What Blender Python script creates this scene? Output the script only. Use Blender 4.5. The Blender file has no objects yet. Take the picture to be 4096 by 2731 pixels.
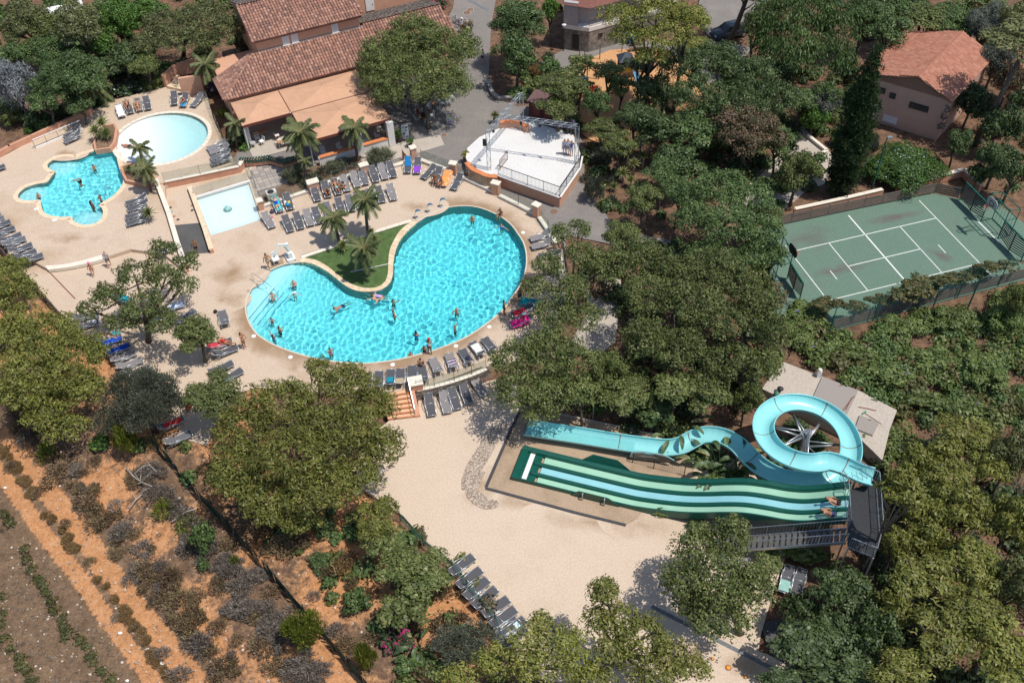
import bpy,math,random
import numpy as np
from mathutils import Vector,Matrix
from mathutils.geometry import delaunay_2d_cdt
rnd=random.Random(7)
C=bpy.context.scene.collection
sc=bpy.context.scene
PI=math.pi
# --- camera, sky, sun, exposure
IW,IH,KZ=4096.0,2731.0,2351/1024
FPX,PITCH,ROLL=4004.6,0.80995,-0.0318
CAM=Vector((0,-60,55))
R0,U0,FWD=Vector((1,0,0)),Vector((0,math.sin(PITCH),math.cos(PITCH))),Vector((0,math.cos(PITCH),-math.sin(PITCH)))
RIGHT=R0*math.cos(ROLL)+U0*math.sin(ROLL)
UP=U0*math.cos(ROLL)-R0*math.sin(ROLL)
cam=bpy.data.cameras.new('camera')
cam.sensor_width=36
cam.lens=FPX/IW*36
cam.clip_end=2000
camo=bpy.data.objects.new('camera',cam)
C.objects.link(camo)
m4=Matrix((RIGHT,UP,-FWD)).transposed().to_4x4()
m4 .translation=CAM
camo.matrix_world=m4
sc.camera=camo
SUNV=Vector((1.30,-0.55,3.25)).normalized()
world=bpy.data.worlds.new('World')
sc.world=world
world.use_nodes=True
wn=world.node_tree
sky=wn.nodes.new('ShaderNodeTexSky')
sky.sky_type='NISHITA'
sky.sun_disc=False
sky.sun_elevation=math.asin(SUNV.z)
sky.sun_rotation=math.atan2(SUNV.x,SUNV.y)
wn.links.new(sky.outputs[0],wn.nodes['Background'].inputs[0])
wn.nodes['Background'].inputs[1].default_value=0.125
sun=bpy.data.lights.new('sun','SUN')
sun.energy=4.1
sun.angle=math.radians(0.5)
sun.color=(1.0,0.955,0.88)
sun.cycles.is_caustics_light=True
suno=bpy.data.objects.new('sun',sun)
C.objects.link(suno)
suno.rotation_euler=SUNV.to_track_quat('Z','Y').to_euler()
suno.location=(40,-20,100)
sc.view_settings.view_transform='Standard'
sc.view_settings.look='None'
sc.view_settings.exposure=0.0
sc.view_settings.gamma=1.0
sc.view_settings.use_curve_mapping=False
sc.cycles.max_bounces=8
sc.cycles.diffuse_bounces=3
sc.cycles.transparent_max_bounces=12
sc.cycles.sample_clamp_indirect=8
# --- reading positions off the photograph
ROWS=(0,683,1366,2048)
def q(c,r,x,y):
 return(1024*c+x/KZ,ROWS[r]+y/KZ)
def dd(x,y):
 return(x*IW/2352,y*IW/2352)
def ray(p):
 x=(p[0]-IW/2)/FPX
 y=-(p[1]-IH/2)/FPX
 return RIGHT*x+UP*y+FWD
def G(p,z=0.0):
 d=ray(p)
 t=(z-CAM.z)/d.z
 return CAM+d*t
def g(c,r,x,y,z=0.0):
 return G(q(c,r,x,y),z)
def gs(c,r,pts,z=0.0):
 return[G(q(c,r,x,y),z)for x,y in pts]
def scale_at(P):
 return FPX/(P-CAM).dot(FWD)
# --- polygons
def inside(x,y,poly):
 c=False
 n=len(poly)
 j=n-1
 for i in range(n):
  xi,yi=poly[i][0],poly[i][1]
  xj,yj=poly[j][0],poly[j][1]
  if(yi>y)!=(yj>y)and x<(xj-xi)*(y-yi)/(yj-yi)+xi:
   c=not c
  j=i
 return c
def smooth_loop(pts,n=4,closed=True):
 out=[]
 N=len(pts)
 rng=range(N)if closed else range(N-1)
 for i in rng:
  if closed:
   p0,p1,p2,p3=pts[i-1],pts[i],pts[(i+1)%N],pts[(i+2)%N]
  else:
   p0,p1,p2,p3=pts[max(i-1,0)],pts[i],pts[i+1],pts[min(i+2,N-1)]
  for k in range(n):
   t=k/n
   out.append(0.5*((2*p1)+(p2-p0)*t+(2*p0-5*p1+4*p2-p3)*t*t+(3*p1-p0-3*p2+p3)*t**3))
 if not closed:
  out.append(pts[-1].copy())
 return out
def offset_loop(pts,d):
 a=sum(pts[i-1].x*pts[i].y-pts[i].x*pts[i-1].y for i in range(len(pts)))
 s=1 if a>0 else-1
 out=[]
 N=len(pts)
 for i in range(N):
  t=(pts[(i+1)%N]-pts[i-1]).normalized()
  out.append(pts[i]+Vector((t.y*s,-t.x*s,0))*d)
 return out
def fill(poly,holes=(),z=None):
 vs,fs=[],[]
 for loop in[poly]+list(holes):
  n0=len(vs)
  vs+=[Vector((p[0],p[1]))for p in loop]
  fs.append(list(range(n0,len(vs))))
 edges=[(f[i],f[(i+1)%len(f)])for f in fs for i in range(len(f))]
 v,e,f,*_=delaunay_2d_cdt(vs,edges,[],0,1e-5)
 out=[]
 for t in f:
  cx=sum(v[i][0]for i in t)/len(t)
  cy=sum(v[i][1]for i in t)/len(t)
  if inside(cx,cy,poly)and not any(inside(cx,cy,h)for h in holes):
   a=(v[t[1]]-v[t[0]]).cross(v[t[2]]-v[t[0]])
   out.append(tuple(t)if a>0 else tuple(reversed(t)))
 return[(p[0],p[1],z if z is not None else 0)for p in v],out
# --- mesh builder
class MB:
 def __init__(s):
  s.v,s.f,s.t=[],[],[]
 def add(s,v,f,tint=None):
  n=len(s.v)
  s.v+=[tuple(p)for p in v]
  s.f+=[tuple(i+n for i in t)for t in f]
  s.t+=[rnd.random()if tint is None else tint]*len(f)
  return s
 def box(s,c,size,rz=0,tint=None,rx=0,ry=0):
  M=Matrix.Translation(c)@Matrix.Rotation(rz,4,'Z')@Matrix.Rotation(ry,4,'Y')@Matrix.Rotation(rx,4,'X')
  a,b,d=size[0]/2,size[1]/2,size[2]/2
  v=[M@Vector((x,y,z))for x in(-a,a)for y in(-b,b)for z in(-d,d)]
  return s.add(v,[(0,1,3,2),(4,6,7,5),(0,4,5,1),(2,3,7,6),(0,2,6,4),(1,5,7,3)],tint)
 def beam(s,a,b,w,h,tint=None):
  a,b=Vector(a),Vector(b)
  d=(b-a).normalized()
  u=d.cross(Vector((0,0,1)))
  u=u.normalized()if u.length>1e-4 else Vector((1,0,0))
  n=u.cross(d)
  v=[p+u*(w/2*i)+n*(h/2*j)for p in(a,b)for i in(-1,1)for j in(-1,1)]
  return s.add(v,[(0,2,3,1),(4,5,7,6),(0,1,5,4),(2,6,7,3),(0,4,6,2),(1,3,7,5)],tint)
 def tube(s,pts,r,n=6,caps=True,tint=None):
  pts=[Vector(p)for p in pts]
  rs=r if isinstance(r,(list,tuple))else[r]*len(pts)
  v,f=[],[]
  t0=(pts[1]-pts[0]).normalized()
  u=t0 .cross(Vector((0,0,1)))
  if u.length<1e-3:u=Vector((1,0,0))
  u.normalize()
  for i,p in enumerate(pts):
   t=(pts[min(i+1,len(pts)-1)]-pts[max(i-1,0)])
   t=t.normalized()if t.length>1e-6 else t0
   u=(u-t*u.dot(t))
   u=u.normalized()if u.length>1e-5 else t.orthogonal().normalized()
   w=t.cross(u)
   for k in range(n):
    a=2*PI*k/n
    v.append(p+(u*math.cos(a)+w*math.sin(a))*rs[i])
  for i in range(len(pts)-1):
   for k in range(n):
    f.append((i*n+k,i*n+(k+1)%n,(i+1)*n+(k+1)%n,(i+1)*n+k))
  if caps:
   f.append(tuple(reversed(range(n))))
   f.append(tuple(range((len(pts)-1)*n,len(pts)*n)))
  return s.add(v,f,tint)
 def prism(s,poly,z0,z1,holes=(),bottom=False,tint=None):
  v,f=fill(poly,holes,z1)
  s.add(v,f,tint)
  for loop in[poly]+list(holes):
   n=len(loop)
   s.add([(p[0],p[1],z)for p in loop for z in(z0,z1)],[(2*i,2*((i+1)%n),2*((i+1)%n)+1,2*i+1)for i in range(n)],tint)
  if bottom:
   v,f=fill(poly,holes,z0)
   s.add(v,[tuple(reversed(t))for t in f],tint)
  return s
 def sheet(s,poly,z,holes=()):
  return s.add(*fill(poly,holes,z))
 def lathe(s,c,prof,n=12,tint=None):
  c=Vector(c)
  v=[c+Vector((r*math.cos(2*PI*k/n),r*math.sin(2*PI*k/n),z))for r,z in prof for k in range(n)]
  f=[(i*n+k,i*n+(k+1)%n,(i+1)*n+(k+1)%n,(i+1)*n+k)for i in range(len(prof)-1)for k in range(n)]
  if prof[0][0]>1e-3:f.append(tuple(reversed(range(n))))
  if prof[-1][0]>1e-3:f.append(tuple(range((len(prof)-1)*n,len(prof)*n)))
  return s.add(v,f,tint)
 def strip(s,A,B,tint=None,closed=False):
  n=len(A)
  k=n if closed else n-1
  return s.add(list(A)+list(B),[(i,(i+1)%n,n+(i+1)%n,n+i)for i in range(k)],tint)
 def ico(s,c,r,sq=(1,1,1),jit=0.0,tint=None,seed=None):
  t=(1+5**.5)/2
  R=random.Random(seed)if seed is not None else rnd
  vs=[(-1,t,0),(1,t,0),(-1,-t,0),(1,-t,0),(0,-1,t),(0,1,t),(0,-1,-t),(0,1,-t),(t,0,-1),(t,0,1),(-t,0,-1),(-t,0,1)]
  fs=[(0,11,5),(0,5,1),(0,1,7),(0,7,10),(0,10,11),(1,5,9),(5,11,4),(11,10,2),(10,7,6),(7,1,8),(3,9,4),(3,4,2),(3,2,6),(3,6,8),(3,8,9),(4,9,5),(2,4,11),(6,2,10),(8,6,7),(9,8,1)]
  out=[]
  for p in vs:
   k=r/1.902*(1+R.uniform(-jit,jit))
   out.append((c[0]+p[0]*k*sq[0],c[1]+p[1]*k*sq[1],c[2]+p[2]*k*sq[2]))
  return s.add(out,fs,tint)
 def mesh(s,name,m,smooth=False,tints=False):
  me=bpy.data.meshes.new(name)
  me.from_pydata(s.v,[],s.f)
  for x in(m if isinstance(m,(list,tuple))else[m]):
   me.materials.append(x)
  if smooth:
   me.polygons.foreach_set('use_smooth',[True]*len(me.polygons))
  if tints:
   at=me.attributes.new('tint','FLOAT','FACE')
   at.data.foreach_set('value',s.t)
  return me
 def build(s,name,m,parent=None,smooth=False,tints=False,loc=None,rz=0):
  return obj(name,s.mesh(name,m,smooth,tints),parent,loc,rz)
def obj(name,me,parent=None,loc=None,rz=0):
 o=bpy.data.objects.new(name,me)
 C.objects.link(o)
 if loc is not None:o.location=loc
 if rz:o.rotation_euler.z=rz
 if parent is not None:o.parent=parent
 return o
def tag(o,label=None,cat=None,group=None,kind=None):
 if label:o['label']=label
 if cat:o['category']=cat
 if group:o['group']=group
 if kind:o['kind']=kind
 return o
def thing(name,label,cat,loc=(0,0,0),rz=0,group=None):
 return tag(obj(name,None,None,loc,rz),label,cat,group)
def struct(o):
 o['kind']='structure'
 return o
def copy_thing(root,loc,rz=0,scale=None,label=None,group=None):
 r=root.copy()
 C.objects.link(r)
 r.location=loc
 r.rotation_euler=(0,0,rz)
 if scale:r.scale=scale
 if label:r['label']=label
 if group:r['group']=group
 for ch in list(root.children):
  c=ch.copy()
  C.objects.link(c)
  c.parent=r
  for gr in list(ch.children):
   d=gr.copy()
   C.objects.link(d)
   d.parent=c
 return r
NTH0=['','first','second','third','fourth','fifth','sixth','seventh','eighth','ninth','tenth','eleventh','twelfth','thirteenth','fourteenth','fifteenth','sixteenth','seventeenth','eighteenth','nineteenth','twentieth']
def nth(i):
 if i<=20:return NTH0[i]
 t=('twenty','thirty','forty','fifty')[i//10-2]
 return t[:-1]+'ieth' if i%10==0 else t+'-'+NTH0[i%10]
NTH=NTH0
# --- materials
MATS={}
def new_mat(name):
 m=bpy.data.materials.new(name)
 m.use_nodes=True
 nt=m.node_tree
 return m,nt,nt.nodes['Principled BSDF'],nt.nodes,nt.links
def noise(nt,scale,detail=4,rough=.6,coord='pos',stretch=None):
 n=nt.nodes.new('ShaderNodeTexNoise')
 n.inputs['Scale'].default_value=scale
 n.inputs['Detail'].default_value=detail
 n.inputs['Roughness'].default_value=rough
 if coord=='pos':
  c=nt.nodes.new('ShaderNodeNewGeometry').outputs['Position']
 else:
  c=nt.nodes.new('ShaderNodeTexCoord').outputs['Object']
 if stretch:
  mp=nt.nodes.new('ShaderNodeMapping')
  mp.inputs['Rotation'].default_value=(0,0,stretch[0])
  mp.inputs['Scale'].default_value=stretch[1]
  nt.links.new(c,mp.inputs[0])
  c=mp.outputs[0]
 nt.links.new(c,n.inputs['Vector'])
 return n
def ramp(nt,src,stops):
 r=nt.nodes.new('ShaderNodeValToRGB')
 e=r.color_ramp.elements
 while len(e)<len(stops):e.new(.5)
 for i,(p,c)in enumerate(stops):
  e[i].position=p
  e[i].color=(*c,1)if len(c)==3 else c
 nt.links.new(src,r.inputs[0])
 return r
def mix(nt,a,b,fac,mode='MIX'):
 m=nt.nodes.new('ShaderNodeMix')
 m.data_type='RGBA'
 m.blend_type=mode
 for v,i in((a,6),(b,7)):
  if isinstance(v,tuple):m.inputs[i].default_value=(*v,1)
  else:nt.links.new(v,m.inputs[i])
 if isinstance(fac,float):m.inputs[0].default_value=fac
 else:nt.links.new(fac,m.inputs[0])
 return m.outputs[2]
def mul(c,k):
 return tuple(min(1,x*k)for x in c)
def mat(name,col,rough=.7,var=.15,scale=4.0,bump=0.0,spec=.3,metal=0.0,col2=None,coord='pos',emit=None,stretch=None):
 if name in MATS:return MATS[name]
 m,nt,b,N,L=new_mat(name)
 n=noise(nt,scale,5,.65,coord,stretch)
 r=ramp(nt,n.outputs['Fac'],[(.3,mul(col,1-var)),(.7,col2 or mul(col,1+var))])
 L.new(r.outputs[0],b.inputs['Base Color'])
 b.inputs['Roughness'].default_value=rough
 b.inputs['Specular IOR Level'].default_value=spec
 b.inputs['Metallic'].default_value=metal
 if bump:
  bp=N.new('ShaderNodeBump')
  bp.inputs['Strength'].default_value=bump
  bp.inputs['Distance'].default_value=.02
  n2=noise(nt,scale*9,4,.7,coord)
  L.new(n2 .outputs['Fac'],bp.inputs['Height'])
  L.new(bp.outputs[0],b.inputs['Normal'])
 MATS[name]=m
 return m
def tint_mat(name,stops,rough=.75,source='attr',fine=0.0,spec=.25):
 m,nt,b,N,L=new_mat(name)
 if source=='attr':
  a=N.new('ShaderNodeAttribute')
  a.attribute_name='tint'
  s=a.outputs['Fac']
 else:
  s=N.new('ShaderNodeObjectInfo').outputs['Random']
 c=ramp(nt,s,stops).outputs[0]
 if fine:
  n=noise(nt,6,5,.7)
  c=mix(nt,c,ramp(nt,n.outputs['Fac'],[(.3,(.45,.45,.45)),(.75,(1,1,1))]).outputs[0],fine,'MULTIPLY')
 L.new(c,b.inputs['Base Color'])
 b.inputs['Roughness'].default_value=rough
 b.inputs['Specular IOR Level'].default_value=spec
 MATS[name]=m
 return m
def leaf_mat(name,stops,rough=.5,trans=.25,spec=.35):
 m,nt,b,N,L=new_mat(name)
 a=N.new('ShaderNodeAttribute')
 a.attribute_name='tint'
 oi=N.new('ShaderNodeObjectInfo')
 c=ramp(nt,a.outputs['Fac'],stops)
 hs=N.new('ShaderNodeHueSaturation')
 mr=N.new('ShaderNodeMapRange')
 mr.inputs['To Min'].default_value=.85
 mr.inputs['To Max'].default_value=1.2
 L.new(oi.outputs['Random'],mr.inputs['Value'])
 L.new(mr.outputs[0],hs.inputs['Value'])
 L.new(c.outputs[0],hs.inputs['Color'])
 L.new(hs.outputs[0],b.inputs['Base Color'])
 b.inputs['Roughness'].default_value=rough
 b.inputs['Specular IOR Level'].default_value=spec
 tr=N.new('ShaderNodeBsdfTranslucent')
 L.new(hs.outputs[0],tr.inputs['Color'])
 ms=N.new('ShaderNodeMixShader')
 ms.inputs[0].default_value=trans
 L.new(b.outputs[0],ms.inputs[1])
 L.new(tr.outputs[0],ms.inputs[2])
 L.new(ms.outputs[0],N['Material Output'].inputs[0])
 MATS[name]=m
 return m
def stained(name,base,stain,dark,s1=.16,s2=.5,grain=9.0,amt=.75,rough=.85,lo=.52,hi=.72,bump=.25):
 m,nt,b,N,L=new_mat(name)
 n1=noise(nt,s1,6,.62)
 n2=noise(nt,s2,7,.7)
 n3=noise(nt,grain,6,.8)
 c=mix(nt,base,stain,ramp(nt,n1 .outputs['Fac'],[(lo,(0,0,0)),(hi,(amt,amt,amt))]).outputs[0])
 c=mix(nt,c,dark,ramp(nt,n2 .outputs['Fac'],[(.5,(0,0,0)),(.78,(.55,.55,.55))]).outputs[0])
 c=mix(nt,c,ramp(nt,n3 .outputs['Fac'],[(.32,(.72,.7,.68)),(.62,(1.06,1.06,1.06))]).outputs[0],1.0,'MULTIPLY')
 L.new(c,b.inputs['Base Color'])
 b.inputs['Roughness'].default_value=rough
 b.inputs['Specular IOR Level'].default_value=.2
 bp=N.new('ShaderNodeBump')
 bp.inputs['Strength'].default_value=bump
 bp.inputs['Distance'].default_value=.02
 L.new(n3 .outputs['Fac'],bp.inputs['Height'])
 L.new(bp.outputs[0],b.inputs['Normal'])
 MATS[name]=m
 return m
def glass_water(name,tint):
 m,nt,b,N,L=new_mat(name)
 N.remove(b)
 gl=N.new('ShaderNodeBsdfGlass')
 gl.inputs['IOR'].default_value=1.33
 gl.inputs['Roughness'].default_value=0
 gl.inputs['Color'].default_value=(*tint,1)
 L.new(gl.outputs[0],N['Material Output'].inputs[0])
 MATS[name]=m
 return m
def pane_mat(name,col,a):
 m,nt,b,N,L=new_mat(name)
 N.remove(b)
 tr=N.new('ShaderNodeBsdfTransparent')
 tr.inputs[0].default_value=(*col,1)
 gl=N.new('ShaderNodeBsdfGlossy')
 gl.inputs['Roughness'].default_value=.05
 ms=N.new('ShaderNodeMixShader')
 ms.inputs[0].default_value=a
 L.new(tr.outputs[0],ms.inputs[1])
 L.new(gl.outputs[0],ms.inputs[2])
 L.new(ms.outputs[0],N['Material Output'].inputs[0])
 MATS[name]=m
 return m
M_deck=stained('sand_concrete',(.60,.475,.365),(.40,.265,.155),(.47,.36,.265))
M_deck_low=stained('pale_sand_concrete',(.63,.505,.39),(.50,.375,.265),(.52,.405,.30),s1=.11,amt=.8)
M_deck_wet=stained('wet_brown_concrete',(.36,.265,.185),(.22,.155,.105),(.28,.20,.14),s1=.4,s2=1.2)
M_asphalt=stained('worn_asphalt',(.235,.215,.20),(.30,.265,.235),(.165,.155,.15),s1=.3,s2=.9)
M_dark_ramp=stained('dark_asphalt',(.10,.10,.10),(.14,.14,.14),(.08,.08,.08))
M_concrete=stained('pale_concrete',(.50,.44,.375),(.42,.36,.30),(.36,.31,.26),s1=.4)
M_soil=stained('leaf_litter_soil',(.20,.125,.085),(.34,.215,.135),(.10,.07,.05),s1=.35,s2=1.1,grain=5,amt=.9)
M_orange=stained('orange_softfall',(.60,.33,.16),(.52,.28,.135),(.47,.25,.12))
M_court=stained('court_green',(.135,.215,.165),(.165,.15,.13),(.17,.225,.185),s1=.14,s2=.6,lo=.60,hi=.78,amt=.6)
M_stage=stained('white_stage_paint',(.72,.71,.69),(.60,.58,.55),(.56,.53,.5),amt=.7)
M_cope=mat('cream_coping',(.72,.56,.39),.7,.14,2.5,.1)
M_cope_pale=mat('pale_coping',(.74,.66,.55),.7,.1,2.0,.1)
M_terra=mat('terracotta_render',(.56,.29,.19),.85,.13,1.6,.2)
M_salmon=mat('salmon_render',(.60,.335,.225),.85,.08,1.2,.15)
M_white=mat('white_paint',(.78,.77,.75),.6,.05,2)
M_offwhite=mat('offwhite_render',(.72,.69,.65),.8,.07,1.5,.1)
M_line=mat('line_paint',(.72,.74,.70),.7,.12,6)
M_wood=mat('grey_wood',(.17,.135,.115),.8,.3,3,.2,stretch=(0,(1,8,8)))
M_green_steel=mat('green_steel',(.015,.12,.085),.45,.15,3)
M_black_steel=mat('black_steel',(.03,.03,.033),.5,.2,3)
M_steel=mat('galvanised_steel',(.42,.44,.46),.38,.12,5,metal=.7)
M_alu=mat('aluminium_tube',(.60,.62,.64),.35,.08,6,metal=.6)
M_chrome=mat('chrome_tube',(.7,.7,.72),.15,.05,6,metal=1.0)
M_rust=mat('rusty_bar',(.22,.09,.055),.7,.2,6)
M_bark=mat('grey_bark',(.12,.095,.075),.9,.35,5,.5)
M_pale_bark=mat('pale_bark',(.30,.265,.235),.9,.3,6,.4)
M_dead=mat('bleached_wood',(.42,.37,.33),.85,.2,5,.3)
M_sling_dark=mat('charcoal_sling',(.085,.085,.095),.7,.15,30,coord='obj')
M_sling_taupe=mat('taupe_sling',(.225,.205,.205),.7,.12,30,coord='obj')
M_sling_grey=mat('grey_sling',(.13,.13,.14),.7,.12,30,coord='obj')
M_stone=tint_mat('stacked_slate',[(0,(.10,.085,.075)),(.5,(.21,.175,.15)),(1,(.34,.29,.25))],.85,fine=.4)
M_stone_obj=tint_mat('stacked_slate_piece',[(0,(.10,.085,.075)),(.5,(.21,.175,.15)),(1,(.34,.29,.25))],.85,source='obj',fine=.4)
M_pebble=tint_mat('pale_pebble',[(0,(.22,.17,.13)),(.5,(.42,.34,.27)),(1,(.62,.53,.44))],.85)
M_tile=tint_mat('clay_roof_tile',[(0,(.235,.135,.11)),(.25,(.30,.165,.125)),(.5,(.37,.195,.145)),(.8,(.43,.23,.165)),(1,(.50,.30,.225))],.85,fine=.4)
M_tile_obj=tint_mat('clay_roof_tile_piece',[(0,(.235,.135,.11)),(.25,(.30,.165,.125)),(.5,(.37,.195,.145)),(.8,(.43,.23,.165)),(1,(.50,.30,.225))],.85,source='obj',fine=.4)
M_tile_new=tint_mat('new_clay_tile',[(0,(.41,.18,.12)),(.6,(.50,.225,.15)),(1,(.56,.28,.19))],.8,fine=.3)
M_canvas=mat('peach_canvas',(.55,.32,.20),.85,.07,1.2)
M_canvas_edge=mat('maroon_valance',(.16,.05,.035),.8,.1,3)
M_dark=mat('dark_interior',(.03,.027,.025),.8,.2,3)
M_grass=mat('clipped_turf',(.075,.125,.038),.9,.3,2.0,.4)
M_window=mat('pale_shutter',(.62,.63,.66),.5,.06,3)
M_glass=pane_mat('fence_glass',(.86,.9,.89),.06)
M_dglass=mat('dark_window',(.04,.05,.055),.2,.2,3,spec=.6)
# ================================================================== GROUND
Z_LOW,Z_LEFT=-1.0,0.35
sl_a,sl_b=G(dd(455,1062),-.6),G(dd(958,915),-.6)
fence_px=[dd(350,1020),dd(440,1125),dd(530,1220),dd(620,1320),dd(700,1415),dd(800,1530),dd(860,1600)]
def seg_dist(x,y,pts):
 best,side=1e9,1
 for a,b in zip(pts,pts[1:]):
  dx,dy=b[0]-a[0],b[1]-a[1]
  l2=dx*dx+dy*dy
  t=max(0,min(1,((x-a[0])*dx+(y-a[1])*dy)/l2))
  ex,ey=x-a[0]-t*dx,y-a[1]-t*dy
  d=math.hypot(ex,ey)
  if d<best:
   best,side=d,(1 if dx*ey-dy*ex>0 else-1)
 return best*side
def sst(a,b,x):
 t=max(0,min(1,(x-a)/(b-a)))
 return t*t*(3-2*t)
fence_line=[G(p,-1.2)for p in fence_px]
fl_ext=[fence_line[0]+(fence_line[0]-fence_line[1]).normalized()*60]+fence_line+[fence_line[-1]+(fence_line[-1]-fence_line[-2]).normalized()*30]
def ground_z(x,y):
 d=(sl_b.x-sl_a.x,sl_b.y-sl_a.y)
 yy=sl_a.y+(x-sl_a.x)*d[1]/d[0]if x<sl_b.x else sl_b.y
 h=-.15-1.05*sst(-.5,2.5,yy-y)
 if x<5:
  f=seg_dist(x,y,fl_ext)
  if f<0:
   h-=2.2*sst(0,16,-f)
 return h
def GT(p):
 z=0
 for _ in range(6):
  P=G(p,z)
  z=ground_z(P.x,P.y)
 return G(p,z)
def gt(c,r,x,y):return GT(q(c,r,x,y))
# ---- pools: outlines of the water
main_px=[(-30,1075),(0,1040),(60,965),(150,905),(260,862),(400,842),(480,847),(540,865),(620,905),(700,960),(760,1010),(830,1062),(900,1095),(980,1110),(1060,1110),(1140,1095),(1200,1060),(1240,1010),(1258,940),(1262,850),(1275,760),(1310,665),(1360,590),(1430,520),(1520,450),(1620,395),(1720,350),(1820,330),(1920,325),(2020,335),(2120,365),(2220,410),(2290,455),(2351,510),(2401,580),(2446,650),(2472,730),(2480,820),(2470,910),(2445,990),(2405,1075),(2351,1150),(2285,1245),(2200,1330),(2100,1410),(1960,1505),(1830,1568),(1700,1618),(1600,1653),(1450,1693),(1300,1728),(1150,1750),(1000,1763),(850,1758),(700,1743),(550,1718),(400,1678),(280,1638),(160,1588),(60,1530),(0,1480),(-60,1385),(-89,1270),(-75,1160)]
main_w=gs(1,1,main_px)
mick_px=[(1050,-193),(980,-190),(900,-185),(800,-160),(740,-140),(690,-115),(640,-125),(560,-122),(490,-100),(440,-62),(440,-30),(470,-5),(505,8),(470,55),(430,105),(330,125),(230,160),(172,212),(172,252),(220,273),(300,274),(365,268),(378,310),(390,355),(415,390),(470,413),(560,425),(658,424),(668,450),(695,475),(750,495),(810,497),(880,480),(930,440),(946,385),(935,345),(908,320),(960,280),(1040,230),(1100,165),(1132,100),(1112,30),(1085,-60)]
mick_w=gs(0,1,mick_px,Z_LEFT)
pad_c=g(0,0,1487,1268,Z_LEFT)
pad_rx=(g(0,0,1902,1262,Z_LEFT)-g(0,0,1072,1280,Z_LEFT)).length/2
pad_ry=(g(0,0,1530,1040,Z_LEFT)-g(0,0,1470,1500,Z_LEFT)).length/2
pad_w=[pad_c+Vector((pad_rx*math.cos(a*PI/24),pad_ry*math.sin(a*PI/24),0))for a in range(48)]
spl_w=[g(0,1,*p)for p in((1800,248),(2285,108),(2398,452),(1937,596))]
mick_w=[p for p in mick_w if((p.x-pad_c.x)/(pad_rx+.05))**2+((p.y-pad_c.y)/(pad_ry+.05))**2>1]
POOLS=[main_w,mick_w,pad_w,spl_w]
# ---- decks
island_in=gs(1,1,[(410,800),(480,806),(560,825),(640,868),(720,928),(790,985),(860,1033),(930,1060),(1010,1077),(1090,1074),(1150,1050),(1190,1010),(1210,950),(1215,860),(1222,760),(1242,690),(1272,630),(1312,565),(1372,505),(1432,468),(1425,440),(920,610),(410,775)])
left_px=[(0,-1,0,0)]
left_deck=[G(q(*t),Z_LEFT)for t in((0,0,-300,1640),(0,0,0,1450),(0,0,300,1290),(0,0,770,1060),(0,0,1000,930),(0,0,1520,800),(0,0,1690,850),(0,0,1890,830),(0,0,1960,1100),(0,0,2050,1290),(0,0,2160,1500),(0,1,1515,140),(0,1,1520,250),(0,1,1560,420),(0,1,1650,700),(0,1,1715,925),(0,1,1500,760),(0,1,1200,720),(0,1,980,790),(0,1,800,840),(0,1,600,880),(0,1,415,890),(0,1,250,800),(0,1,110,690),(0,1,0,590),(0,1,-250,330))]
left_u=smooth_loop(mick_w,3)
main_deck=[G(q(*t))for t in((0,1,1500,170),(0,1,2262,-20),(1,1,0,-60),(1,1,10,210),(1,1,80,345),(1,1,500,205),(1,1,940,60),(1,1,1060,10),(1,1,1390,-110),(1,1,1490,-80),(1,1,1860,60),(1,1,2160,205),(1,1,2351,300),(2,1,190,395),(2,1,290,530),(2,1,390,720),(2,1,430,830),(2,1,400,1000),(2,1,330,1300),(2,1,250,1568),(1,2,2400,180),(1,2,2020,245),(1,2,1780,340),(1,2,1540,420),(1,2,1380,440),(1,2,1200,475),(1,2,700,480),(1,2,0,420),(0,2,2100,500),(0,2,1900,950),(0,2,1700,900),(0,2,1560,700),(0,2,1330,430),(0,2,1100,200),(0,2,940,20),(0,1,700,1470),(0,1,400,1130),(0,1,130,830),(0,1,0,650),(0,1,60,560),(0,1,700,560),(0,1,1400,620),(0,1,1480,400))]
low_deck=[G(q(*t),Z_LOW)for t in((1,2,1225,722),(1,2,1500,690),(1,2,1485,520),(1,2,1800,440),(1,2,2060,380),(1,2,2400,300),(2,2,130,560),(2,2,430,660),(2,2,900,780),(2,2,1290,850),(2,2,1700,1000),(2,2,2351,1150),(3,2,400,1300),(3,3,200,300),(3,3,60,700),(3,3,-60,1100),(3,3,-160,1700),(2,3,1200,1700),(2,3,200,1500),(2,3,-60,1250),(1,3,2220,960),(1,3,1960,650),(1,3,1830,480),(1,3,1560,270),(1,3,1350,30),(1,2,900,1300),(1,2,1000,900))]
path_poly=[G(dd(*p),-.04)for p in((1000,100),(1040,20),(1050,-60),(1150,-60),(1128,60),(1122,190),(1135,225),(1190,245),(1235,240),(1300,215),(1345,350),(1340,420),(1400,505),(1480,540),(1560,555),(1700,600),(1690,640),(1530,600),(1400,560),(1300,540),(1300,700),(1260,760),(1150,700),(1100,560),(900,430),(560,480),(500,420),(560,330),(700,300),(840,270),(800,200))]
def dense(pts,n=3):return smooth_loop(pts,n)
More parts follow.
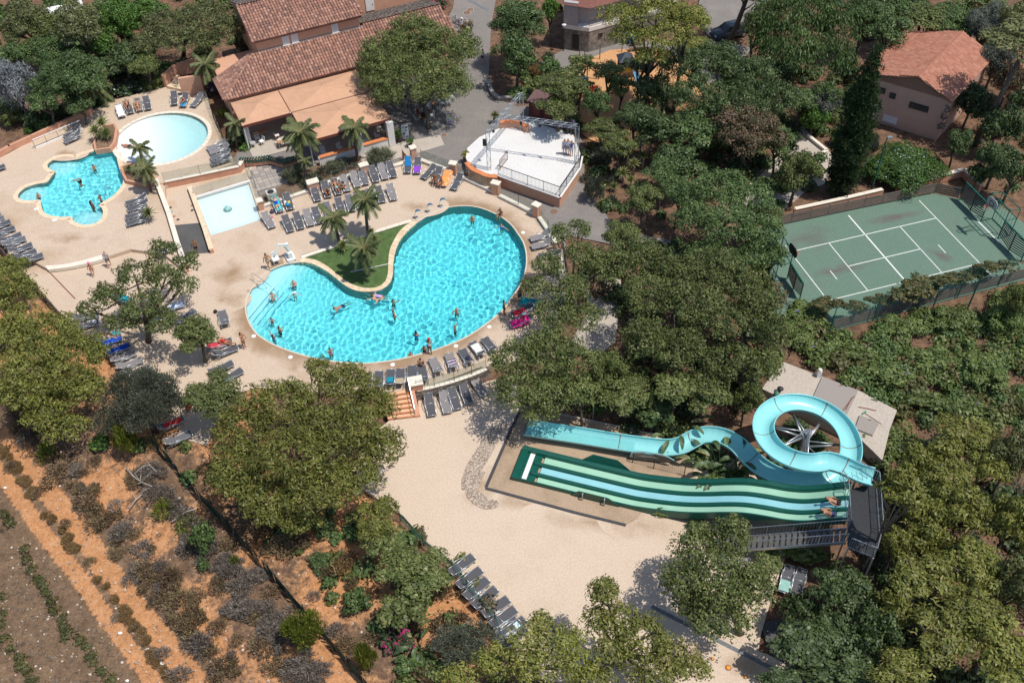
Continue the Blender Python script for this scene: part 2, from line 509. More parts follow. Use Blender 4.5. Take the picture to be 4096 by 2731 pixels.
# ---- the ground sheet
FINE=(-40.0,-3.0,-46.0,-3.0)
steps_zone=[g(1,2,1060,470),g(1,2,1560,390),g(1,2,1580,760,-1),g(1,2,1120,800,-1)]
GX=np.arange(-112,112.1,.95)
GY=np.arange(-62,140.1,.95)
ruts=[[gt(0,2,60,830),gt(0,2,200,1010),gt(0,2,390,1300),gt(0,2,540,1500),gt(0,3,800,230),gt(0,3,930,480),gt(0,3,1130,700),gt(0,3,1310,950),gt(0,3,1540,1230),gt(0,3,1800,1568),gt(0,3,2100,1900)],[gt(0,2,-200,950),gt(0,2,20,1220),gt(0,2,170,1430),gt(0,3,320,80),gt(0,3,470,280),gt(0,3,700,560),gt(0,3,900,860),gt(0,3,1090,1110),gt(0,3,1300,1400),gt(0,3,1500,1700)]]
pool_bb=[(min(p.x for p in L)-1.2,max(p.x for p in L)+1.2,min(p.y for p in L)-1.2,max(p.y for p in L)+1.2,offset_loop(L,1.1))for L in POOLS]
low_in=low_deck
left_in=left_deck
def ground_sheet(GX,GY,sunk):
 gv,gw_o,gw_d=[],[],[]
 for y in GY:
  for x in GX:
   h=ground_z(x,y)
   o=dr=0.0
   if x<8 and y<5:
    r0,r1=abs(seg_dist(x,y,ruts[0])),abs(seg_dist(x,y,ruts[1]))
    o=max(1.25*(1-sst(.42,.85,r0)),1.05*(1-sst(.30,.66,r1)))
    h-=.07*(1-sst(.5,1.0,min(r0,r1)))
    s=seg_dist(x,y,ruts[1])
    f=seg_dist(x,y,fl_ext)
    if s>0 or r1<.8:
     o=max(o,(.52+.42*math.sin(x*.55+1.3*math.sin(y*.4))*math.sin(y*.5-x*.2))*sst(2.6,4.2,s)*(1 if f<7 else 1-sst(7,10,f)))
    dr=1-sst(-1.0,.2,s)if s<.5 else(1-sst(.8,1.2,min(s,abs(s))))*0
    if 0<s and r0>.7 and r1>.5 and f<8:dr=max(dr,.9 if s<2.8 else.45)
    h+=.05*math.sin(x*1.7+y*.9)*math.sin(y*1.3-x*.6)
   for a,b,c,d_,L in pool_bb:
    if a<x<b and c<y<d_ and inside(x,y,L):h=-2.6
   if inside(x,y,low_in):h=min(h,-1.35)
   if inside(x,y,steps_zone):h=min(h,-1.55)
   if sunk and FINE[0]+1<x<FINE[1]-1 and FINE[2]+1<y<FINE[3]-1:h-=.6
   gv.append((x,y,h));gw_o.append(o);gw_d.append(dr)
 nx,ny=len(GX),len(GY)
 gb=MB()
 gb.add(gv,[(j*nx+i,j*nx+i+1,(j+1)*nx+i+1,(j+1)*nx+i)for j in range(ny-1)for i in range(nx-1)])
 return gb,gw_o,gw_d
def ground_mat():
 m,nt,b,N,L=new_mat('ground_soil')
 def at(n):
  a=N.new('ShaderNodeAttribute');a.attribute_name=n
  return a.outputs['Fac']
 n1,n2,n3,n4=noise(nt,.35,6,.65),noise(nt,1.6,7,.75),noise(nt,7,6,.85),noise(nt,24,3,.8)
 soil=ramp(nt,n2 .outputs['Fac'],[(.3,(.085,.055,.04)),(.5,(.19,.115,.075)),(.72,(.34,.20,.125))]).outputs[0]
 orange=ramp(nt,n2 .outputs['Fac'],[(.28,(.42,.20,.09)),(.5,(.56,.275,.125)),(.75,(.66,.38,.215))]).outputs[0]
 dry=ramp(nt,n2 .outputs['Fac'],[(.3,(.125,.082,.052)),(.55,(.225,.148,.092)),(.8,(.36,.235,.14))]).outputs[0]
 def fuzzy(a):
  ad=N.new('ShaderNodeMath');ad.operation='ADD'
  sb=N.new('ShaderNodeMath');sb.operation='MULTIPLY_ADD'
  L.new(n2 .outputs['Fac'],sb.inputs[0]);sb.inputs[1].default_value=1.5;sb.inputs[2].default_value=-.75
  L.new(at(a),ad.inputs[0]);L.new(sb.outputs[0],ad.inputs[1])
  return ramp(nt,ad.outputs[0],[(.32,(0,0,0)),(.62,(1,1,1))]).outputs[0]
 c=mix(nt,soil,dry,fuzzy('dry'))
 c=mix(nt,c,orange,fuzzy('orange'))
 c=mix(nt,c,ramp(nt,n3 .outputs['Fac'],[(.3,(.5,.48,.46)),(.6,(1.05,1.05,1.05))]).outputs[0],1.0,'MULTIPLY')
 c=mix(nt,c,(.62,.46,.33),ramp(nt,n4 .outputs['Fac'],[(.66,(0,0,0)),(.74,(.7,.7,.7))]).outputs[0])
 L.new(c,b.inputs['Base Color'])
 b.inputs['Roughness'].default_value=.95
 b.inputs['Specular IOR Level'].default_value=.1
 bp=N.new('ShaderNodeBump');bp.inputs['Strength'].default_value=.6;bp.inputs['Distance'].default_value=.06
 L.new(n3 .outputs['Fac'],bp.inputs['Height']);L.new(bp.outputs[0],b.inputs['Normal'])
 return m
M_ground=ground_mat()
for nm,X_,Y_,sunk in(('ground',GX,GY,True),('dirt_bank',np.arange(FINE[0],FINE[1]+.01,.33),np.arange(FINE[2],FINE[3]+.01,.33),False)):
 gb,gw_o,gw_d=ground_sheet(X_,Y_,sunk)
 go=struct(gb.build(nm,M_ground,smooth=True))
 for nme,arr in(('orange',gw_o),('dry',gw_d)):
  a=go.data.attributes.new(nme,'FLOAT','POINT');a.data.foreach_set('value',arr)
struct(MB().prism(main_deck,-1.4,0,[dense(main_w),spl_w,island_in]).build('pool_deck',M_deck))
struct(MB().prism(left_deck,-.4,Z_LEFT,[left_u,pad_w]).build('upper_pool_deck',M_deck))
struct(MB().prism(low_deck,-1.5,Z_LOW).build('lower_deck',M_deck_low))
struct(MB().sheet(path_poly,-.04,[offset_loop(main_w,.3),offset_loop(spl_w,.3)]).build('path',M_asphalt))
struct(MB().sheet([G(q(*t),-.03)for t in((2,0,560,600),(2,0,700,545),(2,0,900,460),(2,0,1250,440),(2,0,1480,500),(2,0,1700,700),(2,0,1950,850),(2,0,1700,1000),(2,0,1250,1100),(2,0,1080,1190),(2,0,1060,1330),(2,0,880,1345),(2,0,690,1270),(2,0,560,1150),(2,0,280,900))],-.03).build('playground_floor',M_orange))
struct(MB().sheet([G(q(*t),-.06)for t in((2,0,80,900),(2,0,240,590),(2,0,520,430),(2,0,1000,380),(2,0,1450,390),(2,0,1900,380),(2,0,2200,440),(2,0,1900,900),(2,0,600,1200))],-.06).build('playground_path',M_asphalt))
struct(MB().sheet([G(dd(*p),-.05)for p in((1600,-40),(1800,-40),(1760,20),(1725,75),(1640,100),(1610,60))],-.05).build('parking_road',M_asphalt))
struct(MB().sheet([G(dd(*p),-.07)for p in((1690,460),(1830,290),(1920,360),(1900,420),(1850,440),(1780,500),(1720,520))],-.07).build('pale_path',M_concrete))
struct(MB().sheet([G(q(*t),-.08)for t in((3,0,150,1050),(3,0,300,1150),(3,0,540,1370),(3,0,500,1490),(3,0,100,1500),(3,0,60,1380))],-.08).build('pale_path',M_concrete))
struct(MB().sheet([G(q(*t),-.03)for t in((1,0,560,1490),(1,0,1270,1320),(1,0,1690,1240),(1,0,1730,1330),(1,0,1500,1400),(1,0,900,1560))],-.03).build('pavement',M_concrete))
struct(MB().sheet([G(q(*t),-.10)for t in((2,1,650,900),(2,1,1000,980),(2,1,1000,1200),(2,1,950,1568),(2,2,800,120),(2,2,500,60),(2,1,700,1300))],-.10).build('pale_path',M_concrete))
struct(MB().sheet([g(0,1,*p,.004)for p in((1600,500),(1842,478),(1948,752),(1690,770))],.004).build('dark_ramp',M_dark_ramp))
wet=[G(q(*t),Z_LOW+.004)for t in((2,2,90,605),(2,2,440,672),(2,2,900,790),(2,2,1290,870),(2,2,1640,1010),(2,2,1700,1330),(2,2,1300,1420),(2,3,1150,60),(2,3,1045,118),(2,3,560,0),(2,2,0,1412),(1,2,2110,1345),(1,2,2351,790))]
struct(MB().sheet(wet,Z_LOW+.004).build('slide_pad',stained('damp_brown_concrete',(.44,.325,.225),(.25,.175,.115),(.36,.26,.175),s1=.35,s2=1.0)))
for lbl,pts in(('dark rubber kerb strip along the lower side of the slide pad',((2,3,1045,118),(2,3,560,-2),(2,2,0,1410),(1,2,2108,1345))),('dark rubber kerb strip along the left end of the slide pad',((1,2,2112,1336),(1,2,2351,785),(2,2,90,600)))):
 b=MB()
 P=[G(q(*t),Z_LOW+.03)for t in pts]
 for s,e in zip(P,P[1:]):b.beam(s,e,.2,.06)
 tag(b.build('kerb_strip',mat('dark_rubber',(.06,.06,.065),.8)),lbl,'kerb')
b=MB()
for s,e in(((415,890),(690,1175)),):
 b.beam(g(0,1,*s,.012),g(0,1,*e,.012),.09,.02)
struct(b.build('floor_joint',M_rust))
e1=smooth_loop(gs(0,1,[(412,872),(560,862),(700,835),(850,797),(985,757)],Z_LEFT+.012),4,False)
e2=smooth_loop(gs(0,1,[(440,908),(570,893),(715,868),(860,832),(985,797)],Z_LEFT+.012),4,False)
b=MB().strip(e2,e1).strip([p-Vector((0,0,.3))for p in e2],e2)
tag(b.build('step_edging',M_cope_pale),'curved cream step edging across the sandy deck below the clover shaped pool','step')
# ================================================================== WATER
def water_mat():
 m,nt,b,N,L=new_mat('pool_water')
 N.remove(b)
 gl=N.new('ShaderNodeBsdfGlass')
 gl.inputs['IOR'].default_value=1.33
 gl.inputs['Roughness'].default_value=0
 a=N.new('ShaderNodeAttribute');a.attribute_name='depth'
 cc=N.new('ShaderNodeCombineColor')
 for i,k in enumerate((.52,.05,.025)):
  p=N.new('ShaderNodeMath');p.operation='POWER'
  p.inputs[0].default_value=math.exp(-k)
  L.new(a.outputs['Fac'],p.inputs[1])
  L.new(p.outputs[0],cc.inputs[i])
 L.new(cc.outputs[0],gl.inputs['Color'])
 L.new(gl.outputs[0],N['Material Output'].inputs[0])
 return m
M_water=water_mat()
M_liner=mat('pool_liner',(.56,.90,.93),.6,.05,1.5)
M_liner_white=mat('white_pool_liner',(.90,.92,.91),.6,.03,1.5)
wrng=np.random.default_rng(5)
def waves(X,Y,amp,lo=.5,hi=1.9,n=44):
 Z=np.zeros_like(X)
 for i in range(n):
  lam=lo*(hi/lo)**wrng.random()
  k,a=2*PI/lam,wrng.uniform(0,2*PI)
  Z+=amp*lam*np.sin(k*(X*math.cos(a)+Y*math.sin(a))+wrng.uniform(0,6.3))
 return Z
def pool(name,outline,ztop,depth,amp,cell,liner,cat_liner,wl=.10,lo=.3,hi=1.0,cut=None):
 xs0,xs1=min(p.x for p in outline),max(p.x for p in outline)
 ys0,ys1=min(p.y for p in outline),max(p.y for p in outline)
 fat=offset_loop(outline,.12)
 def grid(c,zf,w=None):
  X,Y=np.meshgrid(np.arange(xs0-.3,xs1+.3,c),np.arange(ys0-.3,ys1+.3,c))
  D=np.vectorize(depth)(X,Y)
  Z=zf(X,Y,D)
  n=X.shape[1]
  ins=np.array([[inside(X[j,i]+c/2,Y[j,i]+c/2,fat)and not(cut and cut(X[j,i],Y[j,i]))for i in range(n-1)]for j in range(X.shape[0]-1)])
  J,I=np.nonzero(ins)
  F=np.stack([J*n+I,J*n+I+1,(J+1)*n+I+1,(J+1)*n+I],-1)
  used=np.unique(F)
  remap=np.zeros(X.size,int);remap[used]=np.arange(len(used))
  V=np.stack([X,Y,Z],-1).reshape(-1,3)[used]
  me=bpy.data.meshes.new(name)
  me.from_pydata(V.tolist(),[],remap[F].tolist())
  me.polygons.foreach_set('use_smooth',[True]*len(me.polygons))
  return me,D.reshape(-1)[used]
 me,_=grid(.16,lambda X,Y,D:ztop-wl-D)
 me.materials.append(liner)
 fo=struct(obj('pool_floor',me));fo.cycles.is_caustics_receiver=True
 b=MB()
 n=len(outline)
 b.strip([Vector((p.x,p.y,ztop-wl-depth(p.x,p.y)-.1))for p in outline],[Vector((p.x,p.y,ztop))for p in outline],closed=True)
 wo=struct(b.build('pool_wall',liner));wo.cycles.is_caustics_receiver=True
 me,D=grid(cell,lambda X,Y,D_:ztop-wl+waves(X,Y,amp,lo,hi)*(.85+.45*np.sin(.42*X+1.7*np.sin(.31*Y))*np.sin(.5*Y+.3*X)))
 me.materials.append(M_water)
 a=me.attributes.new('depth','FLOAT','POINT');a.data.foreach_set('value',D.astype(np.float32))
 o=struct(obj(name,me));o.cycles.is_caustics_caster=True
 return o
s0,s1=g(1,1,-60,1330),g(1,1,330,862)
sdir=(s1-s0).normalized();snor=Vector((sdir.y,-sdir.x,0))
def d_main(x,y):
 s=(x-s0 .x)*snor.x+(y-s0 .y)*snor.y
 if s<0:return.14
 st=[.3,.48,.66,.86,1.05]
 i=int(s/.42)
 return st[i]if i<5 else min(1.35,1.05+.03*(s-2.1))
lob=[(g(0,1,555,-55,Z_LEFT),1.3),(g(0,1,270,205,Z_LEFT),1.25),(g(0,1,800,440,Z_LEFT),1.3)]
def d_mick(x,y):
 d=.95
 for c,r in lob:
  t=math.hypot(x-c.x,y-c.y)
  if t<r+.9:d=min(d,.35+.65*sst(r*.75,r+.9,t))
 return d
def d_pad(x,y):
 return.02+.55*sst(-.6,1.0,((x-pad_c.x)/pad_rx)*.92+((y-pad_c.y)/pad_ry)*.25)
pool('main_pool_water',smooth_loop(main_w,3),0,d_main,.0040,.074,M_liner,'',lo=.26,hi=.95)
in_pad=lambda x,y:((x-pad_c.x)/pad_rx)**2+((y-pad_c.y)/pad_ry)**2<.97
pool('clover_pool_water',left_u,Z_LEFT,d_mick,.0052,.075,M_liner,'',cut=in_pad)
pool('paddling_pool_water',pad_w,Z_LEFT,d_pad,.0018,.14,M_liner_white,'',wl=.05,lo=.3,hi=.9)
pool('splash_pool_water',spl_w,0,lambda x,y:.16,.003,.12,M_liner_white,'',wl=.05,lo=.3,hi=.9)
b=MB()
for k,dz in enumerate((.0,.0,.0,.0)):
 p=s0+snor*(.42*k)
 b.beam(p-sdir*.3+Vector((0,0,-.24-.18*k)),p+sdir*3.6+Vector((0,0,-.24-.18*k)),.05,.03)
o=struct(b.build('step_nosing',mat('blue_nosing',(.12,.38,.5),.6)));o.cycles.is_caustics_receiver=True
def ring(name,outline,w,z,m,label=None,cat=None,segs=None,a=None,thick=.06,parent=None):
 inn,out=outline,offset_loop(outline,w)
 n=len(inn)
 idx=list(range(n))if a is None else a
 b=MB()
 I=[Vector((inn[i].x,inn[i].y,z))for i in idx]
 O=[Vector((out[i].x,out[i].y,z))for i in idx]
 cl=a is None
 dn=Vector((0,0,-thick))
 b.strip(I,O,closed=cl).strip([p+dn for p in I],I,closed=cl).strip(O,[p+dn for p in O],closed=cl)
 o=b.build(name,m,parent)
 return o
def stones(name,label,outline,w,z,m,idx,step,thing_cat='coping'):
 t=thing(name,label,thing_cat)
 out=offset_loop(outline,w)
 L=len(outline)
 k=0
 while k<len(idx)-1:
  seg=idx[k:k+step+1]
  b=MB()
  I=[Vector((outline[i].x,outline[i].y,z))for i in seg]
  O=[Vector((out[i].x,out[i].y,z))for i in seg]
  for A in(I,O):
   A[0]=A[0].lerp(A[1],.03);A[-1]=A[-1].lerp(A[-2],.03)
  dn=Vector((0,0,-.07))
  b.strip(I,O).strip([p+dn for p in I],I).strip(O,[p+dn for p in O])
  b.strip([I[0],O[0]],[I[0]+dn,O[0]+dn]).strip([I[-1],O[-1]],[I[-1]+dn,O[-1]+dn])
  b.build('coping_stone',m,t)
  k+=step
 return t
big=smooth_loop(main_w,3)
iw=big
lo_i=min(range(len(iw)),key=lambda i:(iw[i]-g(1,1,400,842)).length)
hi_i=min(range(len(iw)),key=lambda i:(iw[i]-g(1,1,1475,482)).length)
M_cope_isl=mat('ochre_coping',(.74,.53,.31),.7,.22,1.4,.1,col2=(.80,.66,.49))
island_cope=[p+Vector((0,0,.02))for p in iw[lo_i:hi_i+1]]
t=thing('island_coping','wide ochre stone coping curving round the turf peninsula of the large pool','coping')
inn_all=smooth_loop(island_in[:20],6,False)
def at_len(pts,f):
 L=[0]
 for a,b_ in zip(pts,pts[1:]):L.append(L[-1]+(b_-a).length)
 s=f*L[-1]
 for i in range(len(pts)-1):
  if L[i+1]>=s:
   return pts[i].lerp(pts[i+1],(s-L[i])/max(1e-6,L[i+1]-L[i]))
 return pts[-1]
NS=34
for k in range(NS):
 I,O=[],[]
 for j in range(4):
  f=(k+.02+.96*j/3)/NS
  I.append(at_len(island_cope,f).copy());O.append(at_len(inn_all,f).copy())
 for P in I+O:P.z=.025
 dn=Vector((0,0,-.4))
 MB().strip(I,O).strip([p+dn for p in I],I).strip(O,[p+dn for p in O]).strip([I[0],O[0]],[I[0]+dn,O[0]+dn]).strip([O[-1],I[-1]],[O[-1]+dn,I[-1]+dn]).build('coping_stone',M_cope_isl,t)
rest=list(range(hi_i,len(iw)))+list(range(0,lo_i+1))
tag(ring('pool_edging',iw,.11,.014,mat('pool_nosing',(.62,.53,.42),.6,.1),a=rest),'thin pale edging around the outer rim of the large curving pool','edging')
stones('clover_coping','rounded cream coping around the clover shaped turquoise pool',left_u,.42,Z_LEFT+.03,M_cope,[i%len(left_u)for i in range(0,len(left_u))],3)
pr=smooth_loop(pad_w,1)
stones('paddling_coping','pale cream coping ring around the round white paddling pool',pr,.36,Z_LEFT+.034,M_cope_pale,[i%48 for i in range(-22,23)],1)
struct(MB().prism(island_in,-.6,-.03).build('turf_bed',M_grass))
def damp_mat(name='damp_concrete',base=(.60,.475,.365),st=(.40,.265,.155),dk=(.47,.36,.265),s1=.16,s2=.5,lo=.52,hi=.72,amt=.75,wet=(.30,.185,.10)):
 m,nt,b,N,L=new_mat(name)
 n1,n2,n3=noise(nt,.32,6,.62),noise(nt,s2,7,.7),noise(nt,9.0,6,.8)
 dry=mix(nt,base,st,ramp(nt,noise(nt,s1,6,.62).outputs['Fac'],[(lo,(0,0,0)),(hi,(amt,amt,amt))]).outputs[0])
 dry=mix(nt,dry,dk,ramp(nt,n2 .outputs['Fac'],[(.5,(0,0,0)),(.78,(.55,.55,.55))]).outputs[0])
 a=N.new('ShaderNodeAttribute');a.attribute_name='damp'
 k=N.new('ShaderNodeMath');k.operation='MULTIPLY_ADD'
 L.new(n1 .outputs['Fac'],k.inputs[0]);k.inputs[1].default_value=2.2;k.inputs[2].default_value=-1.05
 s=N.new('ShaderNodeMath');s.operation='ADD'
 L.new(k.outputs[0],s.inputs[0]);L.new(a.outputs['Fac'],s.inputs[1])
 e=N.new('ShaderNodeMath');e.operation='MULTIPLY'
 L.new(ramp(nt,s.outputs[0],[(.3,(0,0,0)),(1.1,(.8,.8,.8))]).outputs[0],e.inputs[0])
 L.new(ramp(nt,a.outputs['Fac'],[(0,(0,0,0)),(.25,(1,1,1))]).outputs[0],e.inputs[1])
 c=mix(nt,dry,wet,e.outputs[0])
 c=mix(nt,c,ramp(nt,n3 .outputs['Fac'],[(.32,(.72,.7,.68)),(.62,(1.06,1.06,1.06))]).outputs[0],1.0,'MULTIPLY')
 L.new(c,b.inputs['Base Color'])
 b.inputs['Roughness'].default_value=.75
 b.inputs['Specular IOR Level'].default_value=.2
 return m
M_damp=damp_mat()
def damp_ring(name,loop,widths,z,keep):
 b=MB()
 R=[offset_loop(loop,w)for w in widths]
 n=len(loop)
 v=[(p.x,p.y,z)for r in R for p in r]
 f=[]
 for j in range(len(R)-1):
  for i in range(n):
   if keep(i):f.append((j*n+i,(j+1)*n+i,(j+1)*n+(i+1)%n,j*n+(i+1)%n))
 b.add(v,f)
 o=struct(b.build(name,M_damp))
 a=o.data.attributes.new('damp','FLOAT','POINT')
 a.data.foreach_set('value',[1-j/(len(R)-1)for j in range(len(R))for _ in range(n)])
bigcoarse=smooth_loop(main_w,1)
k0=min(range(len(bigcoarse)),key=lambda i:(bigcoarse[i]-g(1,1,400,842)).length);k1=min(range(len(bigcoarse)),key=lambda i:(bigcoarse[i]-g(1,1,1475,482)).length)
damp_ring('damp_margin',iw,(.1,.5,.9,1.3,1.7,2.1),.004,lambda i:not(lo_i-3<=i<=hi_i+4))
def patch(name,c,rx,ry,z,rot=0,m=None):
 b=MB();n=28;v=[(c.x,c.y,z)];val=[1.0];f=[]
 for j in range(1,6):
  for i in range(n):
   a=2*PI*i/n
   u,w=rx*j/5*math.cos(a),ry*j/5*math.sin(a);v.append((c.x+u*math.cos(rot)-w*math.sin(rot),c.y+u*math.sin(rot)+w*math.cos(rot),z));val.append(.8*(1-j/5))
 f+=[(0,1+i,1+(i+1)%n)for i in range(n)]
 for j in range(4):
  for i in range(n):f.append((1+j*n+i,1+(j+1)*n+i,1+(j+1)*n+(i+1)%n,1+j*n+(i+1)%n))
 o=struct(b.add(v,f).build(name,m or M_damp));a=o.data.attributes.new('damp','FLOAT','POINT');a.data.foreach_set('value',val)
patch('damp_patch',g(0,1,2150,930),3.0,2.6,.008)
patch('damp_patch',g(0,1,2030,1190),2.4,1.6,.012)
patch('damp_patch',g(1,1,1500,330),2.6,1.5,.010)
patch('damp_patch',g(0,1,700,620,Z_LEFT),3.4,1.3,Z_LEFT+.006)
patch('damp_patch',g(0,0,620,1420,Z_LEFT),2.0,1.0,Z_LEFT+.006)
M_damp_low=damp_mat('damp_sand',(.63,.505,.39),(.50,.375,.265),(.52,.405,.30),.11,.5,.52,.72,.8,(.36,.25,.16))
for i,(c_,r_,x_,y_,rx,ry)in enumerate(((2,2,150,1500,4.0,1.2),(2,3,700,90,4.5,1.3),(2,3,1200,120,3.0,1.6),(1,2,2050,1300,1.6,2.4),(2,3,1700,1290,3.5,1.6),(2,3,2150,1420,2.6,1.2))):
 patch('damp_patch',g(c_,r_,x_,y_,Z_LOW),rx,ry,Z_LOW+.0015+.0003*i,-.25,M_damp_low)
# ================================================================== PLANTS
nrg=np.random.default_rng(11)
leaf_mat('oak_leaf',[(0,(0.052,0.071,0.021)),(.45,(0.114,0.146,0.042)),(.8,(0.191,0.221,0.071)),(1,(0.289,0.273,0.110))])
leaf_mat('dark_leaf',[(0,(0.032,0.052,0.018)),(.5,(0.070,0.106,0.036)),(.85,(0.127,0.180,0.061)),(1,(0.181,0.232,0.099))],spec=.4)
leaf_mat('green_leaf',[(0,(0.045,0.081,0.025)),(.5,(0.094,0.150,0.048)),(.85,(0.158,0.229,0.078)),(1,(0.251,0.288,0.119))])
leaf_mat('bright_leaf',[(0,(0.026,0.066,0.012)),(.5,(0.066,0.138,0.022)),(.9,(0.138,0.228,0.042)),(1,(0.240,0.288,0.072))])
leaf_mat('pepper_leaf',[(0,(0.029,0.058,0.016)),(.5,(0.065,0.114,0.031)),(.9,(0.130,0.182,0.058)),(1,(0.208,0.221,0.091))])
leaf_mat('pine_leaf',[(0,(0.078,0.089,0.020)),(.45,(0.165,0.180,0.037)),(.8,(0.276,0.278,0.064)),(1,(0.353,0.278,0.132))],trans=.25)
leaf_mat('dusky_pine_leaf',[(0,(0.055,0.064,0.027)),(.45,(0.120,0.136,0.049)),(.8,(0.189,0.199,0.075)),(1,(0.274,0.258,0.148))],trans=.2)
leaf_mat('young_pine_leaf',[(0,(0.069,0.094,0.015)),(.5,(0.156,0.188,0.027)),(1,(0.275,0.294,0.062))])
leaf_mat('cypress_leaf',[(0,(0.011,0.027,0.009)),(.5,(0.030,0.059,0.018)),(1,(0.074,0.108,0.038))])
leaf_mat('silver_leaf',[(0,(.13,.14,.145)),(.5,(.25,.27,.28)),(.9,(.37,.39,.41)),(1,(.40,.30,.2))])
leaf_mat('olive_leaf',[(0,(.055,.065,.050)),(.5,(.115,.13,.10)),(1,(.20,.22,.17))])
leaf_mat('grey_leaf',[(0,(.055,.064,.044)),(.5,(.115,.130,.090)),(1,(.20,.20,.15))])
leaf_mat('heath_leaf',[(0,(0.101,0.066,0.043)),(.5,(0.221,0.153,0.096)),(.85,(0.282,0.248,0.118)),(1,(0.451,0.336,0.217))],spec=.15)
leaf_mat('brush_leaf',[(0,(0.114,0.096,0.082)),(.5,(0.234,0.198,0.168)),(1,(0.384,0.330,0.270))],spec=.15)
leaf_mat('rusty_leaf',[(0,(.045,.045,.022)),(.4,(.09,.085,.04)),(.65,(.17,.115,.07)),(1,(.30,.18,.12))])
leaf_mat('ivy_leaf',[(0,(0.046,0.069,0.020)),(.45,(0.114,0.162,0.041)),(.8,(0.196,0.244,0.077)),(.975,(0.267,0.272,0.111)),(.98,(0.189,0.127,0.581)),(1,(0.237,0.162,0.691))])
leaf_mat('vine_leaf',[(0,(.045,.058,.018)),(.5,(.10,.105,.035)),(.85,(.16,.135,.06)),(1,(.28,.12,.07))])
leaf_mat('white_flower_leaf',[(0,(.022,.040,.018)),(.45,(.050,.080,.034)),(.78,(.08,.12,.05)),(.80,(.62,.65,.60)),(1,(.74,.74,.72))])
leaf_mat('plumbago_leaf',[(0,(.026,.060,.012)),(.5,(.062,.125,.022)),(.87,(.11,.19,.04)),(.89,(.42,.50,.66)),(1,(.60,.66,.76))])
leaf_mat('bougainvillea_leaf',[(0,(.02,.036,.014)),(.5,(.05,.07,.03)),(.68,(.08,.10,.05)),(.70,(.20,.10,.34)),(1,(.34,.2,.5))])
leaf_mat('pink_flower_leaf',[(0,(.02,.036,.014)),(.5,(.05,.08,.03)),(.7,(.08,.12,.05)),(.72,(.42,.03,.14)),(1,(.6,.06,.22))])
leaf_mat('yellow_leaf',[(0,(.10,.11,.012)),(.5,(.24,.24,.02)),(1,(.42,.38,.04))])
leaf_mat('reed_leaf',[(0,(.07,.085,.045)),(.5,(.14,.155,.09)),(1,(.24,.24,.17))])
leaf_mat('straw_leaf',[(0,(.18,.115,.05)),(.5,(.34,.22,.105)),(1,(.5,.36,.2))],spec=.15)
leaf_mat('palm_leaf',[(0,(.065,.090,.035)),(.5,(.135,.170,.062)),(.85,(.21,.225,.09)),(1,(.30,.22,.10))],spec=.45)
leaf_mat('yucca_leaf',[(0,(.07,.095,.028)),(.5,(.15,.18,.055)),(1,(.30,.31,.13))],spec=.4)
leaf_mat('banana_leaf',[(0,(0.042,0.075,0.026)),(.5,(0.087,0.138,0.050)),(.9,(0.168,0.217,0.090)),(1,(0.364,0.275,0.120))],spec=.5)
KIND={'oak':('oak_leaf',.165,.12,.36,1.15,0,-.25),'dark':('dark_leaf',.175,.125,.36,1.15,0,-.3),'green':('green_leaf',.175,.125,.38,1.1,0,-.3),'bright':('bright_leaf',.25,.16,.6,1.2,0,-.5),'pepper':('pepper_leaf',.40,.10,.95,1.15,-1,-.5),'pine':('pine_leaf',.25,.095,.36,1.2,0,-.2),'dusky':('dusky_pine_leaf',.25,.095,.36,1.15,0,-.2),'young':('young_pine_leaf',.34,.07,.42,1.3,2,-.6),'silver':('silver_leaf',.24,.12,.6,.8,0,-.5),'olive':('olive_leaf',.2,.07,.5,1.1,0,-.5),'grey':('grey_leaf',.26,.06,.6,1.1,2,-.4),'heath':('heath_leaf',.18,.06,.32,1.2,2,-.2),'brush':('brush_leaf',.22,.045,.4,.9,2,-.1),'rusty':('rusty_leaf',.19,.13,.40,1.1,0,-.3),'ivy':('ivy_leaf',.17,.15,.33,1.2,0,-.1),'vine':('vine_leaf',.2,.17,.28,1.1,0,-.3),'whitefl':('white_flower_leaf',.2,.14,.5,1.2,0,-.3),'plumbago':('plumbago_leaf',.17,.12,.5,1.4,0,-.3),'bougain':('bougainvillea_leaf',.2,.14,.5,1.2,0,-.4),'pink':('pink_flower_leaf',.2,.14,.5,1.2,0,-.4),'yellow':('yellow_leaf',.2,.13,.4,1.2,0,-.4),'reed':('reed_leaf',.55,.035,.45,1.3,2,.1),'straw':('straw_leaf',.3,.05,.4,1.1,2,-.1),'cypress':('cypress_leaf',.20,.09,.30,1.3,1,-.6)}
def unit(a):
 return a/np.maximum(1e-9,np.linalg.norm(a,axis=1,keepdims=True))
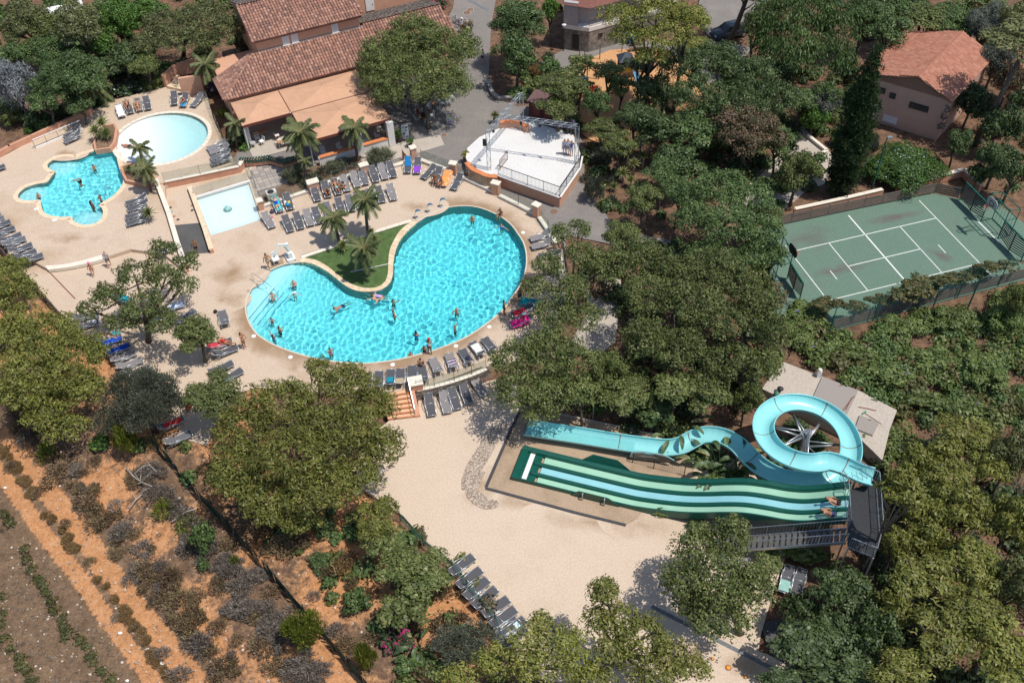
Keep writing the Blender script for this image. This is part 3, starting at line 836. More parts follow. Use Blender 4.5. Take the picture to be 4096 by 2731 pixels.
def crown_mesh(name,ells,kind,lobes_out=None,thin=1.0,coarse=1.0):
 mname,ll,lw,lr0,cover,tuft,zmin=KIND[kind]
 ll,lw,lr0=ll*coarse,lw*coarse,lr0*max(1,coarse*.75)
 Cs,Ds,Ts,Lr=[],[],[],[]
 for(c,r)in ells:
  c,r=np.array(c),np.array(r)
  a,b,d=r
  area=4*PI*(((a*b)**1.6+(a*d)**1.6+(b*d)**1.6)/3)**(1/1.6)
  lr=min(lr0,.62*r.min())
  nl=max(5 if r.max()>.4 else 3,int(area*thin/(PI*lr*lr)*1.25))
  dirs=unit(nrg.normal(size=(nl*3,3)))
  dirs=dirs[dirs[:,2]>zmin][:nl]
  frac=nrg.uniform(.5,1.1,len(dirs))[:,None]
  lc=c+dirs*np.maximum(r-lr*.8,r*.3)*frac
  lrs=lr*nrg.uniform(.45,1.5,len(dirs))
  if lobes_out is not None:lobes_out+=[Vector(p)for p in lc[::3]]
  for p,q_ in zip(lc,lrs):
   n=max(9,int(cover*4*PI*q_*q_/(ll*lw)*.42))
   dv=unit(nrg.normal(size=(n,3)))
   dv=dv[dv[:,2]>-.45]
   P=p+dv*(q_*nrg.uniform(.7,1.12,len(dv)))[:,None]*np.array([1,1,.85])
   ok=(((P-c)/r)**2).sum(1)>.16
   P,dv=P[ok],dv[ok]
   Cs.append(P);Ds.append(dv)
   Ts.append(np.clip(nrg.normal(.47,.17)+nrg.normal(0,.13,len(dv)),0,.93)+(nrg.random(len(dv))<.04)*.1)
 P,D,T=np.concatenate(Cs),np.concatenate(Ds),np.concatenate(Ts)
 n=len(P)
 rv=unit(nrg.normal(size=(n,3)))
 if tuft>0:
  ax=unit(D+np.array([0,0,.35*tuft])+rv*.55)
  u=unit(np.cross(ax,unit(nrg.normal(size=(n,3)))))
 elif tuft<0:
  ax=unit(D*.35+np.array([0,0,-.8])+rv*.45)
  u=unit(np.cross(ax,rv))
 else:
  nn=unit(D+rv*.42+np.array([0,0,.25]))
  ax=unit(np.cross(nn,unit(nrg.normal(size=(n,3)))))
  u=np.cross(nn,ax)
 L=(ll*nrg.uniform(.6,1.3,n))[:,None]
 Wd=(lw*nrg.uniform(.7,1.3,n))[:,None]
 V=np.stack([P-ax*L/2,P+u*Wd/2+ax*L*.08,P+ax*L/2,P-u*Wd/2+ax*L*.08],1).reshape(-1,3)
 me=bpy.data.meshes.new(name)
 me.vertices.add(n*4)
 me.vertices.foreach_set('co',V.astype(np.float32).ravel())
 me.loops.add(n*4)
 me.loops.foreach_set('vertex_index',np.arange(n*4,dtype=np.int32))
 me.polygons.add(n)
 me.polygons.foreach_set('loop_start',np.arange(0,n*4,4,dtype=np.int32))
 me.update(calc_edges=True)
 at=me.attributes.new('tint','FLOAT','FACE')
 at.data.foreach_set('value',np.clip(T,0,1).astype(np.float32))
 me.materials.append(MATS[mname])
 return me
PROTO={}
def proto(kind,R):
 size=.55 if R<.8 else 1.1 if R<1.5 else 2.0 if R<2.7 else 3.4
 k=(kind,size,rnd.randrange(2 if size>.6 else 3))
 if k not in PROTO:
  E=[((0,0,0),(size,size,size*.85))]
  if size>1:
   E=[((0,0,-.05*size),(size*.62,size*.62,size*.5))]
   nb=9 if size<3 else 13
   for i in range(nb):
    a,e=i*2.399+rnd.uniform(-.4,.4),math.asin(min(1,.02+.95*(i+.5)/nb))
    d,r=rnd.uniform(.52,.74),rnd.uniform(.28,.42)
    E.append(((size*d*math.cos(a)*math.cos(e),size*d*math.sin(a)*math.cos(e),size*(.85*d*math.sin(e)-.12)),(size*r,size*r,size*r*.72)))
  PROTO[k]=crown_mesh('crown',E,kind)
 return PROTO[k],size
TRUNK={}
def trunk_proto(k):
 if k not in TRUNK:
  b=MB()
  R=random.Random(k)
  lean=(R.uniform(-.15,.15),R.uniform(-.15,.15))
  b.tube([(0,0,-.03),(lean[0]*.3,lean[1]*.3,.3),(lean[0],lean[1],.62)],[.085,.065,.05],8)
  for i in range(6):
   a=i*PI/3+R.uniform(-.4,.4)
   e=R.uniform(.5,.85)
   z=R.uniform(.85,1.25)
   b.tube([(lean[0],lean[1],R.uniform(.45,.62)),(math.cos(a)*e*.5,math.sin(a)*e*.5,(z+.6)/2+.08),(math.cos(a)*e,math.sin(a)*e,z)],[.042,.028,.010],6)
  TRUNK[k]=b.mesh('trunk',M_bark,True)
 return TRUNK[k]
def ell_at(cx,cy,w,h,hint=None,low=.62,z0=None):
 p=dd(cx,cy)
 base_z=ground_z(*GT(p)[:2])if z0 is None else z0
 zc=base_z+(hint if hint else 1.0)
 for _ in range(3):
  P=G(p,zc)
  s=scale_at(P)
  rx=w*IW/2352/2/s
  a=h*IW/2352/2/s
  d=(P-CAM).normalized()
  sp,cp=abs(d.z),math.sqrt(1-d.z*d.z)
  ry=rx
  v=(a*a-(rx*sp)**2)/cp**2
  rz=math.sqrt(v)if v>(.5*rx)**2 else.5*rx
  if a*a-(rz*cp)**2<(rx*sp)**2:
   ry=math.sqrt(max(.1*rx*rx,a*a-(rz*cp)**2))/sp
  base_z=ground_z(P.x,P.y)if z0 is None else z0
  zc=base_z+(hint if hint else rz*low)
 return P,(rx,ry,rz),base_z
def shrub(kind,cx,cy,w,h,label,name='shrub',cat='shrub',group=None,z0=None,low=.55):
 P,r,bz=ell_at(cx,cy,w,h,None,low,z0)
 me,R=proto(kind,(r[0]*r[1]*r[2])**(1/3))
 o=obj(name,me)
 o.location=P
 o.scale=(r[0]/R*rnd.choice((-1,1)),r[1]/R,r[2]/(R*.85))
 if abs(r[0]-r[1])<.2*r[0]:o.rotation_euler.z=rnd.uniform(0,6.28)
 tag(o,label,cat,group)
 return o
def tree(kind,cx,cy,w,h,zc,label,name='tree',cat='tree',group=None,bark=None):
 P,r,bz=ell_at(cx,cy,w*1.13,h*1.11,zc)
 me,R=proto(kind,(r[0]*r[1]*r[2])**(1/3))
 root=thing(name,label,cat,(P.x,P.y,bz),0,group)
 c=obj('crown',me,root,(0,0,P.z-bz))
 c.scale=(r[0]/R*rnd.choice((-1,1)),r[1]/R,r[2]/(R*.85))
 if abs(r[0]-r[1])<.2*r[0]:c.rotation_euler.z=rnd.uniform(0,6.28)
 t=obj('trunk',trunk_proto(rnd.randrange(4)),root,(0,0,0),0)
 t.scale=(r[0]*.9,r[1]*.9,max(.6,P.z-bz))
 return root
def big_tree(kind,base,ells,label,name='tree',thin=1.0,bark=None,grow=1.05):
 bx,by=base
 B=GT(dd(bx,by))
 root=thing(name,label,'tree',B)
 E=[]
 for cx,cy,w,h,zc in ells:
  P,r,bz=ell_at(cx,cy,w*grow,h*grow,zc)
  E.append((tuple(P-B),r))
 lob=[]
 obj('crown',crown_mesh('crown',E,kind,lob,thin),root)
 b=MB()
 mid=Vector((0,0,0))
 for c,r in E:mid+=Vector(c)/len(E)
 fork=Vector((mid.x*.35,mid.y*.35,mid.z*.45))
 b.tube([(0,0,-.3),fork*.55+Vector((.1,0,0)),fork],[.26,.2,.17],9)
 for c,r in E:
  c=Vector(c)
  m=fork.lerp(c,.5)+Vector((0,0,-.25))
  b.tube([fork,m,c],[.13,.09,.06],7)
  for k in range(4):
   l=min(lob,key=lambda p:(p-(c+Vector((rnd.uniform(-1,1)*r[0],rnd.uniform(-1,1)*r[1],rnd.uniform(-.2,.8)*r[2])))).length)
   b.tube([m.lerp(c,.6),m.lerp(l,.6)+Vector((0,0,.1)),l],[.06,.04,.015],5)
 b.build('trunk',bark or M_bark,root,True)
 return root
def z_above(B,px):
 best=min((((G(px,z)-Vector((B.x,B.y,z))).length,z)for z in np.arange(B.z,B.z+14,.1)))
 return best[1]
# ---- palms
def frond_mesh(L,droop,rise,seed):
 R=random.Random(seed)
 b=MB()
 pts=[]
 n=9
 for i in range(n+1):
  t=i/n
  pts.append(Vector((L*(t-.12*t*t*droop),R.uniform(-.02,.02),rise*L*t-droop*L*.62*t**2.2)))
 b.tube(pts,[.03*(1-.85*i/n)+.004 for i in range(n+1)],4,tint=.9)
 for i in range(46):
  t=.12+.88*i/46
  k=t*n
  a=int(min(k,n-1))
  p=pts[a].lerp(pts[a+1],k-a)
  d=(pts[a+1]-pts[a]).normalized()
  ll=L*.27*(math.sin(PI*min(1,t*1.02))**.55+.12)*R.uniform(.8,1.1)
  for s in(-1,1):
   tip=p+d*ll*.55+Vector((0,s*ll*.8,-ll*(.28+.3*droop)*R.uniform(.6,1.3)))
   w=d*.019
   b.add([p-w,p+w,p.lerp(tip,.55)+w*.9+Vector((0,0,ll*.06)),tip],[(0,1,2,3)]if s>0 else[(3,2,1,0)],R.uniform(.1,.85))
 return b.mesh('frond',MATS['palm_leaf'],False,True)
FROND=[frond_mesh(1.0,dr,ri,i)for i,(dr,ri)in enumerate(((.5,.75),(.75,.55),(.95,.40),(1.15,.22),(1.35,.0),(1.2,-.25)))]
def palm(bx,by,tx,ty,L,label,nf=24,thick=.13,z0=None,name='palm_tree'):
 B=GT(dd(bx,by))if z0 is None else G(dd(bx,by),z0)
 z=z_above(B,dd(tx,ty))
 T=G(dd(tx,ty),z)-B
 root=thing(name,label,'palm tree',B)
 b=MB()
 pts=[Vector((0,0,-.1)).lerp(T,i/8)+Vector((T.x,T.y,0))*(-.12*math.sin(PI*i/8))for i in range(9)]
 b.tube(pts,[thick*(1.45 if i==0 else 1.0+.1*(i%2))for i in range(8)]+[thick*1.35],9)
 b.build('trunk',M_bark if thick<.2 else M_pale_bark,root,True)
 for i in range(nf):
  k=min(5,int(i/nf*6))
  o=obj('frond',FROND[k],root,T+Vector((0,0,.05)))
  o.rotation_euler=(rnd.uniform(-.12,.12),rnd.uniform(-.12,.12),i*2.399+rnd.uniform(-.15,.15))
  s=L*rnd.uniform(.85,1.1)
  o.scale=(s,s,s)
 return root
def spiky(cx,cy,r,label,mat_name='yucca_leaf',n=46,z0=None,stem=.0,name='yucca',cat='yucca'):
 B=GT(dd(cx,cy))if z0 is None else G(dd(cx,cy),z0)
 root=thing(name,label,cat,B)
 b=MB()
 for i in range(n):
  a=i*2.399
  el=math.radians(88-92*(i/n)**.8)
  d=Vector((math.cos(a)*math.cos(el),math.sin(a)*math.cos(el),math.sin(el)))
  s=Vector((-math.sin(a),math.cos(a),0))
  L=r*rnd.uniform(.85,1.1)
  p0,p1,p2=d*.04,d*L*.55+Vector((0,0,.03)),d*L-Vector((0,0,L*.12))
  w=.045*r/.7
  b.add([p0-s*w*.6,p0+s*w*.6,p1+s*w,p2,p1-s*w],[(0,1,2,4),(4,2,3)],rnd.uniform(.2,.9))
 hd=b.build('rosette',MATS[mat_name],root,False,True)
 hd.location.z=max(.1,stem)
 MB().tube([(0,0,-.1),(.02,0,max(.12,stem))],[.1,.08],7).build('stem',M_pale_bark,root,True)
 return root
def banana(cx,cy,r,label,n=11,z0=None):
 B=GT(dd(cx,cy))if z0 is None else G(dd(cx,cy),z0)
 root=thing('strelitzia',label,'plant',B)
 for i in range(n):
  a=i*2.399+rnd.uniform(-.2,.2)
  el=rnd.uniform(.35,1.25)
  b=MB()
  L=r*rnd.uniform(.8,1.2)
  stem=L*.8
  bl=min(L*.95,1.2)
  pts=[Vector((stem*math.cos(el)*t,0,stem*math.sin(el)*t))for t in(0,.5,1)]
  b.tube(pts,[.035,.025,.018],5,tint=.3)
  P,A,Bq=[],[],[]
  for k in range(8):
   t=k/7
   c=pts[-1]+Vector((bl*t*math.cos(el*.6),0,bl*.85*(t*math.sin(el*.6)-.75*t*t)))
   w=bl*.15*(math.sin(PI*(t*.9+.06))**.7)
   A.append(c+Vector((0,w,w*.3-(.04 if k%2 else 0))));P.append(c);Bq.append(c+Vector((0,-w,w*.3)))
  tn=.95 if rnd.random()<.12 else rnd.uniform(.1,.8)
  b.strip(P,A,tn).strip(Bq,P,tn*.9)
  o=b.build('leaf',MATS['banana_leaf'],root,False,True)
  o.rotation_euler.z=a
 return root
def keep_off(x,y):
 return any(inside(x,y,L)for L in OFF)
OFF=[main_deck,left_deck,low_deck,cp_off]if 'cp_off' in globals()else[main_deck,left_deck,low_deck]
def undergrowth(label,poly,kinds,n,rmin=.5,rmax=1.2,off=True,name='undergrowth'):
 P=[GT(dd(*p))for p in poly]
 x0,x1,y0,y1=min(p.x for p in P),max(p.x for p in P),min(p.y for p in P),max(p.y for p in P)
 E={k:[]for k in kinds}
 for _ in range(n*6):
  x,y=rnd.uniform(x0,x1),rnd.uniform(y0,y1)
  if not inside(x,y,P)or(off and keep_off(x,y)):continue
  r=rnd.uniform(rmin,rmax)
  E[rnd.choice(kinds)].append(((x,y,ground_z(x,y)+r*.35),(r,r*rnd.uniform(.8,1.2),r*.7)))
  n-=1
  if n<=0:break
 for k,e in E.items():
  if e:tag(obj(name,crown_mesh(name,e,k,None,1.0,1.3 if name=='ivy_cover' else 1.7 if k not in('heath','brush')else 1.35)),label,'undergrowth',None,'stuff')
# ================================================================== BUILDINGS, WALLS AND BIG STRUCTURES
def tile_mesh(w,l,m,name='tile'):
 b=MB()
 n=5
 v=[]
 for y,lift in((0,.045),(l,0)):
  for i in range(n+1):
   a=PI*i/n
   v.append((-math.cos(a)*w/2,y,math.sin(a)*w*.42+lift))
 f=[(i,i+1,n+2+i,n+1+i)for i in range(n)]
 f.append(tuple(reversed(range(n+1))))
 b.add(v,f,.5)
 return b.mesh(name,m,False)
def tile_roof(parent,o,u,w,poly,tw,tl,mo,ms,limit=300,wob=.012):
 """tiles over the polygon (in metres along the eave u and up the slope w); the rows nearest the eave are single tiles"""
 u,w=u.normalized(),w.normalized()
 nrm=u.cross(w).normalized()
 M=Matrix((u,w,nrm)).transposed().to_4x4()
 me=tile_mesh(tw*.96,tl*1.12,mo)
 vs=[v.co.copy()for v in me.vertices]
 fs=[tuple(p.vertices)for p in me.polygons]
 x0,x1=min(p[0]for p in poly),max(p[0]for p in poly)
 y0,y1=min(p[1]for p in poly),max(p[1]for p in poly)
 rest,k=MB(),0
 rows=int((y1-y0)/tl)+1
 for j in range(rows):
  for i in range(int((x1-x0)/tw)+1):
   x,y=x0+(i+.5)*tw,y0+j*tl
   if not inside(x,min(y+tl*.5,y1-.01),poly):continue
   P=o+u*(x+rnd.uniform(-wob,wob))+w*(y-.06+rnd.uniform(-wob,wob))+nrm*.03
   if k<limit:
    t=obj('tile',me,parent)
    t.matrix_local=Matrix.Translation(P)@M@Matrix.Rotation(rnd.uniform(-3,3)*wob,4,'Z')
    k+=1
   else:
    A=Matrix.Translation(P)@M@Matrix.Rotation(rnd.uniform(-3,3)*wob,4,'Z')
    rest.add([A@p for p in vs],fs,rnd.random())
 if rest.v:
  r=rest.build('roof_tiles',ms,parent,False,True)
  r['kind']='stuff'
 b=MB()
 P=[o+u*x+w*y for x,y in poly]
 b.add(P,[tuple(range(len(P)))]).add([p-Vector((0,0,.14))for p in P],[tuple(reversed(range(len(P))))])
 n=len(P)
 b.add([q_ for p in P for q_ in(p,p-Vector((0,0,.14)))],[(2*i,2*i+1,2*((i+1)%n)+1,2*((i+1)%n))for i in range(n)])
 b.build('roof',mat('roof_bed',(.23,.12,.085),.9,.2,3),parent)
# ---- the restaurant, in a frame along its eave
RE0=g(0,0,2060,930,3.0)
RU=(g(1,0,880,625,3.0)-RE0);RU.z=0;RU.normalize()
RV=Vector((-RU.y,RU.x,0))
RO=Vector((RE0 .x,RE0 .y,0))
def rf(a,b,z):return RO+RU*a+RV*b+Vector((0,0,z))
RANG=math.atan2(RU.y,RU.x)
rest=thing('restaurant','salmon restaurant with two long clay tiled roofs at the top of the pool terrace','building')
b=MB()
b.prism([rf(*p,0)for p in((.5,.4),(24.0,.4),(24.0,8.0),(.5,8.0))],-.2,2.95)
b.prism([rf(*p,0)for p in((4.7,3.9),(15.1,3.9),(15.1,11.5),(4.7,11.5))],2.5,6.15)
b.prism([rf(*p,0)for p in((15.1,9.5),(24.0,9.5),(24.0,12.5),(15.1,12.5))],0,5.6)
b.build('wall',M_salmon,rest)
sl=(rf(0,3.87,4.8)-rf(0,0,3.0))
SL=sl.length
tile_roof(rest,rf(0,0,3.0),RU,sl,[(0,0),(24.3,0),(23.7,SL*1.075),(15.3,SL*1.075),(15.3,SL),(4.2,SL)],.29,.36,M_tile_obj,M_tile,300)
sl2=rf(0,8.2,7.65)-rf(0,3.45,6.15)
tile_roof(rest,rf(4.35,3.45,6.15),RU,sl2,[(0,0),(11.0,0),(11.6,sl2 .length),(-.1,sl2 .length)],.29,.36,M_tile_obj,M_tile,200)
slh=rf(4.2,3.9,4.8)-rf(0,3.9,3.0)
tile_roof(rest,rf(0,4.2,3.0),-RV,rf(4.2,4.2,4.8)-rf(0,4.2,3.0),[(0,0),(4.2,0),(.25,slh.length),(0,slh.length)],.29,.36,M_tile_obj,M_tile,0)
M_tile_grey=tint_mat('dark_grey_tile',[(0,(.10,.085,.075)),(.5,(.17,.14,.12)),(1,(.27,.22,.19))],.85,fine=.5)  # darker, greyer tile for the two far roof slopes
tile_roof(rest,rf(23.8,8.6,3.3),-RU,rf(0,4.15,4.95)-rf(0,8.6,3.3),[(0,0),(8.6,0),(8.6,4.7),(0,4.7)],.29,.36,M_tile_grey,M_tile_grey,0)
tile_roof(rest,rf(15.8,12.6,5.9),-RU,rf(0,8.2,7.65)-rf(0,12.6,5.9),[(0,0),(11.4,0),(11.4,4.7),(0,4.7)],.29,.36,M_tile_grey,M_tile_grey,0)
def ridge_tile(parent,a,c,m,r=.12):
 MB().tube([a,c],[r,r*.94],8).build('ridge_tile',m,parent,True)
M_ridge=tint_mat('ridge_tile_clay',[(0,(.30,.15,.105)),(1,(.46,.27,.19))],.85,source='obj',fine=.4)
for k in range(29):ridge_tile(rest,rf(15.4+k*.29,4.13,5.0),rf(15.4+k*.29+.31,4.13,5.0),M_ridge)
for k in range(40):ridge_tile(rest,rf(4.3+k*.29,8.2,7.7),rf(4.3+k*.29+.31,8.2,7.7),M_ridge)
for k in range(16):
 t,w=k/16,(k+1)/16
 ridge_tile(rest,rf(.05+4.1*t,.05+3.8*t,3.05+1.8*t),rf(.05+4.1*w,.05+3.8*w,3.05+1.8*w),M_ridge)
MB().beam(rf(4.9,3.80,4.87),rf(15.2,3.80,4.87),.22,.12).build('flashing',M_steel,rest)
def window(parent,c,w,h,ang,frame=M_white,pane=M_window,name='window'):
 o=MB().box((0,0,0),(w,.10,h)).build(name,frame,parent,False,False,c,ang)
 MB().box((0,-.055,.02),(w*.82,.02,h*.84)).build('shutter' if pane is M_window else 'pane',pane,o)
 MB().box((0,-.10,-h/2-.04),(w*1.15,.16,.07)).build('sill',M_offwhite,o)
 return o
for a in(7.55,8.45,12.55):window(rest,rf(a,3.86,5.42),.66,.95,RANG)
o=MB().box((0,0,0),(.9,.1,1.6)).build('door',M_white,rest,False,False,rf(18.0,9.47,5.0-1.0),RANG)
MB().box((.3,-.08,-.1),(.05,.06,.14)).build('handle',M_steel,o)
aw=thing('awning','peach canvas awning of three shallow pyramids over the restaurant terrace','awning')
for a0,a1,b0,b1 in((.5,5.1,-4.35,-.08),(5.18,13.0,-4.3,-.08),(5.22,13.1,-9.45,-4.38)):
 am,bm=(a0+a1)/2,(b0+b1)/2
 b=MB()
 rim=[]
 C4=[(a0,b0),(a1,b0),(a1,b1),(a0,b1)]
 n=8
 for s in range(4):
  p,r=C4[s],C4[(s+1)%4]
  for k in range(n):rim.append((p[0]+(r[0]-p[0])*k/n,p[1]+(r[1]-p[1])*k/n))
 rings=[]
 for t in(0,.33,.66,1):
  rings.append([rf(x+(am-x)*t,y+(bm-y)*t,2.72+.62*(t**1.35))for x,y in rim])
 for A,Bq in zip(rings,rings[1:]):b.strip(A,Bq,closed=True)
 cv=b.build('canvas',M_canvas,aw)
 b=MB()
 for s in range(4):
  for k in(0,4):
   i=s*n+k
   b.tube([r[i]+Vector((0,0,.012))for r in rings],.012,4)
 b.build('seam',mat('seam_tape',(.62,.40,.27),.8),cv)
 b=MB()
 b.beam(rf(a0,b0-.03,2.62),rf(a1,b0-.03,2.62),.05,.26)
 b.beam(rf(a0-.02,b0,2.66),rf(a0-.02,b1,2.66),.05,.14).beam(rf(a1+.02,b0,2.66),rf(a1+.02,b1,2.66),.05,.14)
 b.build('valance',M_canvas_edge,cv)
for a,b_ in((.6,-4.3),(5.1,-4.3),(5.3,-9.4),(9.2,-9.4),(13.0,-4.3)):
 MB().tube([rf(a,b_,0),rf(a,b_,2.75)],.06,8).build('post',M_offwhite,aw)
cw=thing('cafe_wall','white rendered cafe wall with terracotta sills under the awning front','wall')
b=MB()
P=rf(5.8,-9.55,0),rf(13.1,-9.55,0)
b.beam(rf(5.8,-9.62,.42),rf(12.5,-9.62,.42),.3,.84)
for a in(12.85,9.75):b.box(rf(a,-9.62,1.28),(.62,.46,2.56),RANG)
b.box(rf(.85,-3.4,1.25),(.5,.4,2.5),RANG)
b.box(rf(13.05,-8.6,1.2),(.3,1.5,2.4),RANG)
b.build('wall',M_offwhite,cw)
for a0,a1 in((5.9,9.4),(10.1,12.5)):MB().beam(rf(a0,-9.62,.88),rf(a1,-9.62,.88),.42,.09).build('sill',mat('bright_terracotta',(.62,.22,.09),.8,.15),cw)
struct(MB().sheet([rf(.6,-5.9,0),rf(5.6,-6.0,0),rf(6.0,-9.4,0),rf(13,-9.4,0),rf(13,.3,0),rf(.6,.3,0)],.01).build('terrace_floor',M_concrete))
nw=thing('net_wall','terracotta terrace wall hung with dark green netting below the left awning','wall')
NW=[g(0,0,2215,1520,.1),g(1,0,-20,1520,.1),g(1,0,130,1500,.1),g(1,0,260,1540,.1),g(1,0,410,1490,.1)]
b=MB()
for s,e in zip(NW,NW[1:]):b.beam(s+Vector((0,0,.3)),e+Vector((0,0,.3)),.18,.6)
b.build('wall',M_terra,nw)
b=MB()
for s,e in zip(NW,NW[1:]):
 n=max(2,int((e-s).length/.22))
 for i in range(n):
  for j in range(4):
   p=s.lerp(e,(i+.5*(j%2)+.25)/n)+Vector((.0,-.12,.42+.17*j))
   b.ico(p,.115,(1,.5,.8),.2)
nt_=b.build('net',tint_mat('green_net',[(0,(.005,.05,.035)),(1,(.015,.12,.08))],.6),nw,False,True)
nt_['kind']='stuff'
# ---- low pink walls at the left of the restaurant
def wall(name,label,pts,h,th,m,cap=None,z=0.0,cat='wall',capw=None,pieces=1.6):
 t=thing(name,label,cat)
 b=MB()
 for s,e in zip(pts,pts[1:]):
  d=(e-s).normalized()*th*.3
  b.beam(s-d+Vector((0,0,z-s.z+h/2)),e+d+Vector((0,0,z-e.z+h/2)),th,h)
 b.build('wall',m,t)
 if cap:
  for s,e in zip(pts,pts[1:]):
   n=max(1,int((e-s).length/pieces))
   for i in range(n):
    p,r=s.lerp(e,i/n),s.lerp(e,(i+1)/n)
    d=(r-p).normalized()*.008
    MB().beam(Vector((*(p+d).xy,z+h+.035)),Vector((*(r-d).xy,z+h+.035)),capw or th+.1,.07).build('coping_stone',cap,t)
 return t
wall('garden_wall','long low terracotta boundary wall behind the left terrace',[g(0,0,x,y,Z_LEFT)for x,y in((-300,1560),(0,1440),(100,1380),(300,1290),(560,1170),(850,1040))],.55,.3,M_terra,None,Z_LEFT)
wall('garden_wall','tall pink wall with palm shadows at the top of the left terrace',[g(0,0,x,y,Z_LEFT)for x,y in((1690,880),(1870,850),(1880,740))],2.0,.3,M_salmon,None,Z_LEFT)
wall('garden_wall','pink wall behind the stair landing above the white oleander',[g(0,0,x,y,Z_LEFT)for x,y in((1530,800),(1640,700),(1850,640))],1.4,.3,M_salmon,None,Z_LEFT)
wall('garden_wall','pink garden wall against the restaurant corner',[g(0,0,x,y,.6)for x,y in((1980,690),(2110,650),(2340,520))],1.2,.3,M_salmon,None,.2)
struct(MB().prism([g(0,0,x,y,Z_LEFT)for x,y in((1540,815),(1650,690),(1690,850),(1600,830))],0,Z_LEFT+.3).build('stair_landing',M_cope))
wall('terrace_wall','terracotta retaining wall with white coping between the left terrace and the splash pool walk',[g(0,1,x,y,Z_LEFT)for x,y in((1520,128),(1850,60),(2200,-15),(2235,-70))],.72,.26,M_terra,M_cope_pale,-.05)
wall('terrace_wall','narrow planter wall running down between the left terrace and the dark ramp',[g(0,1,x,y,.3)for x,y in((1440,110),(1500,260),(1560,420),(1640,690),(1715,905))],.75,.3,M_terra,M_cope_pale,-.05)
wall('pool_wall','terracotta wall along the left side of the square splash pool',[g(0,1,x,y,.2)for x,y in((1745,160),(1800,310),(1880,530),(1945,735))],.35,.3,M_terra,M_cope,0)
wall('pool_wall','low wall with glass on top along the upper side of the splash pool',[g(0,1,x,y,.2)for x,y in((1790,240),(2290,90))],.2,.22,M_offwhite,None,0)
for pts,lb in((((850,1290),(870,1380),(1010,1360),(1060,1300),(1080,1180),(1050,1130),(940,1150)),'round terracotta planter with yuccas at the corner of the paddling pool'),):
 P=[g(0,0,x,y,Z_LEFT+.5)for x,y in pts]
 t=thing('planter',lb,'planter')
 MB().prism(P,Z_LEFT,Z_LEFT+.5,[offset_loop(P,-.22)]).build('wall',M_terra,t)
 MB().sheet(offset_loop(P,-.2),Z_LEFT+.42).build('soil',M_soil,t)
P=[g(0,1,x,y,Z_LEFT+.4)for x,y in((1105,-40),(1200,-75),(1320,-60),(1400,0),(1470,110),(1330,130),(1150,90),(1120,30))]
t=thing('planter','terracotta planter with a palm between the two left pools','planter')
MB().prism(P,Z_LEFT,Z_LEFT+.4,[offset_loop(P,-.22)]).build('wall',M_terra,t)
MB().sheet(offset_loop(P,-.2),Z_LEFT+.32).build('soil',M_soil,t)
pq=g(0,0,965,1340,Z_LEFT+.25)
t=thing('round_sign','square dark green sign with a pale round arrow mark on the planter face','sign',pq+Vector((-.1,-.28,0)))
MB().box((0,0,0),(.42,.03,.36)).build('panel',mat('sign_green',(.01,.09,.08),.5),t)
b=MB()
for k in range(14):
 a0,a1=k/16*2*PI,(k+1)/16*2*PI
 b.beam((.12*math.cos(a0),-.022,.12*math.sin(a0)),(.12*math.cos(a1),-.022,.12*math.sin(a1)),.012,.03)
b.beam((.02,-.022,-.06),(-.02,-.022,.07),.012,.04)
b.build('arrow_mark',mat('sign_cyan',(.25,.62,.68),.5),t)
# ---- pillars, low walls and glass round the large pool
def pillar(label,c,w,d,h,ang=0.0,m=M_terra,z=0.0):
 t=thing('wall_pillar',label,'pillar',(c.x,c.y,z),ang)
 MB().box((0,0,h/2),(w,d,h)).build('shaft',m,t)
 MB().box((0,0,h+.05),(w+.12,d+.12,.10)).build('cap',M_cope_pale,t)
 return t
ang_a=RANG
pillar('wide salmon wall pillar behind the third row of loungers',g(1,1,535,185),.95,.6,1.0,RANG,M_salmon)
pillar('salmon wall pillar left of the turquoise draped lounger',g(1,1,50,350),.45,.5,.9,RANG,M_salmon)
pillar('salmon wall pillar above the back row of loungers',g(1,1,1000,30),.75,.5,1.0,RANG,M_salmon)
pillar('salmon pillar beside the grass clump at the cafe steps',g(1,0,1450,1460),.5,.5,1.25,RANG,M_salmon)
pillar('salmon pillar between the purple towel lounger and the stage',g(1,1,1815,25),.6,.5,1.1,-.3,M_salmon)
pillar('salmon pillar in the glass fence below the stage',g(1,1,2205,210),.7,.5,1.15,-.45,M_salmon)
pillar('salmon pillar in the glass fence at the stage corner',g(2,1,225,415),.6,.5,1.2,-.7,M_salmon)
pillar('salmon pillar at the right end of the glass fence',g(2,1,415,740),.5,.6,1.2,-1.2,M_salmon)
def low_wall(label,pts,h=.22,th=.26):return wall('low_wall',label,pts,h,th,M_offwhite,M_cope_pale,0,pieces=1.2)
low_wall('low coping wall behind the turquoise draped lounger',gs(1,1,[(80,335),(480,200)]))
low_wall('low coping wall behind the back row of loungers',gs(1,1,[(575,150),(965,25)]))
low_wall('low coping wall between the cafe grass and the back loungers',[g(1,0,1040,1600),g(1,0,1420,1500)])
low_wall('low coping wall behind the blue and purple towels',[g(1,0,1500,1480),g(1,0,1770,1580)])
GF=[gs(1,1,[(1860,55),(2165,195)]),[g(1,1,2240,245),g(2,1,60,330),g(2,1,185,395)],gs(2,1,[(250,445),(330,560),(395,690)]),gs(2,1,[(425,770),(445,840),(450,960)])]
for pts,lb in zip(GF,('left of the stage pillar','below the stage rail','at the path bend','under the tangled oak')):
 low_wall('low coping wall carrying the glass fence '+lb,pts)
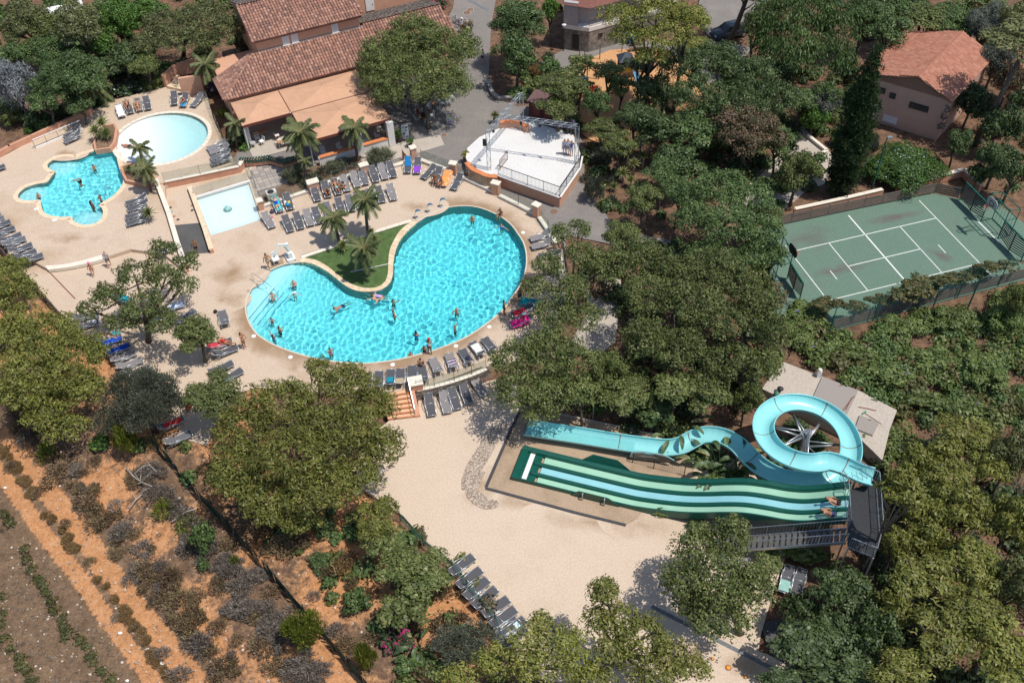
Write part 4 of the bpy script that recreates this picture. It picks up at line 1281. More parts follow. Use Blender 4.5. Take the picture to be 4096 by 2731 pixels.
def glass_fence(label,pts,h=1.0,z=0.3,step=1.5,m=None,post=M_steel):
 t=thing('glass_fence',label,'fence')
 L=0
 for s,e in zip(pts,pts[1:]):
  n=max(1,round((e-s).length/step))
  for i in range(n+1):
   p=s.lerp(e,i/n)
   MB().tube([Vector((p.x,p.y,z)),Vector((p.x,p.y,z+h))],.025,6).build('post',post,t)
   if i<n:
    r=s.lerp(e,(i+1)/n)
    MB().beam(Vector((*p.lerp(r,.03).xy,z+h*.52)),Vector((*p.lerp(r,.97).xy,z+h*.52)),.014,h*.86).build('pane',M_glass,t)
 return t
for pts,lb in zip(GF,('left of the stage pillar','below the stage rail','at the path bend','under the tangled oak')):
 glass_fence('clear glass fence on the pool wall '+lb,pts)
glass_fence('clear glass fence behind the turquoise draped lounger',gs(1,1,[(80,335),(480,200)]))
glass_fence('clear glass fence behind the back row of loungers',gs(1,1,[(575,150),(965,25)]))
glass_fence('clear glass fence behind the blue towel',[g(1,0,1520,1485),g(1,0,1770,1580)],1.1,.28)
glass_fence('clear glass fence on top of the splash pool wall',gs(0,1,[(1790,240),(2290,90)]),.8,.2)
glass_fence('clear glass fence on the white coping of the terrace wall',[g(0,1,x,y,Z_LEFT)for x,y in((1520,128),(1850,60),(2200,-15))],1.0,.72)
glass_fence('glass fence closing the right side of the left terrace',[g(0,0,x,y,Z_LEFT)for x,y in((1880,850),(1960,1080),(2050,1280),(2150,1500))],1.1,Z_LEFT,1.4)
glass_fence('clear glass fence between the splash pool and the turquoise draped lounger',gs(0,1,[(2285,0),(2351,160),(2400,300)]),.9,.1)
# ---- turf peninsula: low stone wall, every stone its own
def stone_wall(label,base,top_z,z0,cap=None,rows=None,sl=.34,sh=.075,limit=300,coping_w=.34):
 t=thing('stone_wall',label,'wall')
 b=MB()
 for s,e in zip(base,base[1:]):b.beam(Vector((*s.xy,(z0+top_z)/2)),Vector((*e.xy,(z0+top_z)/2)),.16,top_z-z0)
 b.build('wall',mat('dark_mortar',(.09,.075,.065),.9,.2),t)
 mes=[]
 for k in range(4):
  R=random.Random(k)
  b=MB()
  v=[(x*(1+R.uniform(-.06,.02)),y,zz*(1+R.uniform(-.2,.05)))for x in(-.5,.5)for y in(-.5,.5)for zz in(-.5,.5)]
  b.add(v,[(0,1,3,2),(4,6,7,5),(0,4,5,1),(2,3,7,6),(0,2,6,4),(1,5,7,3)])
  mes.append(b.mesh('stone',M_stone_obj))
 n_rows=max(1,int((top_z-z0)/sh))
 L=[0]
 for s,e in zip(base,base[1:]):L.append(L[-1]+(e-s).length)
 k=0
 for j in range(n_rows):
  x=rnd.uniform(-.3,0)
  while x<L[-1]:
   w=rnd.uniform(.6,1.4)*sl
   xm=min(max(x+w/2,0),L[-1])
   i=max(i for i in range(len(base)-1)if L[i]<=xm+1e-6)
   d=(base[i+1]-base[i]).normalized()
   p=base[i]+d*(xm-L[i])
   if k<limit:
    o=obj('stone',mes[k%4],t)
    o.location=(p.x+d.y*.08,p.y-d.x*.08,z0+(j+.5)*sh)
    o.rotation_euler.z=math.atan2(d.y,d.x)
    o.scale=(w*.94,rnd.uniform(.10,.20),sh*rnd.uniform(.8,.96))
    k+=1
   x+=w
 if cap:
  for s,e in zip(base,base[1:]):
   n=max(1,int((e-s).length/1.0))
   for i in range(n):
    p,r=s.lerp(e,i/n),s.lerp(e,(i+1)/n)
    dd_=(r-p).normalized()*.01
    MB().beam(Vector((*(p+dd_).xy,top_z+.03)),Vector((*(r-dd_).xy,top_z+.03)),coping_w,.07).build('coping_stone',cap,t)
 return t
stone_wall('low dark stone wall with pale coping at the back of the turf peninsula',[g(1,1,415,800),g(1,1,700,705),g(1,1,1080,570),g(1,1,1428,462)],.03,-.30,M_cope_pale,sl=.5,sh=.1)
sw=smooth_loop([g(1,2,x,y,Z_LOW)for x,y in((1490,525),(1650,490),(1830,440),(1990,385),(2120,330))],4,False)
stone_wall('stacked slate retaining wall between the large pool deck and the lower deck',sw,-.02,Z_LOW,M_cope_pale)
glass_fence('glass fence standing on the slate retaining wall',[Vector((*p.xy,0))for p in sw[::4]],1.0,.05,2.0)
# ---- steps down to the lower deck, each step a part
st=thing('steps','six peach steps with terracotta noses down to the lower deck','steps')
A0,A1=g(1,2,1140,478,0),g(1,2,1420,430,0)
B0,B1=g(1,2,1215,722,Z_LOW),g(1,2,1480,690,Z_LOW)
for k in range(6):
 t0,t1=k/6,(k+1)/6
 z=-(k)/6-.03
 p,r,s,e=A0 .lerp(B0,t0),A1 .lerp(B1,t0),A1 .lerp(B1,t1),A0 .lerp(B0,t1)
 tr=MB().prism([Vector((x.x,x.y,0))for x in(p,r,s,e)],-1.2,z).build('step',mat('peach_tread',(.70,.43,.26),.8,.12,2),st)
 MB().beam(Vector((e.x,e.y,z-.02)),Vector((s.x,s.y,z-.02)),.09,.06).build('nosing',mat('terracotta_nosing',(.52,.21,.11),.8,.12),tr)
sd=thing('stair_wall','sloping terracotta cheek wall with a chrome handrail right of the steps','wall')
P0,P1=g(1,2,1430,440,0),g(1,2,1490,695,Z_LOW)
b=MB()
dvec=Vector(((P1-P0).y,-(P1-P0).x,0)).normalized()*.16
b.add([p+dvec*s+Vector((0,0,z))for p,zs in((P0,(-1.2,.35)),(P1,(-.1,.2)))for s in(-1,1)for z in zs],[(0,1,3,2),(4,6,7,5),(0,4,5,1),(2,3,7,6),(1,5,7,3)])
b.build('wall',M_terra,sd)
MB().tube([P0+Vector((-.2,.2,.3)),P0+Vector((-.2,.2,.95)),P1+Vector((-.18,0,.95)),P1+Vector((-.18,0,0))],.028,7).build('handrail',M_chrome,sd)
pillar('square terracotta plinth at the top of the steps',g(1,2,1470,420),.95,.8,.65,.2)
# ---- reed screen and fences on the left
def screen(name,label,pts,h,m,z=0.0,n_per=9.0,post=M_wood,stuff=True):
 t=thing(name,label,'fence')
 b=MB()
 for s,e in zip(pts,pts[1:]):
  L=(e-s).length
  n=int(L*n_per)
  for i in range(n):
   p=s.lerp(e,(i+rnd.random())/n)
   hh=h*rnd.uniform(.86,1.06)
   zz=p.z if z is None else z
   b.tube([(p.x,p.y,zz),(p.x+rnd.uniform(-.05,.05),p.y+rnd.uniform(-.05,.05),zz+hh)],.035,4)
  for i in range(int(L/2)+1):
   p=s.lerp(e,i/max(1,int(L/2)))
   zz=p.z if z is None else z
   MB().tube([(p.x,p.y,zz-.2),(p.x,p.y,zz+h*1.1)],.05,6).build('post',post,t)
 o=b.build('reeds',m,t)
 if stuff:o['kind']='stuff'
 return t
screen('reed_screen','dark brown reed screen fence along the left edge of the upper deck',gs(0,1,[(-40,690),(150,900),(420,1190),(690,1500)]),.9,M_wood,-.05,11)
screen('reed_screen','dark reed screen behind the lower left loungers',gs(0,2,[(930,60),(1040,200)]),.9,M_wood,-.05,11)
mf=thing('mesh_fence','dark green windbreak mesh fence crossing the orange bank','fence')
FL=[GT(p)for p in fence_px]
b=MB()
for s,e in zip(FL,FL[1:]):
 n=int((e-s).length/.35)
 for i in range(n):
  p,r=s.lerp(e,i/n),s.lerp(e,(i+1)/n)
  w1=Vector((.0,0,0));j1,j2=rnd.uniform(-.07,.07),rnd.uniform(-.07,.07)
  zs=[ground_z(p.x,p.y),ground_z(r.x,r.y)]
  b.add([(p.x,p.y,zs[0]),(r.x,r.y,zs[1]),(r.x+j2,r.y+j2,zs[1]+.7),(r.x,r.y,zs[1]+1.25+j1),(p.x,p.y,zs[0]+1.25+j2),(p.x+j1,p.y+j1,zs[0]+.7)],[(0,1,2,5),(5,2,3,4)])
 for i in range(int((e-s).length/2.2)+1):
  p=s.lerp(e,i/max(1,int((e-s).length/2.2)))
  z=ground_z(p.x,p.y)
  MB().tube([(p.x+.05,p.y+.05,z-.2),(p.x+.05,p.y+.05,z+1.35)],.03,6).build('post',M_green_steel,mf)
b.build('mesh',tint_mat('windbreak_mesh',[(0,(.006,.035,.028)),(1,(.018,.075,.055))],.7),mf,False,True)
wf=thing('mesh_fence','low creeper covered wire fence along the edge of the lower deck','fence')
WF=[g(1,3,x,y,Z_LOW)for x,y in((1350,60),(1560,290),(1830,500),(1960,680),(2220,980),(2290,1200))]
b=MB()
for s,e in zip(WF,WF[1:]):
 for k in range(7):
  z=.1+k*.15
  b.tube([s+Vector((-.15,-.15,z)),e+Vector((-.15,-.15,z))],.008,3)
 n=int((e-s).length/.15)
 for i in range(n):
  p=s.lerp(e,i/n)+Vector((-.15,-.15,0));b.tube([p,p+Vector((0,0,1.0))],.007,3)
 p=s+Vector((-.15,-.15,0));MB().tube([p,p+Vector((0,0,1.15))],.035,6).build('post',M_black_steel,wf)
b.build('wires',M_green_steel,wf)
t=thing('handrail','white handrail with thin posts beside the left boundary wall','railing')
for a,c in((((300,1290),(770,1080)),.95),(((330,1365),(750,1180)),.95)):pass
p0,p1=g(0,0,330,1365,Z_LEFT),g(0,0,760,1185,Z_LEFT)
up=Vector((-.02,0,.95))
MB().beam(p0+up,p1+up,.09,.06).build('top_rail',M_white,t)
MB().beam(p0+Vector((0,0,.07)),p1+Vector((0,0,.07)),.12,.14).build('kerb',M_white,t)
for i in range(5):
 p=p0 .lerp(p1,i/4);MB().tube([p,p+up],.022,6).build('post',M_rust,t)
# ---- the stage
ZS=1.1
stg=thing('stage','raised white painted stage with salmon front walls','stage')
SP=[g(1,0,1960,1520,ZS),g(1,1,1990,10,ZS),g(1,1,2110,45,ZS),g(1,1,2225,45,ZS),g(2,1,0,90,ZS),g(2,1,438,245,ZS),g(2,1,620,-20,ZS),g(2,0,640,1440,ZS),g(2,0,560,1230,ZS),g(2,0,200,1130,ZS),g(2,0,0,1110,ZS),g(1,0,2230,1180,ZS),g(1,0,2050,1260,ZS),g(1,0,1940,1360,ZS),g(1,0,1925,1450,ZS)]
MB().prism([p for p in SP],-.2,ZS).build('wall',M_salmon,stg)
MB().sheet(offset_loop(SP,-.02),ZS+.006).build('floor',M_stage,stg)
lip=MB()
for s,e in zip(SP[3:7],SP[4:8]):lip.beam(s+Vector((0,0,.03)),e+Vector((0,0,.03)),.28,.09)
lip.build('edge_coping',M_offwhite,stg)
t=thing('curved_bench','curved wall with bright orange coping at the left front of the stage','wall')
CB=smooth_loop([g(1,0,1935,1500,ZS+.15),g(1,0,1990,1560,ZS+.15),g(1,1,2060,25,ZS+.15),g(1,1,2130,55,ZS+.15),g(1,1,2215,60,ZS+.15)],3,False)
b,c2=MB(),MB()
for s,e in zip(CB,CB[1:]):
 b.beam(Vector((*s.xy,.65)),Vector((*e.xy,.65)),.3,1.3)
 c2 .beam(Vector((*s.xy,1.34)),Vector((*e.xy,1.34)),.46,.08)
b.build('wall',M_salmon,t);c2 .build('coping',mat('bright_terracotta',(.62,.22,.09),.8,.15),t)
t=thing('back_wall','curved orange coped wall at the rear of the stage','wall')
CB=smooth_loop([g(1,0,2240,1150,ZS+.3),g(1,0,2330,1140,ZS+.3),g(2,0,60,1150,ZS+.3),g(2,0,150,1190,ZS+.3)],3,False)
b,c2=MB(),MB()
for s,e in zip(CB,CB[1:]):
 b.beam(Vector((*s.xy,ZS+.2)),Vector((*e.xy,ZS+.2)),.3,.8);c2 .beam(Vector((*s.xy,ZS+.62)),Vector((*e.xy,ZS+.62)),.4,.08)
b.build('wall',M_salmon,t);c2 .build('coping',MATS['bright_terracotta'],t)
def balustrade(label,pts,h=1.0,step=.13,m=M_black_steel,post_every=1.6,mid=False):
 t=thing('balustrade',label,'railing')
 b,r=MB(),MB()
 for s,e in zip(pts,pts[1:]):
  L=(e-s).length
  r.beam(s+Vector((0,0,h)),e+Vector((0,0,h)),.05,.04).beam(s+Vector((0,0,.1)),e+Vector((0,0,.1)),.03,.03)
  if mid:r.beam(s+Vector((0,0,h*.85)),e+Vector((0,0,h*.85)),.025,.025)
  n=max(1,int(L/step))
  for i in range(n+1):
   p=s.lerp(e,i/n);b.tube([p+Vector((0,0,.1)),p+Vector((0,0,h))],.009,4,False)
  n=max(1,round(L/post_every))
  for i in range(n+1):
   p=s.lerp(e,i/n);MB().beam(p,p+Vector((0,.001,h+.03)),.045,.045).build('post',m,t)
 r.build('rail',m,t);b.build('bars',m,t)
 return t
balustrade('black iron balustrade along the front and right of the stage',[p+Vector((0,.06,.07))for p in(SP[3],SP[4],SP[5],SP[6],SP[7])])
balustrade('short brown railing at the left steps of the stage',[g(1,0,2240,1560,ZS),g(1,0,2310,1470,ZS)],1.0,.12,M_rust)
def truss(parent,a,b_,w=.3,name='truss_beam'):
 b=MB()
 a,b_=Vector(a),Vector(b_)
 d=(b_-a).normalized()
 u=d.cross(Vector((0,0,1)));u=u.normalized()if u.length>.1 else Vector((1,0,0))
 n=u.cross(d).normalized()
 C4=[(-1,-1),(1,-1),(1,1),(-1,1)]
 off=[u*(x*w/2)+n*(y*w/2)for x,y in C4]
 for o in off:b.tube([a+o,b_+o],.026,5)
 k=max(2,int((b_-a).length/.42))
 for i in range(k):
  p,r=a.lerp(b_,i/k),a.lerp(b_,(i+1)/k)
  for s in range(4):
   o1,o2=off[s],off[(s+1)%4]
   b.tube([p+(o1 if i%2 else o2),r+(o2 if i%2 else o1)],.013,4)
 b.build(name,M_steel,parent)
tr=thing('stage_truss','aluminium lattice truss on towers over the white stage','truss')
T1=g(1,0,2142,1555,ZS);T2=g(2,0,590,1500,ZS)
T1t=Vector((T1 .x,T1 .y,ZS+3.9));T2t=Vector((T2 .x,T2 .y,ZS+3.9))
T3t=g(2,0,85,860,ZS+3.9);T3=Vector((T3t.x,T3t.y,-.05))
T4t=g(1,0,2330,1085,ZS+3.9)
T4t=T1t.lerp(T3t,max(.1,min(.9,(T4t-T1t).dot((T3t-T1t))/(T3t-T1t).length_squared)))
for a,c in((T1,T1t),(T2,T2t),(T3,T3t)):truss(tr,a,c,.32,'truss_tower')
truss(tr,T1t,T3t);truss(tr,T4t,T2t)
for i,(a,c,f)in enumerate(((T4t,T2t,.25),(T4t,T2t,.5),(T4t,T2t,.72),(T1t,T3t,.15))):
 p=a.lerp(c,f)-Vector((0,0,.32))
 s=thing('stage_light',('black spotlight hanging left on the rear stage truss','black spotlight hanging mid way on the rear stage truss','black spotlight hanging right on the rear stage truss','black spotlight hanging by the left truss tower')[i],'spotlight',p)
 MB().tube([(0,0,0),(.06,-.14,-.24)],[.1,.13],8).build('housing',M_black_steel,s)
 MB().tube([(-.13,0,.02),(-.13,0,.2),(.13,0,.2),(.13,0,.02)],.015,4).build('bracket',M_black_steel,s)
sp=thing('loudspeaker','black loudspeaker box on the left truss tower','loudspeaker',T1+Vector((-.28,-.05,2.9)))
MB().box((0,0,0),(.36,.3,.55)).build('cabinet',M_black_steel,sp)
MB().box((0,-.155,0),(.3,.012,.48)).build('grille',M_dark,sp)
# ---- the orange roofed house on the right
ZE,ZR=4.2,5.75
hR0,hP0,hP1=g(3,0,1685,940,ZE),g(3,0,1380,710,ZR),g(3,0,1790,298,ZR)
hL1=g(3,0,1260,295,ZE)
hd=hP1-hP0
hR1=hR0+hd
hL0=hL1-hd
ho=thing('gabled_house','pink house with a bright orange tiled gable roof by the court','house')
def hw(p,k=.94):
 c=(hR0+hL1)/2
 return Vector((c.x+(p.x-c.x)*k,c.y+(p.y-c.y)*k,0))
b=MB()
C4=[hw(hR0),hw(hR1),hw(hL1),hw(hL0)]
pk0,pk1=hw(hP0),hw(hP1)
zt=ZE-.08
b.prism(C4,-1.0,zt)
for s,e,pk in((C4[0],C4[3],pk0),(C4[1],C4[2],pk1)):
 v=[Vector((s.x,s.y,zt)),Vector((e.x,e.y,zt)),Vector((pk.x,pk.y,ZR-.16))]
 b.add(v,[(0,2,1),(0,1,2)])
b.build('wall',mat('dusty_pink_render',(.56,.36,.28),.85,.06,1.0),ho)
for o0,e0,e1,r0,r1 in((None,hR0,hR1,hP0,hP1),(None,hL1,hL0,hP1,hP0)):
 u=e1-e0
 w=(r0-e0)-u.normalized()*(r0-e0).dot(u.normalized())
 off=(r0-e0).dot(u.normalized())
 tile_roof(ho,e0,u,w,[(0,0),(u.length,0),(off+u.length,w.length),(off,w.length)],.21,.34,M_tile_new,M_tile_new,0,.002)
for k in range(30):ridge_tile(ho,hP0 .lerp(hP1,k/30)+Vector((0,0,.05)),hP0 .lerp(hP1,(k+1.06)/30)+Vector((0,0,.05)),M_tile_new,.11)
fw=(C4[0]-C4[3]);fwn=Vector((fw.y,-fw.x,0)).normalized();fang=math.atan2(fw.y,fw.x)
def front(px,z):
 lo,hi=0.0,1.0
 best=min(((scale_at(C4[3].lerp(C4[0],t))and(RIGHT.dot(C4[3].lerp(C4[0],t)+Vector((0,0,z))-CAM)/FWD.dot(C4[3].lerp(C4[0],t)+Vector((0,0,z))-CAM)*FPX+IW/2-px)**2),t)for t in np.linspace(0,1,200))[1]
 p=C4[3].lerp(C4[0],best);return Vector((p.x,p.y,z))+fwn*.03
for(c,r,x,y),w,h,z in(((3,0,1050,830),.55,.55,3.2),((3,0,1145,865),.55,.55,3.0),((3,0,1385,950),1.75,.6,2.65)):
 o=MB().box((0,0,0),(w,.1,h)).build('window',M_black_steel,ho,False,False,front(q(c,r,x,y)[0],z),fang)
 for i in range(3 if w>1 else 1):
  ww=w*.9/(3 if w>1 else 1)
  MB().box((-w*.45+ww*(i+.5),-.056,0),(ww*.88,.02,h*.8)).build('pane',M_dglass,o)
o=MB().box((0,0,0),(1.35,.12,.7)).build('shutter',M_window,ho,False,False,front(q(3,0,1120,1110)[0],.55),fang)
MB().box((0,-.07,-.1),(1.2,.03,.05)).build('slat',M_white,o)
b=MB()
rk=random.Random(4)
sp0=front(q(3,0,1590,1000)[0],0)
for i in range(40):
 p=sp0+fw.normalized()*rk.uniform(-.25,.28)+Vector((0,0,rk.uniform(1.0,3.7)))+fwn*.02
 b.ico(p,rk.uniform(.1,.17),(1,.35,.8),.25)
o=b.build('stone_quoins',M_stone,ho,False,True)
rw=thing('garden_wall','terracotta wall with pale coping stepping round the plumbago bed','wall')
P=gs(3,1,[(1180,170),(1560,80),(1790,20),(1950,165)],.3)
b=MB()
for s,e in zip(P,P[1:]):b.beam(Vector((*s.xy,.3)),Vector((*e.xy,.3)),.25,.75)
b.build('wall',M_terra,rw)
for s,e in zip(P,P[1:]):
 for i in range(4):
  MB().beam(Vector((*s.lerp(e,i/4+.004).xy,.71)),Vector((*s.lerp(e,(i+1)/4-.004).xy,.71)),.36,.07).build('coping_stone',M_cope_pale,rw)
wall('garden_wall','terracotta wall with pale coping behind the left half of the court fence',gs(3,1,[(240,385),(700,285),(1040,205)],.2),.6,.25,M_terra,M_cope_pale,0)
wall('garden_wall','stepped pale kerb wall on the terrace above the court',gs(3,0,[(430,1450),(540,1400),(360,1255)],0),.3,.2,M_offwhite,M_cope_pale,-.1)
# ---- stone walled house at the top
sh=thing('stone_house','shaded house with a rubble stone ground floor and a balcony above the playground','house')
Sb=[g(2,0,x,y,-.05)for x,y in((470,450),(700,480),(1000,395),(1460,280))]
bk=[Vector((p.x+2.0,p.y+7.0,0))for p in(Sb[3],Sb[0])]
base=[Vector((p.x,p.y,0))for p in Sb]+bk
MB().prism(base,-.2,2.3).build('ground_floor',mat('rubble_wall',(.20,.175,.15),.9,.45,2.2,.6,col2=(.34,.30,.26)),sh)
MB().prism(offset_loop(base,.06),2.3,2.75).build('balcony_edge',M_offwhite,sh)
MB().prism(offset_loop(base,-.9),2.75,5.0).build('upper_wall',mat('grey_render',(.40,.36,.35),.85,.1),sh)
MB().prism([Sb[0]+Vector((0,0,0)),Sb[0].lerp(Sb[1],.55),Sb[0].lerp(Sb[1],.55)+Vector((.4,2,0)),Sb[0]+Vector((.4,2,0))],2.75,5.2).build('corner_tower',mat('grey_render',(.40,.36,.35)),sh)
rb=offset_loop(base,.3)
rfp=[Vector((p.x,p.y,5.0))for p in rb]
cen=sum(rfp,Vector())/len(rfp)+Vector((0,0,1.6))
MB().add(rfp+[cen],[(i,(i+1)%len(rfp),len(rfp))for i in range(len(rfp))]).build('roof',mat('maroon_tile',(.20,.085,.065),.85,.3,5,.4),sh)
for i,(p,r,f,z,w,h)in enumerate(((0,1,.5,1.0,.9,2.0),(1,2,.35,1.6,.45,.5),(1,2,.85,1.6,.45,.5),(2,3,.2,1.1,1.0,2.0))):
 c=Sb[p].lerp(Sb[r],f);d=(Sb[r]-Sb[p]);a=math.atan2(d.y,d.x);nn=Vector((d.y,-d.x,0)).normalized()
 o=MB().box((0,0,0),(w,.12,h)).build('door' if h>1 else 'window',M_wood,sh,False,False,Vector((c.x,c.y,z))+nn*.04,a)
 MB().box((0,-.07,0),(w*.8,.02,h*.85)).build('panel' if h>1 else 'pane',M_dark,o)
balustrade('dark balcony railing of the stone house',[Vector((*p.xy,2.75))for p in offset_loop(base,-.05)[1:4]],.9,.14,M_rust)
kp=[g(2,0,x,y,0)for x,y in((155,1090),(395,1160),(420,1050),(220,1000))]
kk=thing('kiosk','maroon wooden kiosk behind the stage','kiosk')
MB().prism(kp,-.1,1.9).build('wall',mat('maroon_board',(.16,.055,.045),.8,.2,4),kk)
MB().prism(offset_loop(kp,.25),1.9,2.05).build('roof',mat('brown_felt',(.15,.09,.085),.9,.15),kk)
d=kp[1]-kp[0];a=math.atan2(d.y,d.x)
for f in(.3,.7):MB().box((0,0,0),(.7,.05,.9)).build('shutter',mat('red_brown_board',(.26,.085,.06),.8),kk,False,False,kp[0].lerp(kp[1],f)+Vector((0,-.05,1.1)),a)
mh=thing('mobile_home','white mobile home half hidden by trees in the top left corner','mobile home')
mp=[g(0,0,x,y,2.4)for x,y in((400,240),(470,250),(560,170),(790,150),(760,40),(560,20),(400,90))]
mp=[g(0,0,420,260,2.4),g(0,0,800,150,2.4),g(0,0,740,10,2.4),g(0,0,380,90,2.4)]
MB().prism(mp,-.2,2.3).build('wall',M_window,mh)
MB().prism(offset_loop(mp,.15),2.3,2.42).build('roof',M_white,mh)
d=mp[1]-mp[0];a=math.atan2(d.y,d.x)
for f in(.25,.7):
 o=MB().box((0,0,0),(.9,.06,.8)).build('window',M_white,mh,False,False,mp[0].lerp(mp[1],f)+Vector((0,-.04,-1.0)),a)
 MB().box((0,-.035,0),(.78,.02,.68)).build('pane',M_dglass,o)
shd=thing('shed','small shed with an orange tiled roof at the right edge','shed')
sp_=[g(3,0,x,y,2.6)for x,y in((2190,800),(2420,860),(2500,700),(2260,660))]
MB().prism(offset_loop(sp_,-.2),-.1,2.5).build('wall',M_salmon,shd)
u=sp_[1]-sp_[0];w=sp_[3]-sp_[0]+Vector((0,0,.8));w-=u.normalized()*w.dot(u.normalized())
tile_roof(shd,sp_[0],u,w,[(0,0),(u.length,0),(u.length,w.length),(0,w.length)],.24,.34,M_tile_new,M_tile_new,40)
# ================================================================== SPORTS COURT
cp=[Vector(p)for p in((19.8,4.1,0),(23.6,5.2,0),(37.1,8.55,0),(38.9,7.7,0),(41.9,7.2,0),(44.2,2.4,0),(43.2,-.6,0),(40.9,-.3,0),(42.2,-2.0,0),(40.8,-2.6,0),(24.2,-7.55,0),(19.6,-5.2,0))]
struct(MB().prism(cp,-.6,-.02).build('court_floor',M_court))
M_cstain=damp_mat('court_stain',(.135,.215,.165),(.165,.15,.13),(.17,.225,.185),.14,.6,.60,.78,.6,(.135,.105,.105))
patch('court_stain',Vector((24.2,3.0,0)),4.2,2.2,-.0185,.2,M_cstain)
patch('court_stain',Vector((26.2,-.9,0)),6.5,.9,-.0182,.22,M_cstain)
patch('court_stain',Vector((35.0,.6,0)),2.2,.8,-.0188,-.7,M_cstain)
patch('court_stain',Vector((33.0,5.6,0)),4.0,.8,-.0184,.25,M_cstain)
def court_lines():
 b=MB()
 P00,P01,P11,P10=(g(3,1,*p,-.016)for p in((205,745),(550,1192),(1945,850),(1545,435)))
 def L(a,c,w=.07):b.beam(a,c,w,.006)
 def at(s,t):return P00 .lerp(P10,s).lerp(P01 .lerp(P11,s),t)
 L(at(0,0),at(1,0));L(at(0,1),at(1,1))
 L(at(0,-.14),at(0,1.12));L(at(1,-.42),at(1,1.36))
 for s in(.258,.745):L(at(s,.002),at(s,.998))
 L(at(.258,.5),at(.745,.5))
 L(at(.505,-.44),at(.505,1.03),.12)
 for s in(.14,.866):L(at(s,.5),at(s,.68))
 L(g(3,1,1925,460,-.016),g(3,1,2120,655,-.016),.1);L(g(3,1,40,1040,-.016),g(3,1,110,1130,-.016),.1)
 return b
struct(court_lines().build('court_lines',M_line))
def plank_fence(label,pts,h,n,wood=M_wood,steel=M_green_steel,every=1.75):
 t=thing('plank_fence',label,'fence')
 pm=MB().box((0,0,0),(1,.04,1)).mesh('plank',wood)
 for s,e in zip(pts,pts[1:]):
  L=(e-s).length
  k=max(1,round(L/every))
  a=math.atan2((e-s).y,(e-s).x)
  for i in range(k):
   c=s.lerp(e,(i+.5)/k)
   for j in range(n):
    o=obj('plank',pm,t)
    o.location=(c.x,c.y,.06+h*(j+.5)/n)
    o.rotation_euler.z=a
    o.scale=(L/k*.985,1,h/n*.68)
  for i in range(k+1):
   p=s.lerp(e,i/k)
   MB().tube([(p.x-math.sin(a)*.06,p.y+math.cos(a)*.06,-.1),(p.x-math.sin(a)*.06,p.y+math.cos(a)*.06,h+.12)],.04,6).build('post',steel,t)
 return t
N0,N1=Vector((22.3,4.75,0)),Vector((37.1,8.55,0))
plank_fence('grey board fence along the far side of the sports court',[N0,N1,Vector((38.9,7.75,0))],1.05,5)
plank_fence('grey board fence along the near side of the sports court',[g(3,1,580,1462),g(3,1,2351,985),g(3,1,2480,930)],1.05,5)
wfn=thing('wire_fence','tall wire ball fence on posts outside the near board fence of the court','fence')
WA,WB=g(3,1,560,1500),g(3,1,2480,950)
b=MB()
for k in range(14):b.tube([WA+Vector((0,0,.2+k*.2)),WB+Vector((0,0,.2+k*.2))],.005,3)
for k in range(90):b.tube([WA.lerp(WB,k/89),WA.lerp(WB,k/89)+Vector((0,0,2.9))],.004,3)
b.build('wires',M_green_steel,wfn)
for k in range(6):MB().tube([WA.lerp(WB,k/5),WA.lerp(WB,k/5)+Vector((0,0,3.0))],.04,6).build('post',M_green_steel,wfn)
def goal(label,A,Bp,hpost,depth_dir,boards=True,dark=False):
 """slatted steel goal frame between A and B with the mouth open towards the court"""
 t=thing('goal_frame',label,'goal')
 d=(Bp-A);L=d.length;u=d.normalized()
 for s0,s1 in((0,.36),(.64,1)):
  b=MB()
  P,Q=A+d*s0,A+d*s1
  mid=(P+Q)/2
  n=9
  for i in range(n):
   z=.12+i*hpost/n
   for X,Y in((P,mid),(mid,Q)):
    dz=.5 if X is P else-.5
    b.beam(Vector((*X.xy,min(hpost,max(.05,z+(.35 if X is P else 0))))),Vector((*Y.xy,min(hpost,max(.05,z+(0 if X is P else.35))))),.05,.075)
  for i in range(3):
   p=P.lerp(Q,i/2);b.beam(p+Vector((0,0,.02)),p+Vector((.001,0,hpost)),.07,.07)
  b.build('slat_panel',M_dark if dark else M_black_steel,t)
  MB().beam(P+Vector((0,0,hpost)),Q+Vector((0,0,hpost)),.09,.09).build('frame',M_green_steel,t)
 def tb(*a):MB().tube(*a).build('frame_tube',M_green_steel,t)
 for s in(0,.36,.64,1):
  p=A+d*s
  tb([p,p+Vector((0,0,hpost+(1.2 if s in(.36,.64)else 0)))],.045,6)
 g0,g1=A+d*.36,A+d*.64
 up=lambda z:Vector((0,0,z))
 for z in(hpost,hpost+1.1):tb([g0+up(z),g1+up(z)],.045,6)
 bk0,bk1=g0+depth_dir*1.1,g1+depth_dir*1.1
 for z in(.05,hpost):tb([g0+up(z),bk0+up(z),bk1+up(z),g1+up(z)],.04,6)
 for p in(bk0,bk1):tb([p,p+up(hpost+.9)],.04,6)
 for p,r in((g0,bk0),(g1,bk1)):tb([p+up(hpost+1.1),r+up(hpost+.9)],.04,6)
 tb([bk0+up(hpost+.9),bk1+up(hpost+.9)],.04,6)
 for k in range(8):tb([bk0 .lerp(bk1,k/7)+up(.05),bk0 .lerp(bk1,k/7)+up(hpost)],.015,4)
 return g0,g1,t
gA,gB=Vector((39.0,7.5,0)),Vector((41.2,-.6,0))
ou=Vector(((gB-gA).normalized().y*-1,(gB-gA).normalized().x,0))
r0,r1,_=goal('green steel goal with slatted wings at the right end of the court',gA,gB,1.9,ou)
wA,wB=Vector((21.3,2.6,0)),Vector((22.6,-4.1,0))
ow=-ou
l0,l1,_=goal('green steel goal with slatted wings at the left end of the court',wA,wB,1.7,ow,dark=True)
